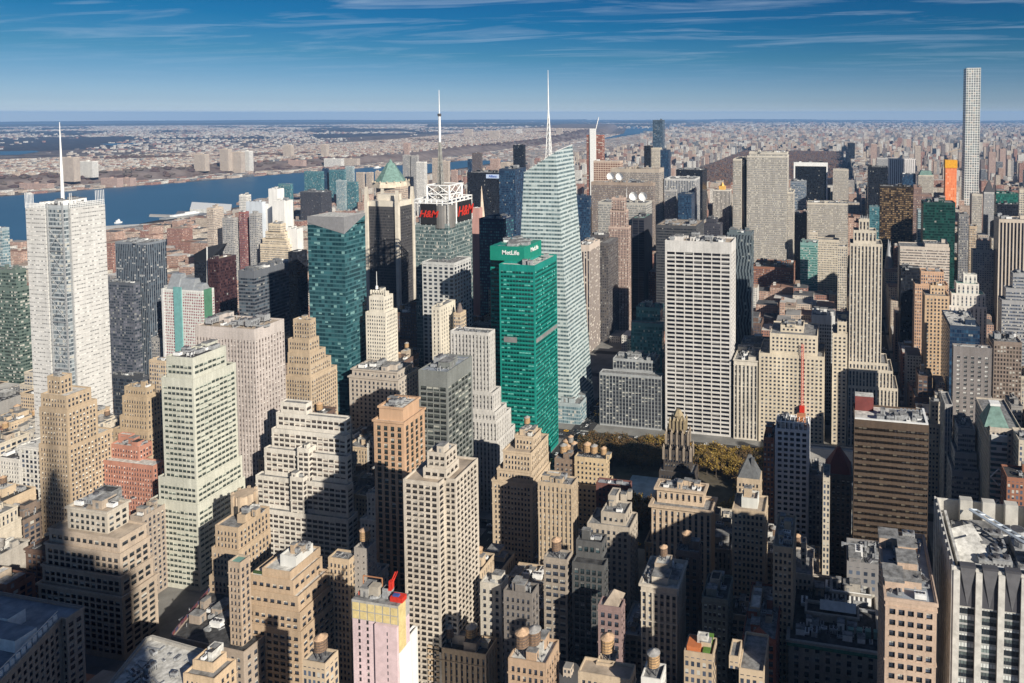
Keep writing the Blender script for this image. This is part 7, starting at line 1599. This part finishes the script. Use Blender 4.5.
# ------------------------------------------------------------------ the city beyond, one mass
COLS = [(.52, .44, .36), (.60, .54, .47), (.42, .28, .22), (.34, .18, .14), (.66, .64, .60), (.34, .32, .31), (.20, .16, .15), (.46, .36, .30), (.14, .15, .17), (.56, .46, .38), (.50, .34, .27)]
mass_mats = [facade_mat('mass_wall_%d' % i, c, (.03, .035, .045), (.25, .78), (.25, .8), top=.3, bl=.25, grough=.5) for i, c in enumerate(COLS)]
roof_l = [plain('mass_roof_%d' % i, c, .9, .3, .05) for i, c in enumerate([(.28, .27, .26), (.10, .10, .105), (.5, .48, .45), (.36, .28, .22), (.26, .15, .11)])]
class Mass:
    def __init__(s): s.b = []
    def add(s, x0, x1, y0, y1, z0, z1, m, r): s.b.append((x0, x1, y0, y1, z0, z1, m, r))
    def build(s, name, mats):
        B_ = np.array(s.b); n = len(B_); x0, x1, y0, y1, z0, z1 = B_[:, :6].T
        V = np.stack([np.stack(c, 1) for c in ((x0, y0, z0), (x1, y0, z0), (x1, y1, z0), (x0, y1, z0), (x0, y0, z1), (x1, y0, z1), (x1, y1, z1), (x0, y1, z1))], 1).reshape(-1, 3)
        F = np.array([(0, 1, 5, 4), (1, 2, 6, 5), (2, 3, 7, 6), (3, 0, 4, 7), (4, 5, 6, 7)])[None]+8*np.arange(n)[:, None, None]
        me = bpy.data.meshes.new(name); me.vertices.add(8*n); me.vertices.foreach_set('co', V.ravel())
        me.loops.add(20*n); me.loops.foreach_set('vertex_index', F.ravel().astype(np.int32)); me.polygons.add(5*n)
        me.polygons.foreach_set('loop_start', np.arange(0, 20*n, 4, dtype=np.int32))
        mi = np.stack([B_[:, 6]]*4+[B_[:, 7]], 1).astype(np.int32); me.polygons.foreach_set('material_index', mi.ravel()); me.polygons.foreach_set('use_smooth', np.zeros(5*n, dtype=bool))
        ul = me.uv_layers.new(name='UVMap'); wx = np.round((x1-x0)/3.4)+1; wy = np.round((y1-y0)/3.4)+1; h = (z1-z0)/3.4
        off = rs.randint(0, 300, n).astype(float); vo = 1000.0*rs.randint(1, 20, n); uv = np.zeros((n, 5, 4, 2))
        for k, w_ in enumerate((wx, wy, wx, wy)):
            uv[:, k, 0, 0] = off; uv[:, k, 1, 0] = off+w_; uv[:, k, 2, 0] = off+w_; uv[:, k, 3, 0] = off
            uv[:, k, 0, 1] = vo-h; uv[:, k, 1, 1] = vo-h; uv[:, k, 2, 1] = vo-.001; uv[:, k, 3, 1] = vo-.001
        ul.data.foreach_set('uv', uv.ravel()); 
        for m_ in mats: me.materials.append(m_)
        me.update(calc_edges=True); me.validate(); o = bpy.data.objects.new(name, me); COL.objects.link(o); return o
NM = len(mass_mats); ALLM = mass_mats+roof_l
ms = Mass(); nw = random.Random(9)
for g in GEN[300:]+[g for g in GEN[:300] if not g[8]]:
    x0, x1, y0, y1, H = g[:5]; m_ = nw.choice((0, 0, 1, 2, 2, 3, 3, 4, 5, 7, 9, 10)); ms.add(x0, x1, y0, y1, .15, H, m_, NM+nw.randrange(5))
    if H > 12 and nw.random() < .7: cx0, cy0 = nw.uniform(x0+3, x1-3), nw.uniform(y0+3, y1-3); ms.add(cx0-2, cx0+2, cy0-2, cy0+2, H, H+nw.uniform(2.5, 5), nw.randrange(NM), NM+nw.randrange(5))
o = ms.build('city_blocks', ALLM); tag(o, 'remaining small midtown blocks and rooftop huts, with tall unseen blocks added to cast shade', 'city blocks', kind='stuff')
# uptown: west side, east side, Harlem and beyond
ms = Mass()
def vis_xy(x, y, m_=30):
    sx, sy, D = proj(x, y, 10); return D > 100 and -m_ < sx < 1024+m_
PARKX = (AV['8']+15, AV['5']-20)
st = 60; y = S(60)
rows = 0
while y < 16500:
    far_ = max(1.0, y/4200); stp = 80.4 if y < 7000 else 80.4*far_*.8; dep = (26 if y < 7000 else stp*.33)
    ex = -2100 if y < 4500 else -2500-(y-4500)*.10
    xs = ex+10
    hiX = min(0.75*y+400, 5200)
    while xs < hiX:
        w_ = nw.uniform(10, 30)*min(far_, 2.6)**.9
        if not vis_xy(xs, y): xs += w_; continue
        inpark = PARKX[0] < xs+w_/2 < PARKX[1] and S(59)+10 < y < S(110)
        if inpark or (1430 < xs < 1600 and y < 9000): xs += w_; continue
        # avenues stay open
        if y < 6800 and any(abs(xs+w_/2-a) < w_/2+9 for a in avx): xs += 10; continue
        for row in (0, 1):
            yy = y+12+row*(dep+3); 
            if nw.random() < .16: continue
            edge = abs(xs-PARKX[0]) < 60 or abs(xs-PARKX[1]) < 90
            q = nw.random(); H = nw.uniform(10, 25)
            if q < .22: H = nw.uniform(28, 55)
            if q < .07: H = nw.uniform(60, 115 if xs > 0 else 75)
            if edge: H = nw.uniform(45, 70)
            if y > 7000: H = nw.uniform(12, 26) if q > .12 else nw.uniform(35, 65)
            if xs < 0:
                lim = CZ-proj(xs, yy+dep, 0)[2]*(shore_y(proj(xs, yy, 0)[0])+1.0-114)/FPX if shore_y(proj(xs, yy, 0)[0]) else 999
                H = min(H, max(9, lim))
            z0 = -drop(xs, yy); 
            if H > 28: w2 = min(w_, nw.uniform(18, 32)*min(far_, 2)); 
            else: w2 = w_-.5
            ms.add(xs, xs+w2, yy, yy+dep*(1 if H < 30 else .9), z0-1, z0+H, nw.choice((0, 0, 1, 1, 2, 3, 4, 4, 5, 5, 6, 6, 7, 8, 9, 10)), NM+nw.choice((0, 1, 1, 2, 2, 3, 4)))
        xs += w_
    y += stp
print('uptown', len(ms.b))
# scattered houses beyond (far boroughs and the north)
for k in range(9000):
    yy = 16000*(1.0+nw.random()**1.6*1.6); xx = nw.uniform(-.55*yy, 1.1*yy)
    if not vis_xy(xx, yy): continue
    if xx < -.18*yy and nw.random() < .55: continue
    s_ = nw.uniform(18, 55)*yy/15000; z0 = -drop(xx, yy); ms.add(xx, xx+s_, yy, yy+s_*.7, z0-3, z0+nw.choice((9, 12, 16, 24, 40)), nw.choice((1, 4, 4, 0, 9, 7, 3)), NM+nw.choice((0, 2, 2, 3)))
o = ms.build('distant_city', ALLM); tag(o, 'dense blocks of the uptown city running to the horizon', 'distant city', kind='stuff')
# far bank
ms = Mass()
def clumped(x, y): return hnoise(x, y, 520, 3)+.6*hnoise(x, y, 170, 5)
cnt = 0
for k in range(140000):
    if cnt > 42000: break
    y = -600+nw.random()**.9*11500; d = nw.uniform(20, 2500); x = bank_x(y)-d
    if not vis_xy(x, y) : continue
    cnt += 1
    if 230 < d < 420: continue
    if d >= 420 and clumped(x, y) < -.55: continue
    z0 = plateau(x, y)-drop(x, y)
    q = nw.random()
    if d < 230:
        if q < .55: continue
        w_, l_, h = nw.uniform(10, 40), nw.uniform(12, 60), nw.uniform(5, 13)
    else: w_, l_, h = nw.uniform(8, 17), nw.uniform(9, 20), nw.uniform(7, 12)
    if d < 200 and q < .06: w_, l_, h = 25, 70, nw.uniform(25, 40)
    ms.add(x, x+w_, y, y+l_, z0-4, z0+h, nw.choice((4, 4, 1, 0, 9, 2, 7, 3, 6, 8)), NM+nw.choice((2, 2, 0, 3, 4, 1, 1, 0)))
cnt = 0
for k in range(160000):
    if cnt > 24000: break
    y = nw.uniform(-1500, 26000); d = 2500+nw.random()**.8*17000; x = bank_x(min(y, 14000))-d
    if not vis_xy(x, y): continue
    if hnoise(x, y, 1500, 2)+.7*hnoise(x, y, 420, 8)+nw.uniform(-.35, .35) < .22: continue
    cnt += 1
    D = proj(x, y, 0)[2]; f_ = D/9000; w_ = nw.uniform(10, 32)*max(1, f_)**.6; ms.add(x, x+w_, y, y+w_*nw.uniform(.5, 1.2), -drop(x, y)-3, -drop(x, y)+nw.choice((8, 9, 10, 12, 18)), nw.choice((4, 4, 1, 9, 5, 6, 3)), NM+nw.choice((2, 0, 1, 3)))
o = ms.build('far_bank_town', ALLM); tag(o, 'pale low town spread across the far bank of the river', 'distant town', kind='stuff')
# tall slabs on the far bank: things of their own
for k, (a, b, y_, yb, lab) in enumerate([(60, 74, 156, 179, 'tan slab tower on the far bank behind the rod-clad tower'), (79, 92.5, 161, 176, 'white slab tower on the far bank right of the tan slab'), (194, 205, 154, 170, 'tan slab tower left of the white trio on the far bank'), (220, 228.5, 149, 170, 'tall cream tower, first of the trio on the far bank'), (232.5, 241, 152, 173, 'cream tower, middle of the trio on the far bank'), (242, 249.5, 151, 172, 'cream tower, last of the trio on the far bank'), (283, 291, 145, 157, 'lone cream slab tower on the far bank above the river bend'), (321, 326.5, 144.5, 157, 'slim grey tower on the far bank right of the lone slab'), (403, 409, 143, 152, 'pink block tower far beyond the twin tan towers'), (19.5, 47, 183, 190, 'long pink apartment slab at the far shore, left'), (101, 117, 178, 187, 'brown apartment slab at the far shore'), (118, 130, 178, 186, 'grey apartment slab at the far shore beside the brown one'), (288, 303, 161, 166, 'low pink slab above the far shore'), (324, 341, 158.5, 167, 'beige apartment row above the far shore'), (342, 357, 158.5, 167, 'second beige apartment row above the far shore'), (464, 472, 129, 137, 'distant grey tower cluster on the northern bluff'), (489, 499, 131, 139, 'distant white tower on the northern bluff'), (516, 521, 129.5, 134, 'tiny white tower, left of two near the spire'), (556, 562, 128.5, 134, 'tiny white tower right of the spire')]):
    zg = 5.0
    for _ in range(30): x, y = at_Z(a, yb, zg); zg = .7*zg+.3*plateau(x, y)
    x1 = X_from(b, y, 30); sx, sy, D = proj(x, y, 0); H = (yb-y_)*D/FPX; z0 = zg-drop(x, y)
    t = thing('apartment_tower', lab, 'apartment tower', (x, y, z0)); s_ = ST[('resid', 'whitep', 'resid', 'resid')[k % 4]] if 'pink' not in lab and 'brown' not in lab else ST['residp']
    mb = MB(); tier_mesh(mb, [], rect(min(x, x1), max(x, x1), y, y+28), z0-6, z0+H, s_); mb.build('wall', [s_.mat(), s_.wmat(), ROOFS['grey'], s_.smat()], t)
    mb = MB(); xm_ = (x+x1)/2; mb.box(xm_-5, xm_+5, y+8, y+18, z0+H-1, z0+H+5); mb.build('bulkhead', [s_.wmat()], t)
# far landmarks above the roofs
def far_tower(sx0, sx1, y_, st, style, lab, H0=None, cap_=None, dep=26):
    B('apartment_tower', lab[0], lab[1], st, [(sx0, sx1, None, y_, 0, dep)], style, vb=y_+16, n=0)
far_tower(652.6, 662.5, 120, 57.3, Style((.07, .10, .14), 2, 4, (.1, 1), (.2, .95), (.02, .04, .07), gl2=(.12, .18, .25), bl=.1), ('dark blue curved glass skyscraper', 'touching the horizon above the broad tan slab'))
far_tower(644, 650.5, 146, 56, 'blackg', ('black slim tower', 'left of the pale domed tower')); far_tower(651, 659.5, 148, 56.1, 'creamp', ('pale domed tower', 'below the dark blue curved skyscraper')); far_tower(659.7, 668.5, 150, 56.2, 'navyg', ('deep navy tower', 'right of the pale domed tower'))
far_tower(847.5, 855, 143, 88, 'blackg', ('solitary dark tower', 'far beyond the park above the avenue')); far_tower(871, 877, 144, 82, 'residp', ('far brown tower', 'above the black avenue slab'))
far_tower(640, 646, 139, 108, 'residg', ('far grey church-like tower', 'standing by the distant river'))
far_tower(989, 996, 152, 75, 'residp', ('far reddish tower', 'first right of the pencil-thin skyscraper')); far_tower(1000, 1006, 149, 78, 'residp', ('far rust tower', 'second right of the pencil-thin skyscraper')); far_tower(915, 921, 146, 80, 'resid', ('far cream tower', 'above the cream ribbed block with mint roof'))
# ------------------------------------------------------------------ the big park: bare crowns as one wood
rp = random.Random(3); mb = MB()
def canopy_mesh(cols, x0, x1, y0, y1, n, zbase=0, hf=None, cl=None, sz=(3, 6)):
    mb = MB()
    for k in range(n):
        x = rp.uniform(x0, x1); y = y0+(y1-y0)*rp.random()**1.25
        if cl and not cl(x, y): continue
        if not vis_xy(x, y): continue
        z0 = (hf(x, y) if hf else zbase)-drop(x, y); r = rp.uniform(*sz)*(1+y/9000); h = rp.uniform(9, 15); m_ = rp.randrange(len(cols))
        pts = []
        for j in range(6): a = j*1.047+rp.uniform(-.3, .3); rr_ = r*rp.uniform(.7, 1.15); pts.append((x+rr_*math.cos(a), y+rr_*math.sin(a), z0+h*rp.uniform(.35, .6)))
        top = (x+rp.uniform(-1, 1), y, z0+h)
        for j in range(6):
            i0 = len(mb.v); mb.v += [pts[j], pts[(j+1) % 6], top]; mb.f.append((i0, i0+1, i0+2)); mb.m.append(m_); mb.uv.append(None)
            mb.quad((pts[j][0], pts[j][1], z0), (pts[(j+1) % 6][0], pts[(j+1) % 6][1], z0), pts[(j+1) % 6], pts[j], m_)
    return mb
wcol2 = [plain('wood_brown', (.105, .070, .060), .95, .35, .3), plain('wood_plum', (.080, .055, .055), .95, .3, .3), plain('wood_rust', (.14, .075, .045), .95, .3, .3), plain('wood_grey', (.11, .09, .08), .95, .3, .3)]
mb = canopy_mesh(wcol2, PARKX[0]+5, PARKX[1]-5, S(59)+15, S(110), 15000, sz=(5, 9)); o = mb.build('park_woodland', wcol2); tag(o, 'brown bare woodland of the big park uptown', 'woodland', kind='stuff')
bxx = lambda x, y: (220 < bank_x(y)-x < 430) or clumped(x, y) < -.5
def rx(n):
    mb_ = MB(); 
    return canopy_mesh(wcol2[:2]+wcol2[3:], -9000, -3000, 0, 11000, n, hf=plateau, cl=lambda x, y: 200 < bank_x(y)-x < 2600 and bxx(x, y), sz=(8, 16))
mb = rx(26000); o = mb.build('bluff_woodland', wcol2[:2]+wcol2[3:]); tag(o, 'bare brown woods on the bluff across the river', 'woodland', kind='stuff')
# ------------------------------------------------------------------ air
mb = MB(); mb.box(-48000, 48000, -48000, 48000, -400, 446)
m = bpy.data.materials.new('haze'); m.use_nodes = True; t = m.node_tree; t.nodes.clear()
pv = N(t, 'ShaderNodeVolumePrincipled'); pv.inputs['Color'].default_value = (0.30, 0.56, 1.0, 1); pv.inputs['Density'].default_value = HAZE; pv.inputs['Anisotropy'].default_value = 0.0
oo = N(t, 'ShaderNodeOutputMaterial'); L(t, pv.outputs[0], oo.inputs['Volume'])
if HAZE: o = mb.build('haze', [m]); o['kind'] = 'stuff'
